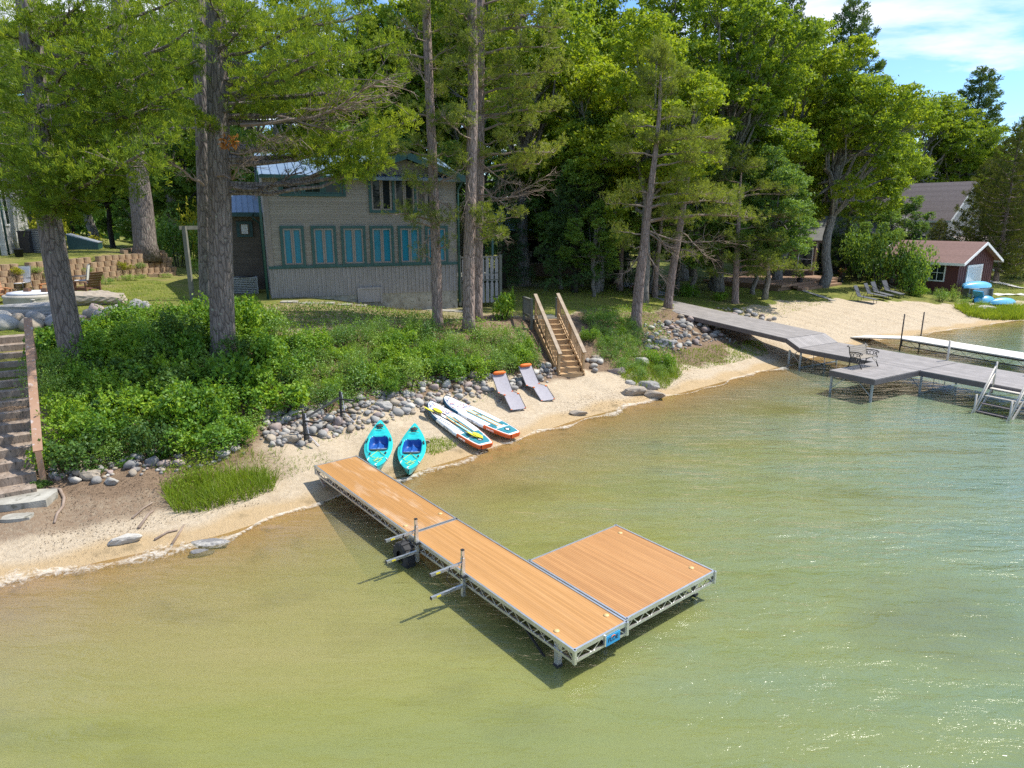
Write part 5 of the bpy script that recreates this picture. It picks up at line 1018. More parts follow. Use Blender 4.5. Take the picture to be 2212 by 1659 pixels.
for k in range(6): MB().box((k*1.5, 0, .55), (.16, .16, 1.2)).build('post', m_['bark_d'], fe2)
for z in (.5, .9): MB().box((3.75, 0, z), (7.5, .05, .13)).build('rail', m_['bark_d'], fe2)
for x in (1.5, 3.0, 4.5): pass
# path edging and paving by the far beach
def strip(name, pts, wdt, mat, h_=.04, label=None, cat=None):
    P = [G(x, y) for x, y in pts]; b = MB(); out = []
    Q = []
    for a, c in zip(P[:-1], P[1:]): 
        for k in range(8): Q.append(a+(c-a)*k/8)
    Q.append(P[-1]); Q = np.array(Q)
    for k in range(len(Q)):
        d = nrm((Q[min(k+1, len(Q)-1)]-Q[max(k-1, 0)])*np.array([1, 1, 0])); n_ = np.array([-d[1], d[0], 0])
        for s in (-1, 1):
            v = Q[k]+n_*s*wdt/2; v[2] = float(hh(v[0], v[1]))+h_; out.append(v)
    b.grid(np.array(out), len(Q), 2, 0, False); o = b.build(name, mat)
    return tag(o, label, cat) if label else tag(o, kind='structure')
strip('path', [(1645, 602), (1690, 616), (1745, 632), (1800, 650)], .45, m_['conc']); strip('path', [(2120, 604), (2160, 612), (2212, 622)], 1.0, m_['pale'], .05); strip('path', [(2150, 638), (2212, 636)], .5, m_['pale'], .05); strip('path', [(1345, 612), (1400, 628), (1440, 640)], 1.7, m_['conc'], .05)
def pot(px, py, label):
    p = G(px, py); r = thing('flower_pot', label, 'flower pot', loc=p); b = MB(); b.lathe([(.17, 0), (.24, .32), (.26, .33), (.23, .30)], n=14); b.build('pot', m_['conc'], r); b = MB(); blob(b, np.array([0, 0, .5]), .34, 260, .055, 0, .8); blob(b, np.array([0, 0, .52]), .36, 150, .05, 1, .8); b.build('flowers', [m_['leaf_dark'], m_['flower']], r)
pot(1372, 640, 'grey pot of orange-pink flowers by the dock ramp, beside the slender pine'); pot(1417, 637, 'grey pot of pink flowers by the dock ramp, in front of the stout trunk')
# ================================================================ patio on the left
m_['block'] = M('scalloped_tan_block', (.27, .18, .105), (.41, .29, .185), 2.5, .9, bump=.4, c3=(.2, .13, .09)); m_['adir'] = M('brown_chair_boards', (.13, .062, .035), (.19, .10, .06), 3, .6); m_['adir2'] = M('orange_brown_boards', (.36, .15, .055), (.44, .20, .08), 3, .6); m_['wsling'] = M('white_sling', (.66, .65, .66), (.74, .73, .74), 8, .7); m_['cover'] = M('pale_grey_cover', (.52, .53, .58), (.62, .63, .67), 3, .6); m_['lime'] = M('limestone', (.30, .27, .22), (.50, .46, .39), 1.5, .9, bump=.7, bscale=6, c3=(.24, .21, .15))
# block retaining wall following the terrace edge: a half-round face per block, four stepped courses
def arc(s): return TW['p']+TW['d']*s
bw = .42; nb_ = int(TW['L']/bw)+2
wl = thing('retaining_wall', 'four-course retaining wall of scalloped tan blocks between lawn and patio', 'retaining wall')
for c in range(5):
    b = MB()
    for k in range(nb_):
        s = k*bw+(bw/2 if c % 2 else 0)-.2; n0 = -.30+.12*c; ctr = arc(s)+TW['n']*(n0+.14); z0 = float(hh(*(arc(s)-TW['n']*.25)))+.27*c-.05
        if k % 9 == 4 and c == 4: continue
        a = np.linspace(-math.pi*.5, math.pi*.5, 7); d = TW['d']; n_ = TW['n']
        pts = [tuple(ctr+d*(bw*.485)*math.sin(t)-n_*(.17*math.cos(t)**.6 if math.cos(t) > 0 else 0)) for t in a]+[tuple(ctr+d*bw*.485+n_*.14), tuple(ctr-d*bw*.485+n_*.14)]
        b.prism(pts, z0, z0+.265)
    b.build('block_course', m_['block'], wl)
def cup(n_, label, px, py, sc=1.):
    pass
ft_c = G(72, 660); ft = thing('fire_table', 'round stone fire pit with pale grey cover at the left', 'fire pit', loc=ft_c)
RT = .86*abs(AT(117, 640, ft_c[1])[0]-AT(20, 640, ft_c[1])[0])/2*1.25; htop = AT(70, 632, ft_c[1])[2]-ft_c[2]; htop = min(max(htop, .45), .8)
b = MB(); b.lathe([(RT*.95, -.1), (RT, htop*.4), (RT*.97, htop*.6), (RT*1.02, htop*.75), (RT*.98, htop-.06), (RT*.7, htop-.05)], n=22); b.build('ring', m_['lime'], ft); b = MB(); b.lathe([(RT*.80, htop-.06), (RT*.84, htop-.02), (RT*.83, htop+.03), (RT*.5, htop+.05), (0, htop+.055)], n=28); b.build('cover', m_['cover'], ft)
for px_, py_ in ((59, 628), (97, 628)):
    o = MB(); o.box((0, 0, .07), (.22, .18, .14)); o.box((0, 0, .145), (.18, .14, .01)); k = o.build('small_box', m_['adir']); v = AT(px_, py_, ft_c[1]-.1); k.location = (v[0], v[1], ft_c[2]+htop+.045); tag(k, 'small brown box on the fire pit cover, '+('end near the white chair' if px_ < 70 else 'end near the leaning pine'), 'box')
def rockmesh(seed, sub=3, amp=.22, fl=.7, boxy=0.):
    r_ = np.random.default_rng(seed); import bmesh; bm = bmesh.new(); bmesh.ops.create_icosphere(bm, subdivisions=sub, radius=1); v = np.array([q.co[:] for q in bm.verts]); f = np.array([[q.index for q in t.verts] for t in bm.faces]); bm.free()
    if boxy: v = v/np.max(np.abs(v), 1, keepdims=True)**boxy
    K = r_.normal(size=(7, 3))*1.6; ph = r_.uniform(0, 6, 7); disp = sum(np.sin(v@K[i]+ph[i])/(1+.35*i) for i in range(7))/3
    for i in range(7 if boxy or sub < 3 else 4):
        n_ = nrm(r_.normal(size=3)); cut = r_.uniform(.58, .88); dd = v@n_; v = v-np.clip(dd-cut, 0, None)[:, None]*n_*.92
    v = v*(1+.035*(np.sin(v@(K[0]*5))+np.sin(v@(K[1]*6)+1)))[:, None]
    v = v*(1+amp*disp[:, None]); v = v/np.abs(v).max(0); v[:, 2] *= fl; v[:, 1] *= .8
    b = MB(); b.add(v, f, 0, not boxy); return b
RM = [rockmesh(40+i, 2, .14, random.uniform(.6, .85)).mesh('fieldstone', m_['rock']) for i in range(9)]; BMS = [rockmesh(80+i, 3, .16, .62, .45).mesh('boulder', m_['rock']) for i in range(5)]
TONES = {'grey': (.25, .24, .225), 'pale': (.40, .375, .33), 'tan': (.31, .25, .18), 'pinkish': (.29, .215, .19), 'dark': (.13, .13, .135)}
BM2 = [rockmesh(95+i, 4, .10, .7, .85).mesh('slab_boulder', m_['rock']) for i in range(2)]
def rock(me, p, sc, tone, name='fieldstone', rz=None, sink=.35, tilt=.25):
    o = bpy.data.objects.new(name, me); COL.objects.link(o); o.location = (p[0], p[1], p[2]+sc*(.65-sink)); o.scale = (sc*random.uniform(.85, 1.2), sc*random.uniform(.85, 1.15), sc*random.uniform(.8, 1.1)); o.rotation_euler = (random.uniform(-tilt, tilt), random.uniform(-tilt, tilt), random.uniform(0, 6.3) if rz is None else rz)
    c = TONES[tone]; j = random.uniform(.8, 1.2); o.color = (c[0]*j, c[1]*j, c[2]*j, 1); return o
def big(px, py, size, tone, label, k=0, rz=0., zs=1., sink=.3, name='boulder', dy=0.):
    p = G(px, py); o = rock(BM2[k-10] if k >= 10 else BMS[k % 5], p, 1., tone, name, rz, 0, .05); o.scale = (size[0], size[1], size[2]); o.location = (p[0], p[1]+dy, p[2]+size[2]*.62*(1-2*sink)); return tag(o, label, 'boulder')
big(78, 686, (1.35, .6, .62), 'grey', 'huge pale limestone slab below the round fire pit', 10, .1); big(205, 660, (1.15, .6, .70), 'tan', 'large tan boulder between the leaning pine and the brown chair', 11, .2, dy=.4); big(146, 700, (.9, .5, .2), 'grey', 'flat grey slab beside the leaning pine trunk', 2, .2)
def adirondack(px, py, label, mt, rz, sc=1.):
    r = thing('adirondack_chair', label, 'chair', loc=G(px, py), rz=rz, group='wooden chairs round the fire pit')
    for k in range(6): MB().box((0, .42+.062*k, .42+.115*k), (.62, .025, .105), Matrix.Rotation(-.45, 3, 'X')).build('back_board', m_[mt], r)
    for k in range(5): MB().box((0, -.25+.125*k, .37-.025*k), (.58, .11, .025)).build('seat_board', m_[mt], r)
    for s in (-.36, .36):
        MB().box((s, .02, .60), (.14, .78, .03)).build('armrest', m_[mt], r); MB().box((s, -.28, .30), (.05, .12, .6)).build('leg', m_[mt], r); MB().box((s, .38, .30), (.05, .10, .6)).build('leg', m_[mt], r); MB().box((s, .05, .28), (.035, .7, .14)).build('side_board', m_[mt], r)
adirondack(118, 642, 'orange-brown slatted chair facing the lake behind the fire pit', 'adir2', 0.05); adirondack(190, 636, 'dark brown slatted chair turned sideways near the leaning pine', 'adir', -1.9); adirondack(0, 655, 'brown slatted chair cut off by the left edge of the picture', 'adir2', .9)
def slingchair(px, py, label, rz):
    r = thing('patio_chair', label, 'chair', loc=G(px, py), rz=rz, group='white sling chairs on the patio'); MB().box((0, .0, .44), (.54, .54, .03)).build('seat', m_['wsling'], r); MB().box((0, .33, .82), (.54, .03, .72), Matrix.Rotation(-.2, 3, 'X')).build('backrest', m_['wsling'], r)
    for s in (-.29, .29): b = MB(); b.tube([(s, .42, 1.2), (s, .27, .45), (s, -.27, .46), (s, -.3, 0)], .016, 6); b.tube([(s, .27, .45), (s, .4, 0)], .016, 6); b.build('side_frame', m_['gframe'], r); b = MB(); b.tube([(s, .3, .66), (s, -.3, .66), (s, -.29, .45)], .02, 6); b.build('armrest', m_['gframe'], r)
    b = MB(); b.tube([(-.29, .42, 1.19), (0, .44, 1.22), (.29, .42, 1.19)], .016, 6); b.build('top_rail', m_['gframe'], r)
slingchair(48, 632, 'white sling chair facing the lake behind the covered fire pit', 0.); slingchair(178, 626, 'white sling chair half hidden behind the dark brown chair', -1.2)
cn_ = thing('stone_cairn', 'little cairn of three flat stones on the big limestone slab', 'cairn', loc=(0, 0, 0)); v = AT(71, 652, ft_c[1]-1.6); cn_.location = v
for k, (r_, z) in enumerate(((.13, -.12), (.11, -.02), (.10, .07))): b = rockmesh(200+k, 2, .1, .45); o = b.build('stone', m_['rock'], cn_); o.scale = (r_, r_, r_); o.location = (0, 0, z); o.color = (.36, .34, .3, 1)
tr_ = G(315, 548); tre = thing('tree_ring', 'ring of tan edging blocks round the back lawn pine', 'edging', loc=tr_); cR = 1.15
for k in range(14):
    a = k/14*6.283; o = MB(); o.box((cR*math.cos(a), cR*math.sin(a), float(hh(tr_[0]+cR*math.cos(a), tr_[1]+cR*math.sin(a)))-tr_[2]+.07), (.5, .22, .24), Matrix.Rotation(a+math.pi/2, 3, 'Z')); o.build('edging_block', m_['block'], tre)
# ================================================================ fieldstones
NSTONE = [0]
def scatter(poly, hw_, n, s0, s1, label, group, spacing=.72, tones=None):
    P = [np.array(p, float) for p in poly]; seg = [np.linalg.norm(b_-a_) for a_, b_ in zip(P[:-1], P[1:])]; tot = sum(seg); placed = []; tries = 0
    tn = tones or ['grey']*5+['pale']*3+['tan']*2+['pinkish']*3+['dark']
    while len(placed) < n and tries < n*40:
        tries += 1; d = random.uniform(0, tot); k = 0
        while k < len(seg)-1 and d > seg[k]: d -= seg[k]; k += 1
        q = P[k]+(P[k+1]-P[k])*(d/seg[k]); h_ = hw_ if not isinstance(hw_, (list, tuple)) else hw_[k]
        q = q+np.array([random.uniform(-14, 14), random.uniform(-h_, h_)]); p = G(*q); r = random.uniform(s0, s1)/2
        if any((p[0]-o[0])**2+(p[1]-o[1])**2 < (spacing*(r+o[2]))**2 for o in placed): continue
        placed.append((p[0], p[1], r)); tone = random.choice(tn); o = rock(random.choice(RM), p, r*1.12, tone); NSTONE[0] += 1
        tag(o, label.replace('TONE', {'grey': 'grey', 'pale': 'pale', 'tan': 'tan', 'pinkish': 'pinkish', 'dark': 'dark grey'}[tone]), 'stone', group.replace('TONE', {'grey': 'grey', 'pale': 'pale', 'tan': 'tan', 'pinkish': 'pinkish', 'dark': 'dark grey'}[tone]))
scatter([(575, 925), (640, 925), (720, 905), (800, 885), (880, 860), (960, 845), (1055, 830)], [40, 38, 36, 30, 26, 22], 125, .18, .42, 'TONE rounded fieldstone in the loose bank between black rack and grey loungers', 'TONE stones behind the kayaks')
scatter([(1090, 845), (1130, 815), (1190, 800), (1200, 790)], 16, 20, .2, .42, 'TONE rounded fieldstone between the lounger with orange pillow and the wooden stairs', 'TONE stones left of the wooden stairs'); scatter([(1268, 795), (1290, 780)], 14, 6, .2, .45, 'TONE rounded fieldstone tucked against the foot of the wooden stairs', 'TONE stones right of the stairs')
scatter([(118, 1010), (170, 1030), (260, 1015), (330, 995), (440, 980), (510, 955)], 22, 26, .18, .44, 'TONE rough fieldstone at the foot of the shrub bank near timber steps', 'TONE stones below the shrub bank')
scatter([(1395, 735), (1440, 730), (1480, 715), (1540, 705), (1570, 700)], [36, 36, 32, 26], 76, .24, .5, 'TONE rounded fieldstone heaped under the ramp of the grey dock', 'TONE stones under the dock ramp'); scatter([(1590, 672), (1630, 690), (1660, 700)], 12, 20, .3, .55, 'TONE rounded fieldstone heaped beside the grey dock ramp at the sand edge', 'TONE stones beside the dock ramp')
scatter([(0, 692), (60, 690), (120, 695)], 5, 9, .5, .85, 'TONE fieldstone in the low wall edging the patio left of the leaning pine', 'TONE patio edge stones', .8); scatter([(0, 708), (60, 707), (125, 708)], 4, 8, .5, .9, 'TONE fieldstone in the lower course of the patio edge left of the pine', 'TONE lower patio stones', .8); scatter([(182, 688), (230, 680), (280, 672), (320, 664)], 4, 13, .4, .75, 'TONE fieldstone in the low row on the lawn right of the leaning pine', 'TONE lawn row stones', .75)
big(1368, 850, (.55, .38, .36), 'tan', 'broad tan boulder at the edge of the sand left of a twin boulder', 0, .3); big(1411, 858, (.5, .36, .34), 'tan', 'grey-brown boulder lapped by water right of the broad tan one', 1, -.3); big(1402, 838, (.45, .3, .34), 'grey', 'grey boulder half hidden behind two shore boulders', 2, .2); big(1362, 829, (.24, .18, .2), 'pale', 'small pale upright stone above the shore boulders', 3); big(1334, 806, (.42, .3, .3), 'pinkish', 'pink granite boulder in the grass right of the wooden stairs', 4, .2); big(1386, 788, (.32, .24, .4), 'pale', 'pointed pale boulder standing in the weeds above the shore', 2); big(1425, 790, (.3, .24, .28), 'pale', 'squat pale boulder in the weeds below the dock ramp stones', 1)
big(1248, 896, (.38, .22, .2), 'tan', 'flat brown rock at the water edge below the wooden stairs', 1, .3); big(272, 1170, (.36, .17, .2), 'pale', 'pale speckled oblong rock alone on the sand', 0, .45); big(452, 1176, (.46, .24, .13), 'dark', 'flat brown rock half washed over by the waves', 2, .2, sink=.45); big(437, 1198, (.27, .13, .14), 'dark', 'small dark wet rock just off the flat brown rock', 3, .4, sink=.2); big(628, 952, (.30, .24, .26), 'tan', 'squat tan boulder beside the black rack post', 0, .1); big(828, 882, (.32, .26, .26), 'grey', 'angular grey boulder among the fieldstones above the kayaks', 2, .2); big(905, 960, (.34, .26, .24), 'tan', 'smooth tan boulder under the paddleboards by a grass tuft', 1, .3); big(190, 1030, (.36, .24, .22), 'tan', 'long tan boulder near the foot of timber steps', 4, -.2); big(240, 1045, (.2, .18, .2), 'pale', 'round pale boulder at the foot of the shrub bank', 1); big(172, 1000, (.24, .18, .2), 'pale', 'angular white boulder beside the brown handrail post', 2); big(2120, 672, (1.0, .6, .5), 'pale', 'rounded pale boulder at the grassy far shore', 0, .1); big(1290, 778, (.3, .26, .3), 'tan', 'brown boulder against the right side of the wooden stairs', 3)
# smaller rubble packed between the fieldstones
mm, nt, N = nodes('rubble'); cl = ramp(nt, N('ShaderNodeNewGeometry').outputs['Random Per Island'], [(0., (.14, .135, .13)), (.35, (.27, .25, .23)), (.6, (.31, .235, .20)), (.8, (.33, .28, .21)), (1., (.42, .40, .36))])
nt.links.new(N('ShaderNodeBsdfPrincipled', inp={'Base Color': cl, 'Roughness': .9}).outputs[0], N('ShaderNodeOutputMaterial').inputs[0]); m_['rubble'] = mm
b = MB(); rb_ = [rockmesh(150+i, 1, .16, .7) for i in range(6)]
for poly, hw_, n in (([(572, 925), (640, 925), (720, 905), (800, 883), (880, 857), (960, 843), (1055, 828)], 40, 620), ([(1395, 735), (1440, 730), (1480, 715), (1540, 705), (1580, 695)], 36, 330), ([(118, 1012), (260, 1012), (440, 985), (520, 960)], 24, 160), ([(1080, 848), (1130, 822), (1195, 800)], 22, 120)):
    P = np.array(poly, float)
    for k in range(n):
        u = random.uniform(0, len(P)-1.001); i = int(u); q = P[i]+(P[i+1]-P[i])*(u-i)+np.array([random.uniform(-10, 10), random.uniform(-1, 1)*hw_]); p = G(*q); r = random.uniform(.05, .115); src = random.choice(rb_); R_ = np.array(Matrix.Rotation(random.uniform(0, 6.3), 3, 'Z'))
        b.add((src.V[0]*r)@R_.T+p+np.array([0, 0, r*.25]), src.P[0][0], 0, True)
tag(b.build('rubble', m_['rubble']), 'small stones and cobbles filling the gaps of the fieldstone banks', 'rubble', kind='stuff')
# driftwood
def stick(pts, r, label, name='driftwood', mt='dead'):
    P = [G(x, y)+np.array([0, 0, .03]) for x, y in pts]; b = MB(); b.tube(P, np.linspace(r, r*.6, len(P)), 7); o = b.build(name, m_[mt]); return tag(o, label, 'driftwood')
stick([(113, 1058), (130, 1060), (139, 1078), (136, 1097), (124, 1112), (118, 1132)], .045, 'bent grey driftwood branch on the sand near the concrete slab'); stick([(300, 1143), (322, 1112), (333, 1105)], .035, 'pale straight driftwood stick below the reeds'); stick([(372, 1178), (390, 1150), (398, 1136)], .03, 'short brown stick near the flat washed rock'); stick([(335, 1168), (362, 1152), (384, 1147)], .03, 'thin bleached stick on the wet sand'); stick([(286, 1122), (310, 1100), (330, 1088)], .025, 'thin curved twig on the sand below the stones')
# ================================================================ trees
def tufts(b, C, A, L, K, wd, spread=.75, mi=0):
    """needle tufts: K thin blades fanning from each centre C about axis A"""
    n = len(C)
    if n == 0: return
    d = nrm(A[:, None, :]*1.0+spread*rng.normal(size=(n, K, 3))); l = L*rng.uniform(.7, 1.15, (n, K, 1)); tip = C[:, None, :]+d*l
    s = nrm(np.cross(d, rng.normal(size=(n, K, 3))))*wd
    V = np.concatenate([C[:, None, :], (tip-s), (tip+s)], 1).reshape(-1, 3)
    base = (np.arange(n)*(2*K+1))[:, None]; k = np.arange(K)[None]
    b.add(V, np.stack([np.broadcast_to(base, (n, K)), base+1+k, base+1+K+k], -1).reshape(-1, 3), mi)
def curve(a, c, sag, n=6, wob=.0):
    a = np.array(a, float); c = np.array(c, float); u = np.linspace(0, 1, n)[:, None]; p = a+(c-a)*u; p[:, 2] += sag*np.sin(np.pi*u[:, 0])
    if wob: p[1:-1] += rng.normal(size=(n-2, 3))*wob
    return p
def sample(P, u):
    u = np.clip(u, 0, 1)*(len(P)-1); k = np.minimum(u.astype(int), len(P)-2); f = (u-k)[:, None]; return P[k]*(1-f)+P[k+1]*f
def bough(bw, bn, a, c, r, nt, wid, L, K, wd, sag=-.15, u0=.3, flat=.22, kind='w', twigs=10, tmi=0):
    """one conifer branch: wood into bw, foliage pad into bn"""
    P = curve(a, c, sag*np.linalg.norm(np.array(c)-np.array(a)), 7, .04); bw.tube(P, np.linspace(r, r*.3, 7), 5)
    ax = nrm(P[-1]-P[0]); side = nrm(np.cross(ax, (0, 0, 1))); n = nt
    u = u0+(1-u0)*rng.uniform(0, 1, n)**.75; lat = rng.uniform(-1, 1, n); w_ = wid*np.sin(np.pi*np.clip((u-u0)/(1-u0)*.86+.12, 0, 1))**.6
    Q = sample(P, u); ln = np.linalg.norm(P[-1]-P[0])
    if kind == 'r':   # red pine: round pompoms at the ends of upturned twigs
        ng = max(4, n//9); ug = u0+(1-u0)*rng.uniform(0, 1, ng)**.7; G0 = sample(P, ug); lg = rng.uniform(-1, 1, ng)*wid
        E_ = G0+side*lg[:, None]+ax*(np.abs(lg)*.5)[:, None]+np.array([0, 0, 1.])*(rng.uniform(-.1, .35, ng))[:, None]
        for g0, e in zip(G0, E_): bw.tube([g0, (g0+e)/2+np.array([0, 0, -.06]), e], [r*.28, r*.22, r*.15], 3, 0, False)
        C = np.repeat(E_, 9, 0)+rng.normal(size=(ng*9, 3))*.10; A = nrm(C-np.repeat(E_, 9, 0)+ax*.05+np.array([0, 0, .06])); tufts(bn, C, A, L, K, wd, .6, tmi); return
    C = Q+side*(lat*w_)[:, None]+ax*(np.abs(lat)*w_*.35)[:, None]; C[:, 2] += rng.normal(size=n)*flat*wid*.5+.10*wid*(1-np.abs(lat))-.12*wid*np.abs(lat)**2
    C += .16*wid*np.sin(C*7+np.array([0, 2, 4]))[:, [1, 2, 0]]
    A = nrm(ax*.35+side*(lat*.5)[:, None]+np.array([0, 0, .75])+.25*rng.normal(size=(n, 3))); tufts(bn, C, A, L, K, wd, .55, tmi)
    for k in rng.integers(0, n, twigs): bw.tube([Q[k], C[k]], [r*.22, r*.08], 3, 0, False)
def dead(bw, a, c, r, n=14, mi=0, sp=.5):
    P = curve(a, c, -.08*np.linalg.norm(np.array(c)-np.array(a)), 7, .05); bw.tube(P, np.linspace(r, r*.25, 7), 4, mi)
    ln = np.linalg.norm(P[-1]-P[0]); ax = nrm(P[-1]-P[0])
    for k in range(n):
        u = random.uniform(.25, 1); q = sample(P, np.array([u]))[0]; d = nrm(ax*.8+rng.normal(size=3)*sp+np.array([0, 0, .1])); l = ln*random.uniform(.12, .32); m = q+d*l*.5+rng.normal(size=3)*.05; e = q+d*l+rng.normal(size=3)*.08
        bw.tube([q, m, e], [r*.28, r*.2, r*.08], 3, mi, False)
        for j in range(3): f = m+(e-m)*random.uniform(0, 1); bw.tube([f, f+nrm(d+rng.normal(size=3)*.7)*l*.35], [r*.13, r*.05], 3, mi, False)
GREEN = {'w': 'needle_w', 'r': 'needle_r', 's': 'needle_d', 'c': 'needle_b'}; BK = {'w': 'bark_w', 'r': 'bark_r', 's': 'bark_d', 'c': 'bark_r'}
def trunkmesh(b, P, r0, r1, n=14, flare=.35):
    P = np.array(P); m = len(P); u = np.linspace(0, 1, m); r = r0+(r1-r0)*u; r[0] *= 1+flare; b.tube(P, r, n)
# ---- unique near trees: trunk through photo points at a depth, limbs given by where they end
def hero(name, label, base, tp, r0, r1, kind, limbs, deadl=(), Yend=0., nt=90, wid=1.0, L=.17, K=11, wd=.011, extra=(), group=None, lsc=1.):
    B = G(*base); Y0 = float(B[1]); P = [B-np.array([0, 0, .4])]+[AT(x, y, Y0+Yend*k/len(tp)) for k, (x, y) in enumerate(tp, 1)]
    P = np.array(P); u = np.linspace(0, 1, 16); cl = np.concatenate([[0], np.cumsum(np.linalg.norm(np.diff(P, axis=0), axis=1))]); T = np.stack([np.interp(u*cl[-1], cl, P[:, i]) for i in range(3)], 1)
    root = thing(name, label, 'tree', loc=B, group=group); b = MB(); trunkmesh(b, T, r0, r1, 18); 
    bw = MB(); bn = MB()
    for lm in limbs:
        x, y, dy = lm[:3]; e = AT(x, y, Y0+dy); sc = lm[3] if len(lm) > 3 else 1.
        zr = e[2]-(.10 if kind != 'r' else -.0)*np.hypot(e[0]-B[0], e[1]-B[1])-.2; zr = min(max(zr, T[0, 2]+1), T[-1, 2]-.1); a = np.array([np.interp(zr, T[:, 2], T[:, 0]), np.interp(zr, T[:, 2], T[:, 1]), zr]); ln = np.linalg.norm(e-a)
        bough(bw, bn, a, e, min(.10, .03+.013*ln)*lsc, int(nt*sc*(.5+.17*ln)*(1.75 if kind == 'w' else 1.3)), wid*sc*min(1., .35+.22*ln), L, K, wd, -.06 if kind == 'w' else .04, lm[4] if len(lm) > 4 else (.3 if ln > 1.5 else .05), .30, kind)
    for x0, y0, x1, y1, dy, r in deadl: dead(bw, AT(x0, y0, Y0), AT(x1, y1, Y0+dy), r, 26, 0)
    b.absorb(bw, 1); b.build('trunk', [m_[BK[kind]], m_['dead' if kind == 'r' else BK[kind]]], root, B); bn.build('crown', m_[GREEN[kind]], root, B)
    for fn in extra: fn(root, B, Y0)
    return root
def deadtuft(root, B, Y0):
    bw = MB()
    for x0, y0, x1, y1, dy, r in ((440, 400, 350, 330, -1.2, .05), (470, 380, 560, 330, -1.5, .04), (500, 330, 600, 290, -1.2, .03), (560, 290, 650, 300, -1., .03), (520, 270, 830, 170, -.3, .06), (650, 235, 850, 190, -.2, .04), (600, 250, 760, 280, -.4, .04)): dead(bw, AT(x0, y0, Y0-.2), AT(x1, y1, Y0+dy), r, 34, 0, .55)
    bw.build('dead_branch', m_['dead'], root, B)
    b = MB(); C = np.array([AT(random.uniform(478, 515), random.uniform(292, 322), Y0-1.4) for k in range(60)]); quads(b, C, .10, .035, 0, -.3); b.build('rusty_spray', m_['rust_leaf'], root, B)
hero('white_pine', 'massive white pine with lichened trunk and dead rusty sprig, standing before the house', (481, 778), [(478, 600), (474, 380), (470, 180), (466, 0), (464, -160)], .40, .27, 'w',
     [(640, 60, -.5, 1.2), (720, 15, .5, 1.3), (600, 140, -1.2), (700, 105, -.8, 1.4), (760, 110, -.6, 1.1), (560, 190, -1.0, .8), (840, 285, .5, 1.2), (900, 258, .6, 1.1), (790, 300, .1, 1., .5), (720, 305, .3, 1.1, .5), (760, 350, .4, 1.0, .72), (800, 366, .2, .9, .78), (840, 345, .3, .9, .65), (645, 298, .6, .8), (815, 345, .6, 1., .62), (770, 200, .3, .7), (430, 60, .3), (410, 245, .2, .7), (440, 255, -.8, .6), (370, 10, .8), (540, 20, -.6), (610, 230, .8), (520, 60, -.8), (840, 215, 1.2), (800, 20, 1.5, 1.3), (860, 90, 1.6, 1.2), (690, 40, 2, 1.3), (640, 170, 1.8, 1.2), (560, -20, .5, 1.2), (450, -20, -.8), (720, 280, 1.5), (380, 120, 1.2, .8), (880, 160, 2, 1.1)],
     [(505, 405, 652, 372, .3, .07)], .6, nt=75, wid=.95, extra=(deadtuft,))
hero('white_pine', 'dark straight white pine trunk standing just behind the massive lichened pine', (452, 692), [(448, 500), (440, 250), (432, 60), (428, -120)], .36, .24, 'w',
     [(350, 40, 1.5), (330, 120, 1.2), (380, 200, 1.5), (560, 80, 2.5, 1.2), (600, 40, 3, 1.2), (640, 200, 2.5, 1.2), (360, 260, 1.8), (550, 300, 2.4), (400, -20, 0, 1.2), (500, 10, 2), (590, 310, 3, 1.), (620, 130, 3.4, 1.3), (700, 190, 3.2, 1.3), (720, 60, 3.6, 1.4)], (), .8, nt=70, wid=1.1)
hero('white_pine', 'leaning white pine at the left with a long drooping lower bough', (165, 806), [(143, 690), (120, 560), (104, 460), (88, 300), (70, 120), (52, -60), (45, -170)], .37, .26, 'w',
     [(5, 335, -1.6, 1.2), (60, 380, -2.4, 1.2), (140, 400, -2.2, 1.1), (225, 365, -2.2, 1.2), (310, 330, -2.6, 1.2), (375, 275, -1.4, 1.1), (250, 330, -1.6, 1.1), (15, 230, -.4, 1.2), (110, 255, -2, 1.1), (280, 220, -1.2, 1.2), (395, 190, -1, 1.2), (330, 150, -1.2, 1.3), (415, 62, -1, 1.2), (300, 60, -.4, 1.2), (200, 100, -1.6, 1.2), (50, 120, 0, 1.2), (-20, 60, .6), (150, 20, -1), (380, 0, 0, 1.2), (255, 280, -1.2), (130, 440, -1.2, .8), (70, 430, -.6, .6), (-40, 380, -1, 1.2), (-40, 170, .5, 1.2), (200, -20, -1, 1.2), (60, 20, -1.2, 1.2), (340, 240, .4, 1.2), (170, 180, -1.5, 1.1), (240, 160, .5, 1.2), (180, 340, -2.4, 1.), (100, 330, -2.4, 1.), (430, 130, .4, 1.), (110, 445, -1.5, .8), (160, 425, -1.4, .7)], (), 1.0, nt=90, wid=1.0)
hero('white_pine', 'knotty white pine on the upper lawn inside a ring of edging blocks', (315, 550), [(306, 440), (290, 330), (272, 200), (262, 60), (255, -60)], .62, .40, 'w',
     [(220, 250, -1, 1.4), (350, 200, -1, 1.5), (180, 140, 0, 1.5), (380, 110, 0, 1.5), (250, 80, -1.5, 1.5), (330, 40, 0, 1.5), (200, 40, 0, 1.5), (150, 230, 1, 1.5), (400, 260, 1, 1.5), (120, 90, 2, 1.5), (430, 30, 2, 1.5), (270, 160, -2, 1.5), (90, 180, 2, 1.5), (60, 60, 3, 1.6), (320, 280, 2, 1.3)], (), 1.0, nt=60, wid=1.9, L=.26, K=10, wd=.014)
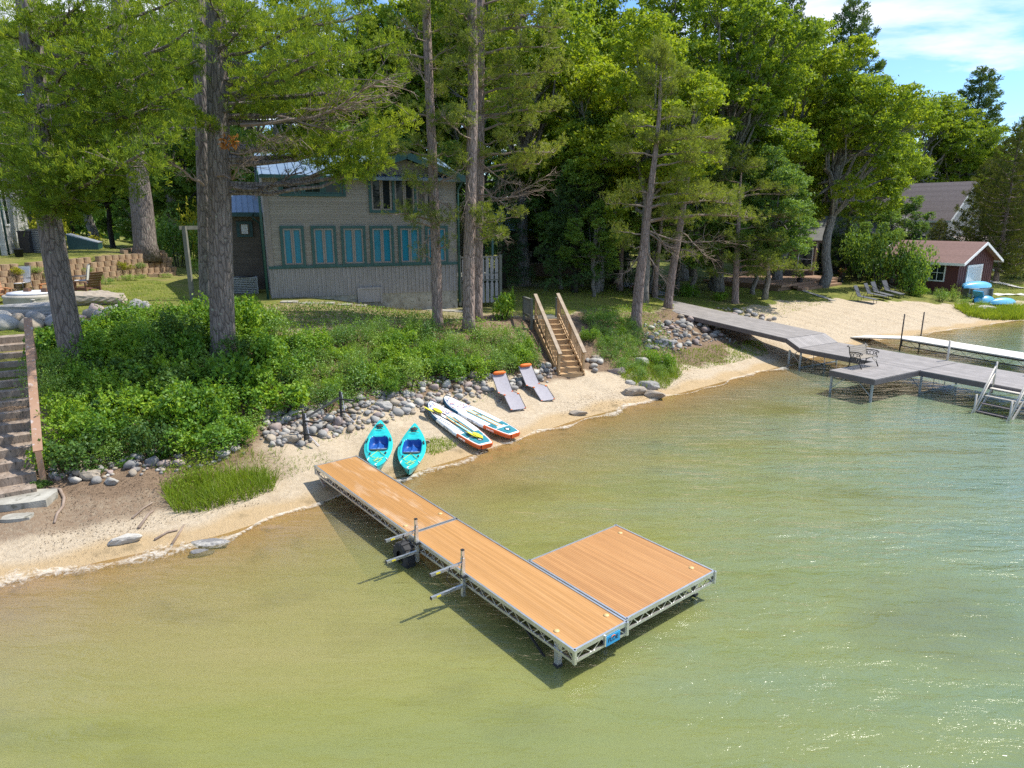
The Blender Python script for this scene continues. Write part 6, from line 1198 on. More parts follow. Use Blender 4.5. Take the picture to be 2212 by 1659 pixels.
hero('red_pine', 'slender red pine in front of the house windows with broken branch stubs', (945, 708), [(943, 600), (938, 430), (930, 250), (922, 60), (918, -120)], .23, .15, 'r',
     [(840, 465, -.8, .9), (880, 480, -1, .9), (905, 455, -.9, .9), (960, 478, -.8, .8), (985, 470, -.2, .7), (870, 385, -.4), (900, 405, -.7, .9), (985, 385, -.2, .8), (925, 350, -.6), (890, 310, .2), (1000, 330, .5), (870, 240, .2), (990, 250, 0), (880, 150, .6), (975, 140, 0), (860, 60, .6), (985, 50, 0), (930, 15, -.5), (900, 550, -.2, .4), (970, 530, -.4, .5), (940, 300, .8), (960, 200, .8), (850, 330, .8), (890, -30, 0), (950, -40, 0), (830, 120, 1)],
     [(935, 420, 985, 455, -.3, .035), (938, 480, 905, 540, -.4, .03), (925, 180, 880, 120, .2, .03), (928, 130, 990, 90, .3, .03), (936, 390, 895, 435, -.4, .035), (920, 90, 870, 40, 0, .03)], .8, nt=95, wid=.75, L=.15, K=11, wd=.008)
hero('red_pine', 'front trunk of a close pair of tall red pines by the deck screen', (1012, 716), [(1013, 560), (1018, 380), (1022, 200), (1020, 30), (1020, -140)], .27, .17, 'r',
     [(1075, 480, -.6, .9), (1100, 510, -.4, .8), (1055, 455, -.5, .7), (955, 265, -.3), (985, 350, 0, .8), (950, 170, 0), (960, 70, 0, 1.1), (1000, 130, -.8), (980, 20, -.4, 1.1), (1040, 90, -.8, 1.1), (1070, 40, 0, 1.1), (1000, 250, -.7, .8), (940, -10, 0, 1.2), (1060, -30, 0, 1.2)], [(1016, 340, 960, 390, -.3, .03), (1016, 380, 1000, 470, -.4, .025), (1018, 300, 950, 240, -.3, .03)], .7, nt=95, wid=.85)
hero('red_pine', 'rear trunk of a close pair of tall red pines by the deck screen', (1030, 694), [(1032, 560), (1036, 380), (1037, 200), (1038, 30), (1040, -140)], .24, .16, 'r',
     [(1115, 365, 0), (1165, 355, 0, 1.1), (1195, 330, .2, 1.1), (1100, 300, -.4), (1150, 270, 0, 1.1), (1195, 240, .4, 1.1), (1090, 230, 0), (1160, 190, 0, 1.2), (1205, 160, .5, 1.2), (1110, 140, 0, 1.1), (1180, 100, 0, 1.2), (1090, 60, 0, 1.1), (1150, 30, 0, 1.2), (1210, 60, .5, 1.2), (1085, 500, 0, .8), (1120, 470, .2, .6), (1130, -10, 0, 1.2), (1220, -10, 1, 1.3), (1060, 330, -.5, .8), (1130, 215, .8, 1.1), (1075, 170, -.6, 1.)],
     [(1036, 420, 1165, 410, -.2, .04), (1036, 440, 1180, 380, .2, .035), (1036, 400, 1110, 450, -.3, .035), (1036, 470, 1095, 520, -.3, .03), (1036, 350, 1130, 400, 0, .03), (1034, 545, 1012, 600, -.4, .025), (1036, 260, 1120, 230, 0, .03), (1035, 430, 1085, 400, -.4, .03)], .8, nt=95, wid=.9)
hero('red_pine', 'curving red pine with a bent bare bough, rising from the bank right of the stairs', (1372, 708), [(1380, 620), (1392, 520), (1404, 420), (1416, 330), (1424, 250), (1426, 190), (1427, 120)], .30, .04, 'r',
     [(1440, 300, -.5), (1500, 300, 0, 1.1), (1540, 330, 0, 1.1), (1480, 250, 0), (1455, 200, -.4), (1380, 230, 0), (1350, 270, .4), (1330, 330, .4), (1345, 410, 0, .9), (1310, 440, .3, .8), (1480, 390, -.4), (1530, 420, -.4, 1.1), (1580, 440, -.3, 1.1), (1620, 470, 0, 1.), (1470, 470, -.5, .8), (1500, 350, -.5), (1430, 120, 0), (1390, 170, .3), (1475, 165, .3), (1420, 105, 0, .9), (1445, 140, -.3), (1405, 130, -.3), (1455, 440, -.6, .7), (1555, 300, .5, 1.1), (1325, 500, .2, .6), (1350, 530, -.2, .6), (1400, 300, -.5), (1400, 180, -.5)],
     [(1395, 500, 1500, 545, -.6, .05), (1396, 540, 1450, 620, -.7, .035), (1398, 470, 1470, 560, -.8, .03), (1394, 530, 1340, 600, -.5, .03), (1404, 500, 1560, 520, -.4, .05)], .0, nt=150, wid=1.0, L=.17, K=10, wd=.011)
hero('red_pine', 'leaning slim pine whose trunk crosses the head of the grey dock ramp', (1441, 664), [(1452, 590), (1466, 510), (1480, 420), (1492, 330), (1498, 240)], .26, .09, 'r',
     [(1530, 400, 0), (1590, 420, 0, 1.2), (1450, 350, 0), (1540, 300, 0, 1.2), (1440, 270, .4), (1510, 220, 0), (1560, 350, .6, 1.2), (1470, 290, -.6), (1500, 480, -.5, .8), (1450, 520, -.4, .6), (1425, 560, -.3, .6), (1505, 550, -.2, .7)], [(1470, 500, 1540, 560, -.4, .04)], .5, nt=80, wid=1.2, L=.2, K=9, wd=.013)
hero('red_pine', 'pine on the open grass beyond the dock ramp with low spreading boughs', (1588, 655), [(1590, 590), (1593, 520), (1597, 450), (1600, 390), (1602, 340)], .26, .04, 'r',
     [(1530, 590, -.5, .8), (1560, 560, -.8), (1660, 560, -1, 1.1), (1700, 575, -1, 1.1), (1735, 585, -.6, .9), (1640, 590, -1, .8), (1520, 530, 0), (1650, 490, 0, 1.2), (1700, 470, .4, 1.2), (1540, 450, 0, 1.2), (1660, 410, 0, 1.2), (1550, 390, .5, 1.2), (1700, 420, .8, 1.2), (1640, 360, 0, 1.1), (1570, 360, 0, 1.1), (1605, 335, 0), (1680, 520, -.6, 1.2), (1600, 520, -1, 1.), (1610, 360, -.5, .8), (1560, 510, -.6, 1.), (1630, 540, -1, 1.), (1545, 480, .3, 1.1)], [(1592, 520, 1640, 560, -.8, .04)], .3, nt=120, wid=1.25, L=.2, K=9, wd=.014)
hero('red_pine', 'pine with a leaning trunk behind the dark bush near the boathouse', (1868, 552), [(1874, 500), (1882, 420), (1890, 340), (1894, 280)], .30, .1, 'r',
     [(1820, 470, 0, 1.2), (1950, 450, 0, 1.3), (1990, 480, -1, 1.2), (1830, 400, 0, 1.2), (1940, 380, 0, 1.3), (1850, 340, 0, 1.2), (1930, 330, 0, 1.2), (1890, 300, 0, 1.2), (2010, 430, 1, 1.2), (1900, 480, -1.5, 1.2), (1960, 510, -1, 1.), (1930, 420, -1.5, 1.2)], (), .3, nt=75, wid=1.9, L=.27, K=9, wd=.02)
# ---- generic trees, built once per kind and copied
def protoconifer(kind, h, clear, env, nb, seed, r0, L, K, wd, per, tilt=.1, wid=.9, lean=0.):
    global rng; sv = rng; rng = np.random.default_rng(seed); b = MB(); bw = MB(); bn = MB()
    T = np.stack([lean*np.linspace(0, 1, 10)**1.5*h+.06*np.sin(np.linspace(0, 5, 10)), .05*np.cos(np.linspace(0, 4, 10)), np.linspace(-.5, h, 10)], 1); trunkmesh(b, T, r0, .03, 10)
    for k in range(nb):
        u = (k+.5)/nb; z = clear+(h-clear)*u; a = k*2.4+rng.uniform(-.4, .4); ln = env(u)*rng.uniform(.75, 1.15); q = np.array([np.interp(z, T[:, 2], T[:, 0]), 0, z]); e = q+np.array([math.cos(a)*ln, math.sin(a)*ln, ln*tilt*(.3+1.2*u)])
        bough(bw, bn, q, e, .02+.012*ln, max(6, int(per*ln)), wid*min(1, .35+.2*ln), L, K, wd, -.08 if kind != 'r' else .04, .18, .3, kind, 4)
    rng = sv; b.absorb(bw, 0); return b.mesh('trunk', m_[BK[kind]]), bn.mesh('crown', m_[GREEN[kind]])
def protobroad(h, cz, rx, rz, lobes, per, leaf, seed, r0, mat, bark='bark_o', gap=.0, lean=.0):
    """broadleaf: trunk, limbs to lobes, leaf clusters over each lobe"""
    global rng; sv = rng; rng = np.random.default_rng(seed); b = MB(); bn = MB(); bw = MB()
    top = np.array([lean*h, 0, cz]); T = curve((0, 0, -.5), top, 0, 8, .10); T[0] = (0, 0, -.5); trunkmesh(b, T, r0, r0*.45, 12)
    cs = []
    for k in range(lobes):
        for _ in range(30):
            p = nrm(rng.normal(size=3))*rng.uniform(.45, 1.12)*np.array([rx, rx, rz]); p[2] = p[2]*1.0
            if all(np.linalg.norm(p-q) > rx*.30 for q in cs): break
        cs.append(p)
    for p in cs:
        c = top+p+np.array([0, 0, rz*.1]); R = rx*rng.uniform(.20, .36); a = sample(T, np.array([rng.uniform(.55, 1.)]))[0]; P = curve(a, c, .12*np.linalg.norm(c-a)*rng.uniform(-1, 1), 6, .12); bw.tube(P, np.linspace(r0*.34, r0*.08, 6), 5)
        ncl = max(8, int(per/lobes/24*(R/(rx*.29))**2)); d = nrm(rng.normal(size=(ncl, 3))+np.array([0, 0, .25])); cc = c+d*R*(rng.uniform(.25, 1, (ncl, 1))**.5)*np.array([1, 1, .75])
        for q in cc[:6]: bw.tube([P[-2], (P[-2]+q)/2+rng.normal(size=3)*.08, q], [r0*.08, r0*.05, r0*.02], 3, 0, False)
        C = np.repeat(cc, 24, 0)+rng.normal(size=(ncl*24, 3))*np.array([.34, .34, .15])*R*.42; quads(bn, C, leaf, leaf*.46, 0, .9)
    rng = sv; b.absorb(bw, 0); return b.mesh('trunk', m_[bark]), bn.mesh('crown', m_[mat])
P_ = {}
P_['oak1'] = protobroad(15, 9.5, 3.7, 4.6, 42, 52000, .105, 1, .34, 'leaf_oak'); P_['oak2'] = protobroad(15, 9, 3.5, 5.0, 42, 50000, .105, 2, .32, 'leaf_oak'); P_['oak3'] = protobroad(13, 8, 3.9, 4.0, 38, 46000, .105, 3, .32, 'leaf_oak', lean=.06)
P_['map1'] = protobroad(12, 7, 3.2, 4.4, 34, 40000, .10, 4, .25, 'leaf_maple'); P_['map2'] = protobroad(10, 5.5, 2.9, 3.8, 30, 36000, .09, 5, .2, 'leaf_maple'); P_['dark1'] = protobroad(11, 6.2, 3.6, 4.5, 32, 34000, .12, 6, .25, 'leaf_dark', 'bark_d')
P_['wp1'] = protoconifer('w', 20, 5, lambda u: 3.6*(1-u)**.6*(.55+.45*min(1, u*4)), 62, 7, .33, .26, 8, .016, 17, .18, 1.2); P_['wp2'] = protoconifer('w', 18, 3.5, lambda u: 3.9*(1-u)**.7, 60, 8, .3, .26, 8, .016, 17, .15, 1.2)
P_['rp1'] = protoconifer('r', 18, 6, lambda u: 2.9*(1-u)**.5*(.6+.4*min(1, u*3)), 48, 9, .24, .21, 9, .013, 34, .15, .8); P_['rp2'] = protoconifer('r', 16, 4, lambda u: 2.8*(1-u)**.5, 50, 10, .22, .21, 9, .013, 34, .15, .8, .05)
P_['fir'] = protoconifer('s', 20, 3, lambda u: 4.4*(1-u)**.75+.15, 85, 11, .26, .36, 8, .034, 24, .7, .9); P_['hem'] = protoconifer('s', 15, .8, lambda u: 3.6*(1-u)**.75, 70, 12, .25, .28, 8, .024, 16, -.05, 1.1); P_['ced'] = protoconifer('c', 12, .8, lambda u: 3.3*(1-u**1.6)**.8+.2, 95, 13, .24, .26, 9, .020, 20, .25, .85)
NAMES = {'oak': ('oak_tree', 'tree'), 'map': ('maple_tree', 'tree'), 'dar': ('shade_tree', 'tree'), 'wp': ('white_pine', 'tree'), 'rp': ('red_pine', 'tree'), 'fir': ('fir_tree', 'tree'), 'hem': ('hemlock_tree', 'tree'), 'ced': ('cedar_tree', 'tree')}
USED = {}
def tree(kind, p, sc, label, rz=None, group=None, sz=1.):
    key = next(k for k in NAMES if kind.startswith(k)); nm, ct = NAMES[key]; r = thing(nm, label, ct, loc=p, rz=random.uniform(0, 6.3) if rz is None else rz, group=group); r.scale = (sc, sc, sc*sz)
    for me, n_ in zip(P_[kind], ('trunk', 'crown')): o = bpy.data.objects.new(n_, me); COL.objects.link(o); o.parent = r
    return r
HT = {'oak1': 14, 'oak2': 14, 'oak3': 12, 'map1': 11.5, 'map2': 9.4, 'dark1': 10.8, 'wp1': 20, 'wp2': 18, 'rp1': 18, 'rp2': 16, 'fir': 20, 'hem': 15, 'ced': 12}
def tt(kind, px, Y, topy, label, sz=1., rz=None, group=None, wx=None):
    """tree whose trunk stands at depth Y under photo column px and whose top reaches photo row topy"""
    v = AT(px, 500, Y); z = float(hh(v[0], v[1])); top = AT(px, topy, Y)[2]; sc = (top-z)/HT[kind]; return tree(kind, (v[0], v[1], z), sc/sz if sz != 1 else sc, label, rz, group, sz)
TREES = [  # kind, column, depth, row of the top, stretch, label
 ('oak1', 1130, 47, -60, 1., 'oak with pale grey trunk just beyond the deck screen'), ('oak2', 1395, 40, 60, 1., 'spreading oak leaning over the head of the dock ramp'), ('oak3', 1290, 46, 130, 1., 'broad oak in the middle, shading the cottage'), ('oak1', 1560, 50, 25, 1., 'big oak with sunlit yellow-green top right of centre'), ('oak2', 1690, 56, 85, 1., 'sunlit oak on the right of the tall oak group'), ('oak3', 1785, 54.5, 165, 1., 'oak with thick lumpy grey trunk beside the timber deck'), ('oak1', 1480, 58, 10, 1., 'oak behind the sunlit centre oaks'), ('oak2', 1350, 60, -40, 1., 'tall oak behind the centre of the forest'), ('oak3', 1985, 90, 205, 1., 'open-crowned oak above the roof of the shingled house'), ('oak1', 2050, 92, 262, 1., 'oak with light crown behind the shingled house'), ('map2', 1285, 41, 430, 1., 'low bright maple at the edge of the shaded lawn'), ('map2', 1212, 45, 380, 1., 'young maple between the deck screen and the shaded lawn'), ('map1', 1415, 47, 300, 1., 'maple with drooping leafage above the flower pots'), ('map2', 1955, 66, 425, 1., 'leafy maple left of the shingled roof'), ('map1', 1665, 47, 335, 1., 'pale-leaved maple in front of the tall oaks, right of the low-boughed pine'), ('map2', 1545, 52, 395, 1., 'leafy young maple left of the low-boughed pine'), ('map2', 1505, 47, 330, 1., 'leafy maple beside the leaning slim pine'), ('map1', 1260, 49, 440, 1., 'low leafy maple in shade behind the lawn'), ('map2', 1200, 52, 250, 1., 'maple with blue-green leaves behind the grey oak trunk'), ('map1', 1290, 44, 250, 1., 'maple with blue-green leaves above the shaded lawn'), ('hem', 1832, 64, 300, 1., 'dark hemlock hiding the navy house'), ('wp2', 1925, 66, 400, 1., 'white pine before the shingled house'), ('map2', 1905, 62, 450, 1., 'leafy tree between the dark bush and the shingled roof'), ('ced', 2030, 68, 475, .8, 'bushy cedar hiding the foot of the shingled house'), ('map2', 1640, 49, 360, 1., 'bushy maple with pale leaves behind the low-boughed pine'), ('oak2', 1870, 70, 215, 1., 'oak between the spire fir and the open-crowned oak'),
 ('fir', 1792, 78, 5, .9, 'tall dark fir spire rising above the oaks on the right'), ('fir', 1668, 74, -6, 1.0, 'dark fir tip showing over the sunlit oak'), ('fir', 2068, 96, 152, .72, 'lone dark fir against the sky at the right'), ('ced', 2168, 62, 262, 1.25, 'brownish cedar at the right edge in front of the sun room'), ('ced', 2118, 67, 345, 1.1, 'smaller brownish cedar between the boathouse roof and the shingled house'), ('ced', 2235, 66, 250, 1.2, 'brownish cedar cut off by the right edge'), ('fir', 1570, 88, -30, 1.0, 'dark fir behind the middle oaks'),
 ('hem', 1245, 43, 200, 1., 'dark hemlock in deep shade left of the dock ramp'), ('hem', 1330, 52, 230, 1., 'dark hemlock in front of the shaded cottage'), ('dark1', 1200, 50, 330, 1., 'dark bushy tree beside the shaded cottage'), ('rp1', 1345, 47, 120, 1., 'thin straight pine behind the leaning oak'), ('rp2', 1420, 44, 160, 1., 'thin pine behind the pots at the dock ramp'), ('wp2', 1500, 62, 130, 1., 'white pine deep behind the dock ramp'), ('rp1', 1740, 63, 230, 1., 'red pine behind the thick lumpy trunk'), ('wp1', 1830, 74, 250, 1., 'white pine above the yellow cottage'), ('map1', 1470, 50, 420, 1., 'leafy maple behind the leaning slim pine'), ('dark1', 1550, 60, 380, 1., 'dark round tree between pine trunks'),
 ('map1', 640, 46, 120, 1., 'maple directly behind the roof of the lake house'), ('oak2', 760, 50, -20, 1., 'oak behind the left part of the house roof'), ('oak1', 900, 52, -40, 1., 'tall oak behind the house gable'), ('map1', 1040, 48, 210, 1., 'maple behind the pair of red pines'), ('oak3', 1010, 55, 20, 1., 'broad oak deep behind the pair of red pines'), ('map2', 860, 46, 260, 1., 'low maple just over the house gable'), ('wp1', 700, 60, -90, 1., 'white pine far behind the house'), ('oak2', 560, 54, 90, 1., 'oak behind the low wing of the house'), ('hem', 1090, 45, 330, 1., 'dark hemlock beside the right house corner'), ('dark1', 480, 56, 200, 1., 'dark tree behind the two massive pine trunks'), ('wp2', 820, 62, 40, 1., 'white pine deep behind the gable'), ('oak1', 1180, 62, -40, 1., 'tall oak behind the shaded cottage roof'),
 ('oak3', 380, 62, 60, 1., 'oak at the back of the upper lawn behind the knotty pine'), ('dark1', 240, 66, 260, 1., 'dark round tree at the back edge of the upper lawn'), ('map1', 330, 68, 250, 1., 'maple at the back edge of the upper lawn'), ('oak2', 200, 72, 40, 1., 'oak far back at the left'), ('wp1', 120, 58, -60, 1., 'white pine behind the pale house corner'), ('dark1', 160, 60, 330, 1., 'dark low tree beside the pale house'), ('oak1', 60, 66, 0, 1., 'oak behind the pale house'), ('dark1', 420, 64, 310, 1., 'dark low tree beyond the arbor'), ('wp2', 20, 46, -120, 1., 'white pine over the roof of the pale house'), ('oak2', 460, 70, -20, 1., 'oak far behind the massive pines'), ('map2', 300, 60, 400, 1., 'low maple left of the knotty pine trunk'), ('dark1', 90, 75, 200, 1., 'dark tree deep behind the pale house'), ('hem', 370, 74, 150, 1., 'hemlock deep behind the upper lawn'),
 ('oak1', 1620, 66, 90, 1., 'oak behind the low-boughed pine'), ('dark1', 1690, 68, 420, 1., 'dark tree behind the brown cottage'), ('oak3', 1760, 74, 190, 1., 'oak behind the navy house'), ('map1', 1920, 88, 330, 1., 'maple left of the shingled house'), ('map1', 2100, 110, 330, 1., 'maple behind the shingled house'), ('oak2', 2200, 105, 280, 1., 'oak behind the cedars at the right'), ('oak3', 2160, 120, 330, 1., 'far oak under the lone fir'), ('rp2', 1650, 60, 200, 1., 'red pine behind the bushy maple')]
for k, px, Y, ty, sz, lb in TREES: tt(k, px, Y, ty, lb, sz)
# far woods that read as one mass behind everything
b = MB()
for band_, (Y0, n, hgt) in enumerate(((98, 20000, 15), (128, 22000, 19))):
    X_ = rng.uniform(-1.05, 1.35, n)*Y0*.95; Yv = Y0+rng.uniform(-7, 7, n)+.12*np.abs(X_); hz_ = hgt*(.72+.20*np.sin(X_*.21+band_)+.12*np.sin(X_*.53+1))*np.where(X_ > .5*Y0, .55, 1); z = hh(X_, Yv)+hz_*rng.uniform(0, 1, n)**.8
    quads(b, np.stack([X_, Yv, z], 1), .75, .45, 0, .6)
fw_ = b.build('distant_woods', m_['leaf_maple']); tag(fw_, 'far green woods closing the view behind the houses', 'woods', kind='stuff')
# ================================================================ shrubs, weeds, grass
def shrubmesh(seed, n, leaf, mat, hgt=.9, tall=0.):
    global rng; sv = rng; rng = np.random.default_rng(seed); b = MB(); k = 13
    c = np.stack([rng.uniform(-.62, .62, k), rng.uniform(-.62, .62, k), rng.uniform(.25, .75, k)*hgt], 1); r = rng.uniform(.28, .45, k)
    per = n//k
    for i in range(k):
        d = nrm(rng.normal(size=(per, 3))+np.array([0, 0, .35])); p = c[i]+d*r[i]*(rng.uniform(.35, 1, (per, 1))**.5); p[:, 2] = np.abs(p[:, 2]); quads(b, p, leaf, leaf*.55, 0, 1.)
    for i in range(18):   # upright shoots breaking the outline
        q = c[i % k]+np.array([*rng.normal(size=2)*.15, r[i % k]*.7]); e = q+np.array([*rng.normal(size=2)*.12, rng.uniform(.12, .34)+tall*rng.uniform(.3, 1)]); m = 14
        u = np.linspace(0, 1, m)[:, None]; quads(b, q+(e-q)*u+rng.normal(size=(m, 3))*.035, leaf, leaf*.5, 0, .3)
    bs = MB()
    for i in range(k): bs.tube([(c[i, 0]*.3, c[i, 1]*.3, -.1), (c[i, 0]*.8, c[i, 1]*.8, c[i, 2]*.6), c[i]], [.02, .014, .006], 4, 0, False)
    rng = sv; return b.mesh('foliage', m_[mat]), bs.mesh('stem', m_['bark_d'])
SB = {'a': [shrubmesh(300+i, 2200, .052, 'leaf_shrub') for i in range(3)], 'b': [shrubmesh(310+i, 1900, .034, 'leaf_shrub2') for i in range(3)], 'v': [shrubmesh(320+i, 1000, .075, 'leaf_shrub', .8) for i in range(2)], 'd': [shrubmesh(330+i, 1500, .055, 'leaf_dark') for i in range(2)], 't': [shrubmesh(340+i, 1300, .042, 'leaf_shrub2', .9, .5) for i in range(2)], 'y': [shrubmesh(350, 1500, .05, 'leaf_yel')], 'm': [shrubmesh(360+i, 2600, .05, 'leaf_maple', 1.1) for i in range(2)]}
NSH = [0]
def shrub(kind, p, r, label, group=None, name='shrub', zs=1., cat='shrub'):
    o = thing(name, label, cat, loc=(p[0], p[1], p[2]-.05), rz=random.uniform(0, 6.3), group=group); o.scale = (r, r, r*zs); NSH[0] += 1
    for me, n_ in zip(random.choice(SB[kind]), ('foliage', 'stem')): q = bpy.data.objects.new(n_, me); COL.objects.link(q); q.parent = o
    return o
def inpoly(x, y, P):
    c = False; n = len(P)
    for i in range(n):
        (a, b_), (d, e) = P[i], P[i-1]
        if (b_ > y) != (e > y) and x < (d-a)*(y-b_)/(e-b_)+a: c = not c
    return c
def thicket(poly, n, kinds, r0, r1, label, group, spacing=.62, seed=1):
    n = int(n); random.seed(seed); xs = [p[0] for p in poly]; ys = [p[1] for p in poly]; placed = []; tries = 0
    while len(placed) < n and tries < n*60:
        tries += 1; x, y = random.uniform(min(xs), max(xs)), random.uniform(min(ys), max(ys))
        if not inpoly(x, y, poly): continue
        p = G(x, y); r = random.uniform(r0, r1)
        if any((p[0]-o[0])**2+(p[1]-o[1])**2 < (spacing*(r+o[2]))**2 for o in placed): continue
        placed.append((p[0], p[1], r)); k = random.choice(kinds); lb, gp = label[k]; shrub(k, p, r, lb, gp, zs=random.uniform(.8, 1.4))
LEFT = [(112, 800), (112, 745), (220, 728), (330, 705), (430, 700), (530, 690), (590, 715), (640, 745), (640, 860), (560, 915), (530, 950), (450, 975), (300, 1000), (200, 1015), (118, 1005)]
thicket(LEFT, 125, 'aaaavvbd', .7, 1.15, {'a': ('leafy green shrub in the dense thicket below the two massive pines', 'green thicket shrubs'), 'v': ('broad-leaved viny shrub in the thicket below the massive pines', 'viny thicket shrubs'), 'b': ('small-leaved shrub in the thicket below the massive pines', 'small-leaved thicket shrubs'), 'd': ('dark-leaved shrub in the thicket below the massive pines', 'dark thicket shrubs')}, None, .40, 5)
MID = [(650, 745), (760, 730), (880, 725), (985, 742), (1110, 735), (1165, 790), (1060, 812), (920, 825), (800, 865), (700, 885), (655, 870)]
thicket(MID, 90, 'bbabat', .55, 1.0, {'a': ('leafy shrub on the slope between the slender house-front pine and the rocks', 'slope shrubs'), 'b': ('bright small-leaved shrub on the slope below the house front', 'bright slope shrubs'), 't': ('tall-shooted shrub on the slope below the house front', 'tall slope shrubs')}, None, .43, 6)
RIGHT = [(1262, 690), (1330, 680), (1375, 715), (1390, 770), (1455, 800), (1440, 822), (1375, 822), (1330, 790), (1290, 768), (1272, 740)]
thicket(RIGHT, 40, 'bbatt', .35, .65, {'a': ('leafy shrub on the bank right of the wooden stairs', 'bank shrubs right of the stairs'), 'b': ('small-leaved shrub on the bank right of the wooden stairs', 'small-leaved shrubs right of stairs'), 't': ('weedy tall-shooted shrub on the bank right of the wooden stairs', 'weedy shrubs right of stairs')}, None, .6, 7)
shrub('v', G(1085, 690), .75, 'sapling with large heart-shaped leaves beside the head of the wooden stairs', zs=1.9, name='sapling'); shrub('v', G(578, 800), .55, 'young tree with drooping large leaves rising from the slope shrubs', zs=2.1, name='sapling')
for px_, py_, r, lb in ((350, 985, .4, 'low trailing vine over the fieldstones at the foot of the thicket'), (205, 1020, .35, 'dark green juniper tuft between boulders near the timber steps'), (268, 1000, .4, 'yellow-green vine hanging over the fieldstones left of the reeds'), (95, 1050, .3, 'small dark weed beside the concrete slab')): shrub('v' if 'vine' in lb else 'd', G(px_, py_), r, lb, name='weed', zs=.6, cat='plant')
# patio planting in the block wall
for k, (x, y, r, kd) in enumerate(((30, 600, .5, 'b'), (88, 588, .5, 'b'), (125, 600, .45, 'b'), (20, 578, .5, 'y'), (60, 575, .45, 'b'), (210, 612, .5, 'b'), (222, 600, .4, 'b'), (265, 604, .6, 'b'), (290, 600, .45, 'b'), (345, 598, .4, 'b'), (195, 590, .45, 'b'), (255, 568, .6, 'y'), (285, 566, .5, 'b'), (170, 575, .4, 'b'))):
    p = G(x, y)-np.array([*TW['n'], 0])*.5; p[2] = float(hh(p[0], p[1])) if y > 590 else AT(x, y+12, float(p[1]))[2]; shrub(kd, p, r, 'yellow-green garden shrub planted along the scalloped block wall' if kd == 'b' else 'golden garden shrub planted on top of the scalloped block wall', 'garden shrubs of the block wall' if kd == 'b' else 'golden shrubs of the block wall', 'garden_shrub', .7)
for x, Y, topy, r, kd, lb in ((375, 45, 450, 1.9, 'm', 'tall flowering shrub with pale leaves left of the arbor'), (415, 50, 395, 1.8, 'y', 'golden-yellow shrub glowing behind the arbor'), (350, 48, 500, 1.3, 'b', 'light green shrub behind the knotty pine'), (440, 38, 520, 1., 'b', 'vine-leaved shrub between arbor and dark pine trunk'), (190, 56, 490, 1.6, 'y', 'yellow-green shrub above the cellar hatch'), (100, 52, 430, 1.7, 'y', 'yellow-leaved shrub beside the pale house corner')):
    v = AT(x, 500, Y); z = float(hh(v[0], v[1])); top = AT(x, topy, Y)[2]; shrub(kd, (v[0], v[1], z), r, lb, None, 'garden_shrub', (top-z)/r*.72)
for x, y, r, zs, kd, lb in ((1905, 625, 2.2, 1.9, 'd', 'large dark leafy bush between the loungers and the boathouse'), (1965, 632, 1.9, 1.8, 'm', 'large leafy bush against the boathouse wall'), (1855, 608, 2.0, 1.9, 'm', 'large leafy bush behind the urn at the deck steps'), (1985, 640, .9, .9, 'a', 'low green bush at the boathouse corner stones'), (2030, 650, .9, 1.1, 'b', 'bright green shrub in front of the boathouse window wall'), (2055, 648, .6, 1.6, 't', 'upright bright shrub at the boathouse corner'), (2085, 662, .8, .8, 't', 'weedy shrub between log and blue boats'), (2150, 590, 1.6, 1., 'b', 'rounded green garden bush right of the boathouse'), (2190, 600, 1.5, .8, 'b', 'low spreading garden bush at the right edge'), (2125, 662, .7, .7, 't', 'weedy tuft in front of the pale blue boat')): shrub(kd, G(x, y), r, lb, None, 'bush', zs, 'bush')
p = G(2170, 585); r = thing('flower_bush', 'pink flowering bush behind the garden bushes right of the boathouse', 'bush', loc=p); b = MB(); blob(b, np.array([0, 0, .8]), 1.1, 700, .09, 0, .8); blob(b, np.array([0, 0, .9]), 1.15, 500, .08, 1, .8); b.build('foliage', [m_['leaf_shrub'], m_['flower']], r)
for x, y, r, lb in ((1330, 600, 1.3, 'leafy bush in the shade left of the dock path'), (1235, 590, 1.6, 'leafy bush in the shade before the cottage'), (1300, 560, 1.8, 'tall leafy bush in the shade behind the lawn'), (1490, 640, .8, 'low leafy bush above the dock ramp'), (1555, 650, .6, 'flowering low bush at the stones above the ramp'), (1700, 590, 1., 'low bush in front of the brown cottage')): shrub('m' if y < 620 else 'a', G(x, y), r, lb, None, 'bush', 1., 'bush')
# ---- uncountable cover
def blades(b, P, L, wd, lean=.35, mi=0):
    n = len(P); d = nrm(np.stack([rng.normal(size=n)*lean, rng.normal(size=n)*lean, np.ones(n)], 1)); s = nrm(np.cross(d, rng.normal(size=(n, 3))))*wd; l = L*rng.uniform(.5, 1.2, (n, 1)); bend = np.c_[rng.normal(size=(n, 2))*.25, np.zeros(n)]*l
    V = np.stack([P-s, P+s, P+d*l*.6+s*.7+bend*.3, P+d*l*.6-s*.7+bend*.3, P+d*l+bend], 1).reshape(-1, 3); k = np.arange(n)*5
    b.add(V, [np.stack([k, k+1, k+2, k+3], 1), np.stack([k+3, k+2, k+4], 1)], mi)
def polypts(poly, n):
    xs = [p[0] for p in poly]; ys = [p[1] for p in poly]; out = []
    c = [G(*p) for p in poly]; P = [(q[0], q[1]) for q in c]; x0, x1 = min(q[0] for q in P), max(q[0] for q in P); y0, y1 = min(q[1] for q in P), max(q[1] for q in P)
    while len(out) < n:
        X_ = rng.uniform(x0, x1, n*3); Y_ = rng.uniform(y0, y1, n*3)
        for a, c_ in zip(X_, Y_):
            if inpoly(a, c_, P): out.append((a, c_))
            if len(out) >= n: break
    o = np.array(out[:n]); return np.c_[o, hh(o[:, 0], o[:, 1])]
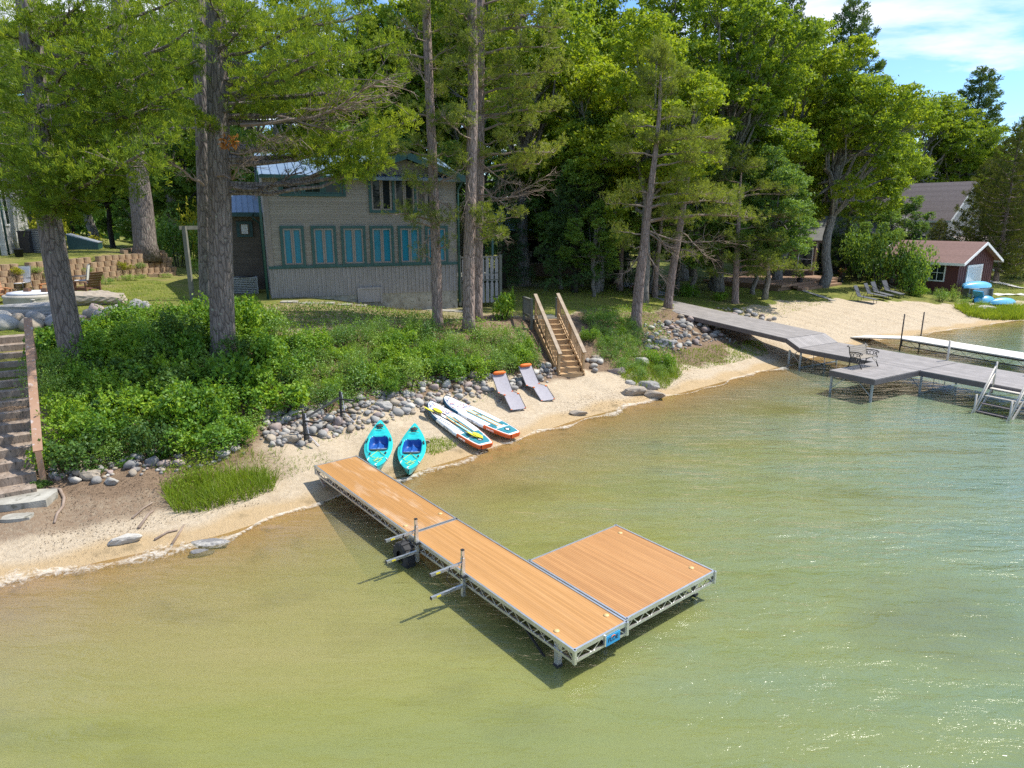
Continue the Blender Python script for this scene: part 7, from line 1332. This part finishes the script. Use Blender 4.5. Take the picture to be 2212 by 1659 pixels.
b = MB(); Q = polypts([(352, 1060), (400, 1035), (480, 1025), (560, 1022), (600, 1035), (595, 1060), (530, 1085), (450, 1105), (375, 1110)], 2600); blades(b, Q, .42, .008, .3); Q = polypts([(352, 1060), (390, 1015), (440, 1000), (480, 1025), (450, 1060), (375, 1090)], 700); quads(b, Q+np.c_[np.zeros((700, 2)), rng.uniform(.1, .6, 700)], .04, .014, 0, .2)
tag(b.build('reeds', m_['grass']), 'bright green reeds and grass growing on the sand left of the dock', 'reeds', kind='stuff')
b = MB(); Q = polypts([(2060, 664), (2130, 672), (2212, 664), (2212, 692), (2140, 692), (2090, 684)], 3600); blades(b, Q, .55, .02, .3); tag(b.build('tall_grass', m_['grass']), 'tall bright shore grass around the blue boats and pale boulder', 'grass', kind='stuff')
b = MB(); Q = polypts([(1370, 790), (1450, 780), (1475, 810), (1440, 840), (1390, 842), (1340, 815)], 1800); blades(b, Q, .34, .010, .45); Q = polypts([(1450, 760), (1640, 735), (1660, 765), (1560, 790), (1470, 800)], 2600); blades(b, Q, .12, .012, .6); tag(b.build('shore_weeds', m_['grass']), 'weeds and grass on the low shore under the grey dock ramp', 'weeds', kind='stuff')
b = MB(); Q = polypts([(1880-960, 950), (960, 945), (990, 965), (940, 985), (900, 975)], 500); blades(b, Q, .16, .008, .5)
for poly, n, L in (([(560, 1000), (700, 975), (720, 1000), (600, 1040)], 260, .10), ([(640, 900), (1060, 820), (1120, 850), (800, 930), (640, 985)], 500, .14), ([(300, 1010), (520, 970), (620, 970), (600, 1000), (420, 1020)], 420, .22)): Q = polypts(poly, n); blades(b, Q, L, .007, .5)
tag(b.build('grass_tufts', m_['grass']), 'sparse grass tufts dotted over the sand and stones', 'grass', kind='stuff')
b = MB(); BANK = [(95, 760), (250, 715), (440, 690), (600, 665), (820, 672), (1000, 690), (1120, 720), (1170, 800), (1000, 830), (800, 870), (640, 905), (560, 940), (300, 985), (100, 1000)]
Q = polypts(BANK, 15000); quads(b, Q+np.c_[np.zeros((15000, 2)), rng.uniform(.02, .28, 15000)], .045, .024, 0, 1.)
Q = polypts([(1262, 670), (1400, 660), (1450, 740), (1450, 800), (1360, 815), (1290, 770)], 4500); quads(b, Q+np.c_[np.zeros((4500, 2)), rng.uniform(.02, .25, 4500)], .045, .022, 0, 1.)
tag(b.build('ground_leaves', m_['leaf_shrub']), 'low leafy ground cover between the shrubs on the bank', 'ground cover', kind='stuff')
b = MB()
for poly, n, L in (([(560, 660), (900, 668), (1000, 690), (960, 740), (700, 740), (600, 710)], 4200, .20), ([(100, 700), (330, 680), (440, 665), (430, 700), (250, 722), (100, 745)], 1500, .10)): Q = polypts(poly, n); blades(b, Q, L, .008, .6)
m_['dry'] = LEAF('dry_grass', (.16, .13, .04), (.24, .19, .07), (.20, .22, .05), trans=.35, gloss=.03, nscale=.8); tag(b.build('dry_grass', m_['dry']), 'thin dryish grass at the top of the slope below the house', 'grass', kind='stuff')
b = MB()
for poly, n, L in (([(0, 645), (340, 605), (430, 640), (440, 690), (330, 690), (0, 720)], 5000, .07), ([(1050, 640), (1330, 615), (1460, 660), (1440, 720), (1260, 680), (1130, 690)], 5000, .09), ([(1450, 640), (1640, 605), (1800, 655), (1690, 680), (1600, 690), (1500, 660)], 5000, .09), ([(180, 530), (380, 530), (380, 555), (180, 560)], 2500, .08), ([(2100, 600), (2212, 610), (2212, 660), (2130, 640)], 2500, .10)): Q = polypts(poly, n); blades(b, Q, L, .012, .6)
tag(b.build('lawn_grass', m_['grass']), 'short lawn grass around the houses', 'grass', kind='stuff')
# dark leaf litter and wrack lines on the sand
m_['litter'] = M('wrack', (.05, .035, .02), (.14, .09, .05), 8, .9); b = MB()
for poly, n, s in (([(100, 1060), (350, 1020), (560, 1010), (560, 1090), (330, 1140), (80, 1200)], 1500, .022), ([(0, 1180), (120, 1150), (330, 1110), (260, 1200), (60, 1230)], 220, .015), ([(1180, 880), (1330, 835), (1500, 800), (1500, 815), (1380, 870), (1230, 900)], 1100, .022), ([(1600, 700), (2000, 650), (2100, 690), (1880, 720), (1640, 735)], 900, .028)): Q = polypts(poly, n); quads(b, Q+np.array([0, 0, .012]), s, s*.4, 0, 3.)
tag(b.build('beach_litter', m_['litter']), 'bits of twig, cone and leaf litter strewn over the sand', 'litter', kind='stuff')
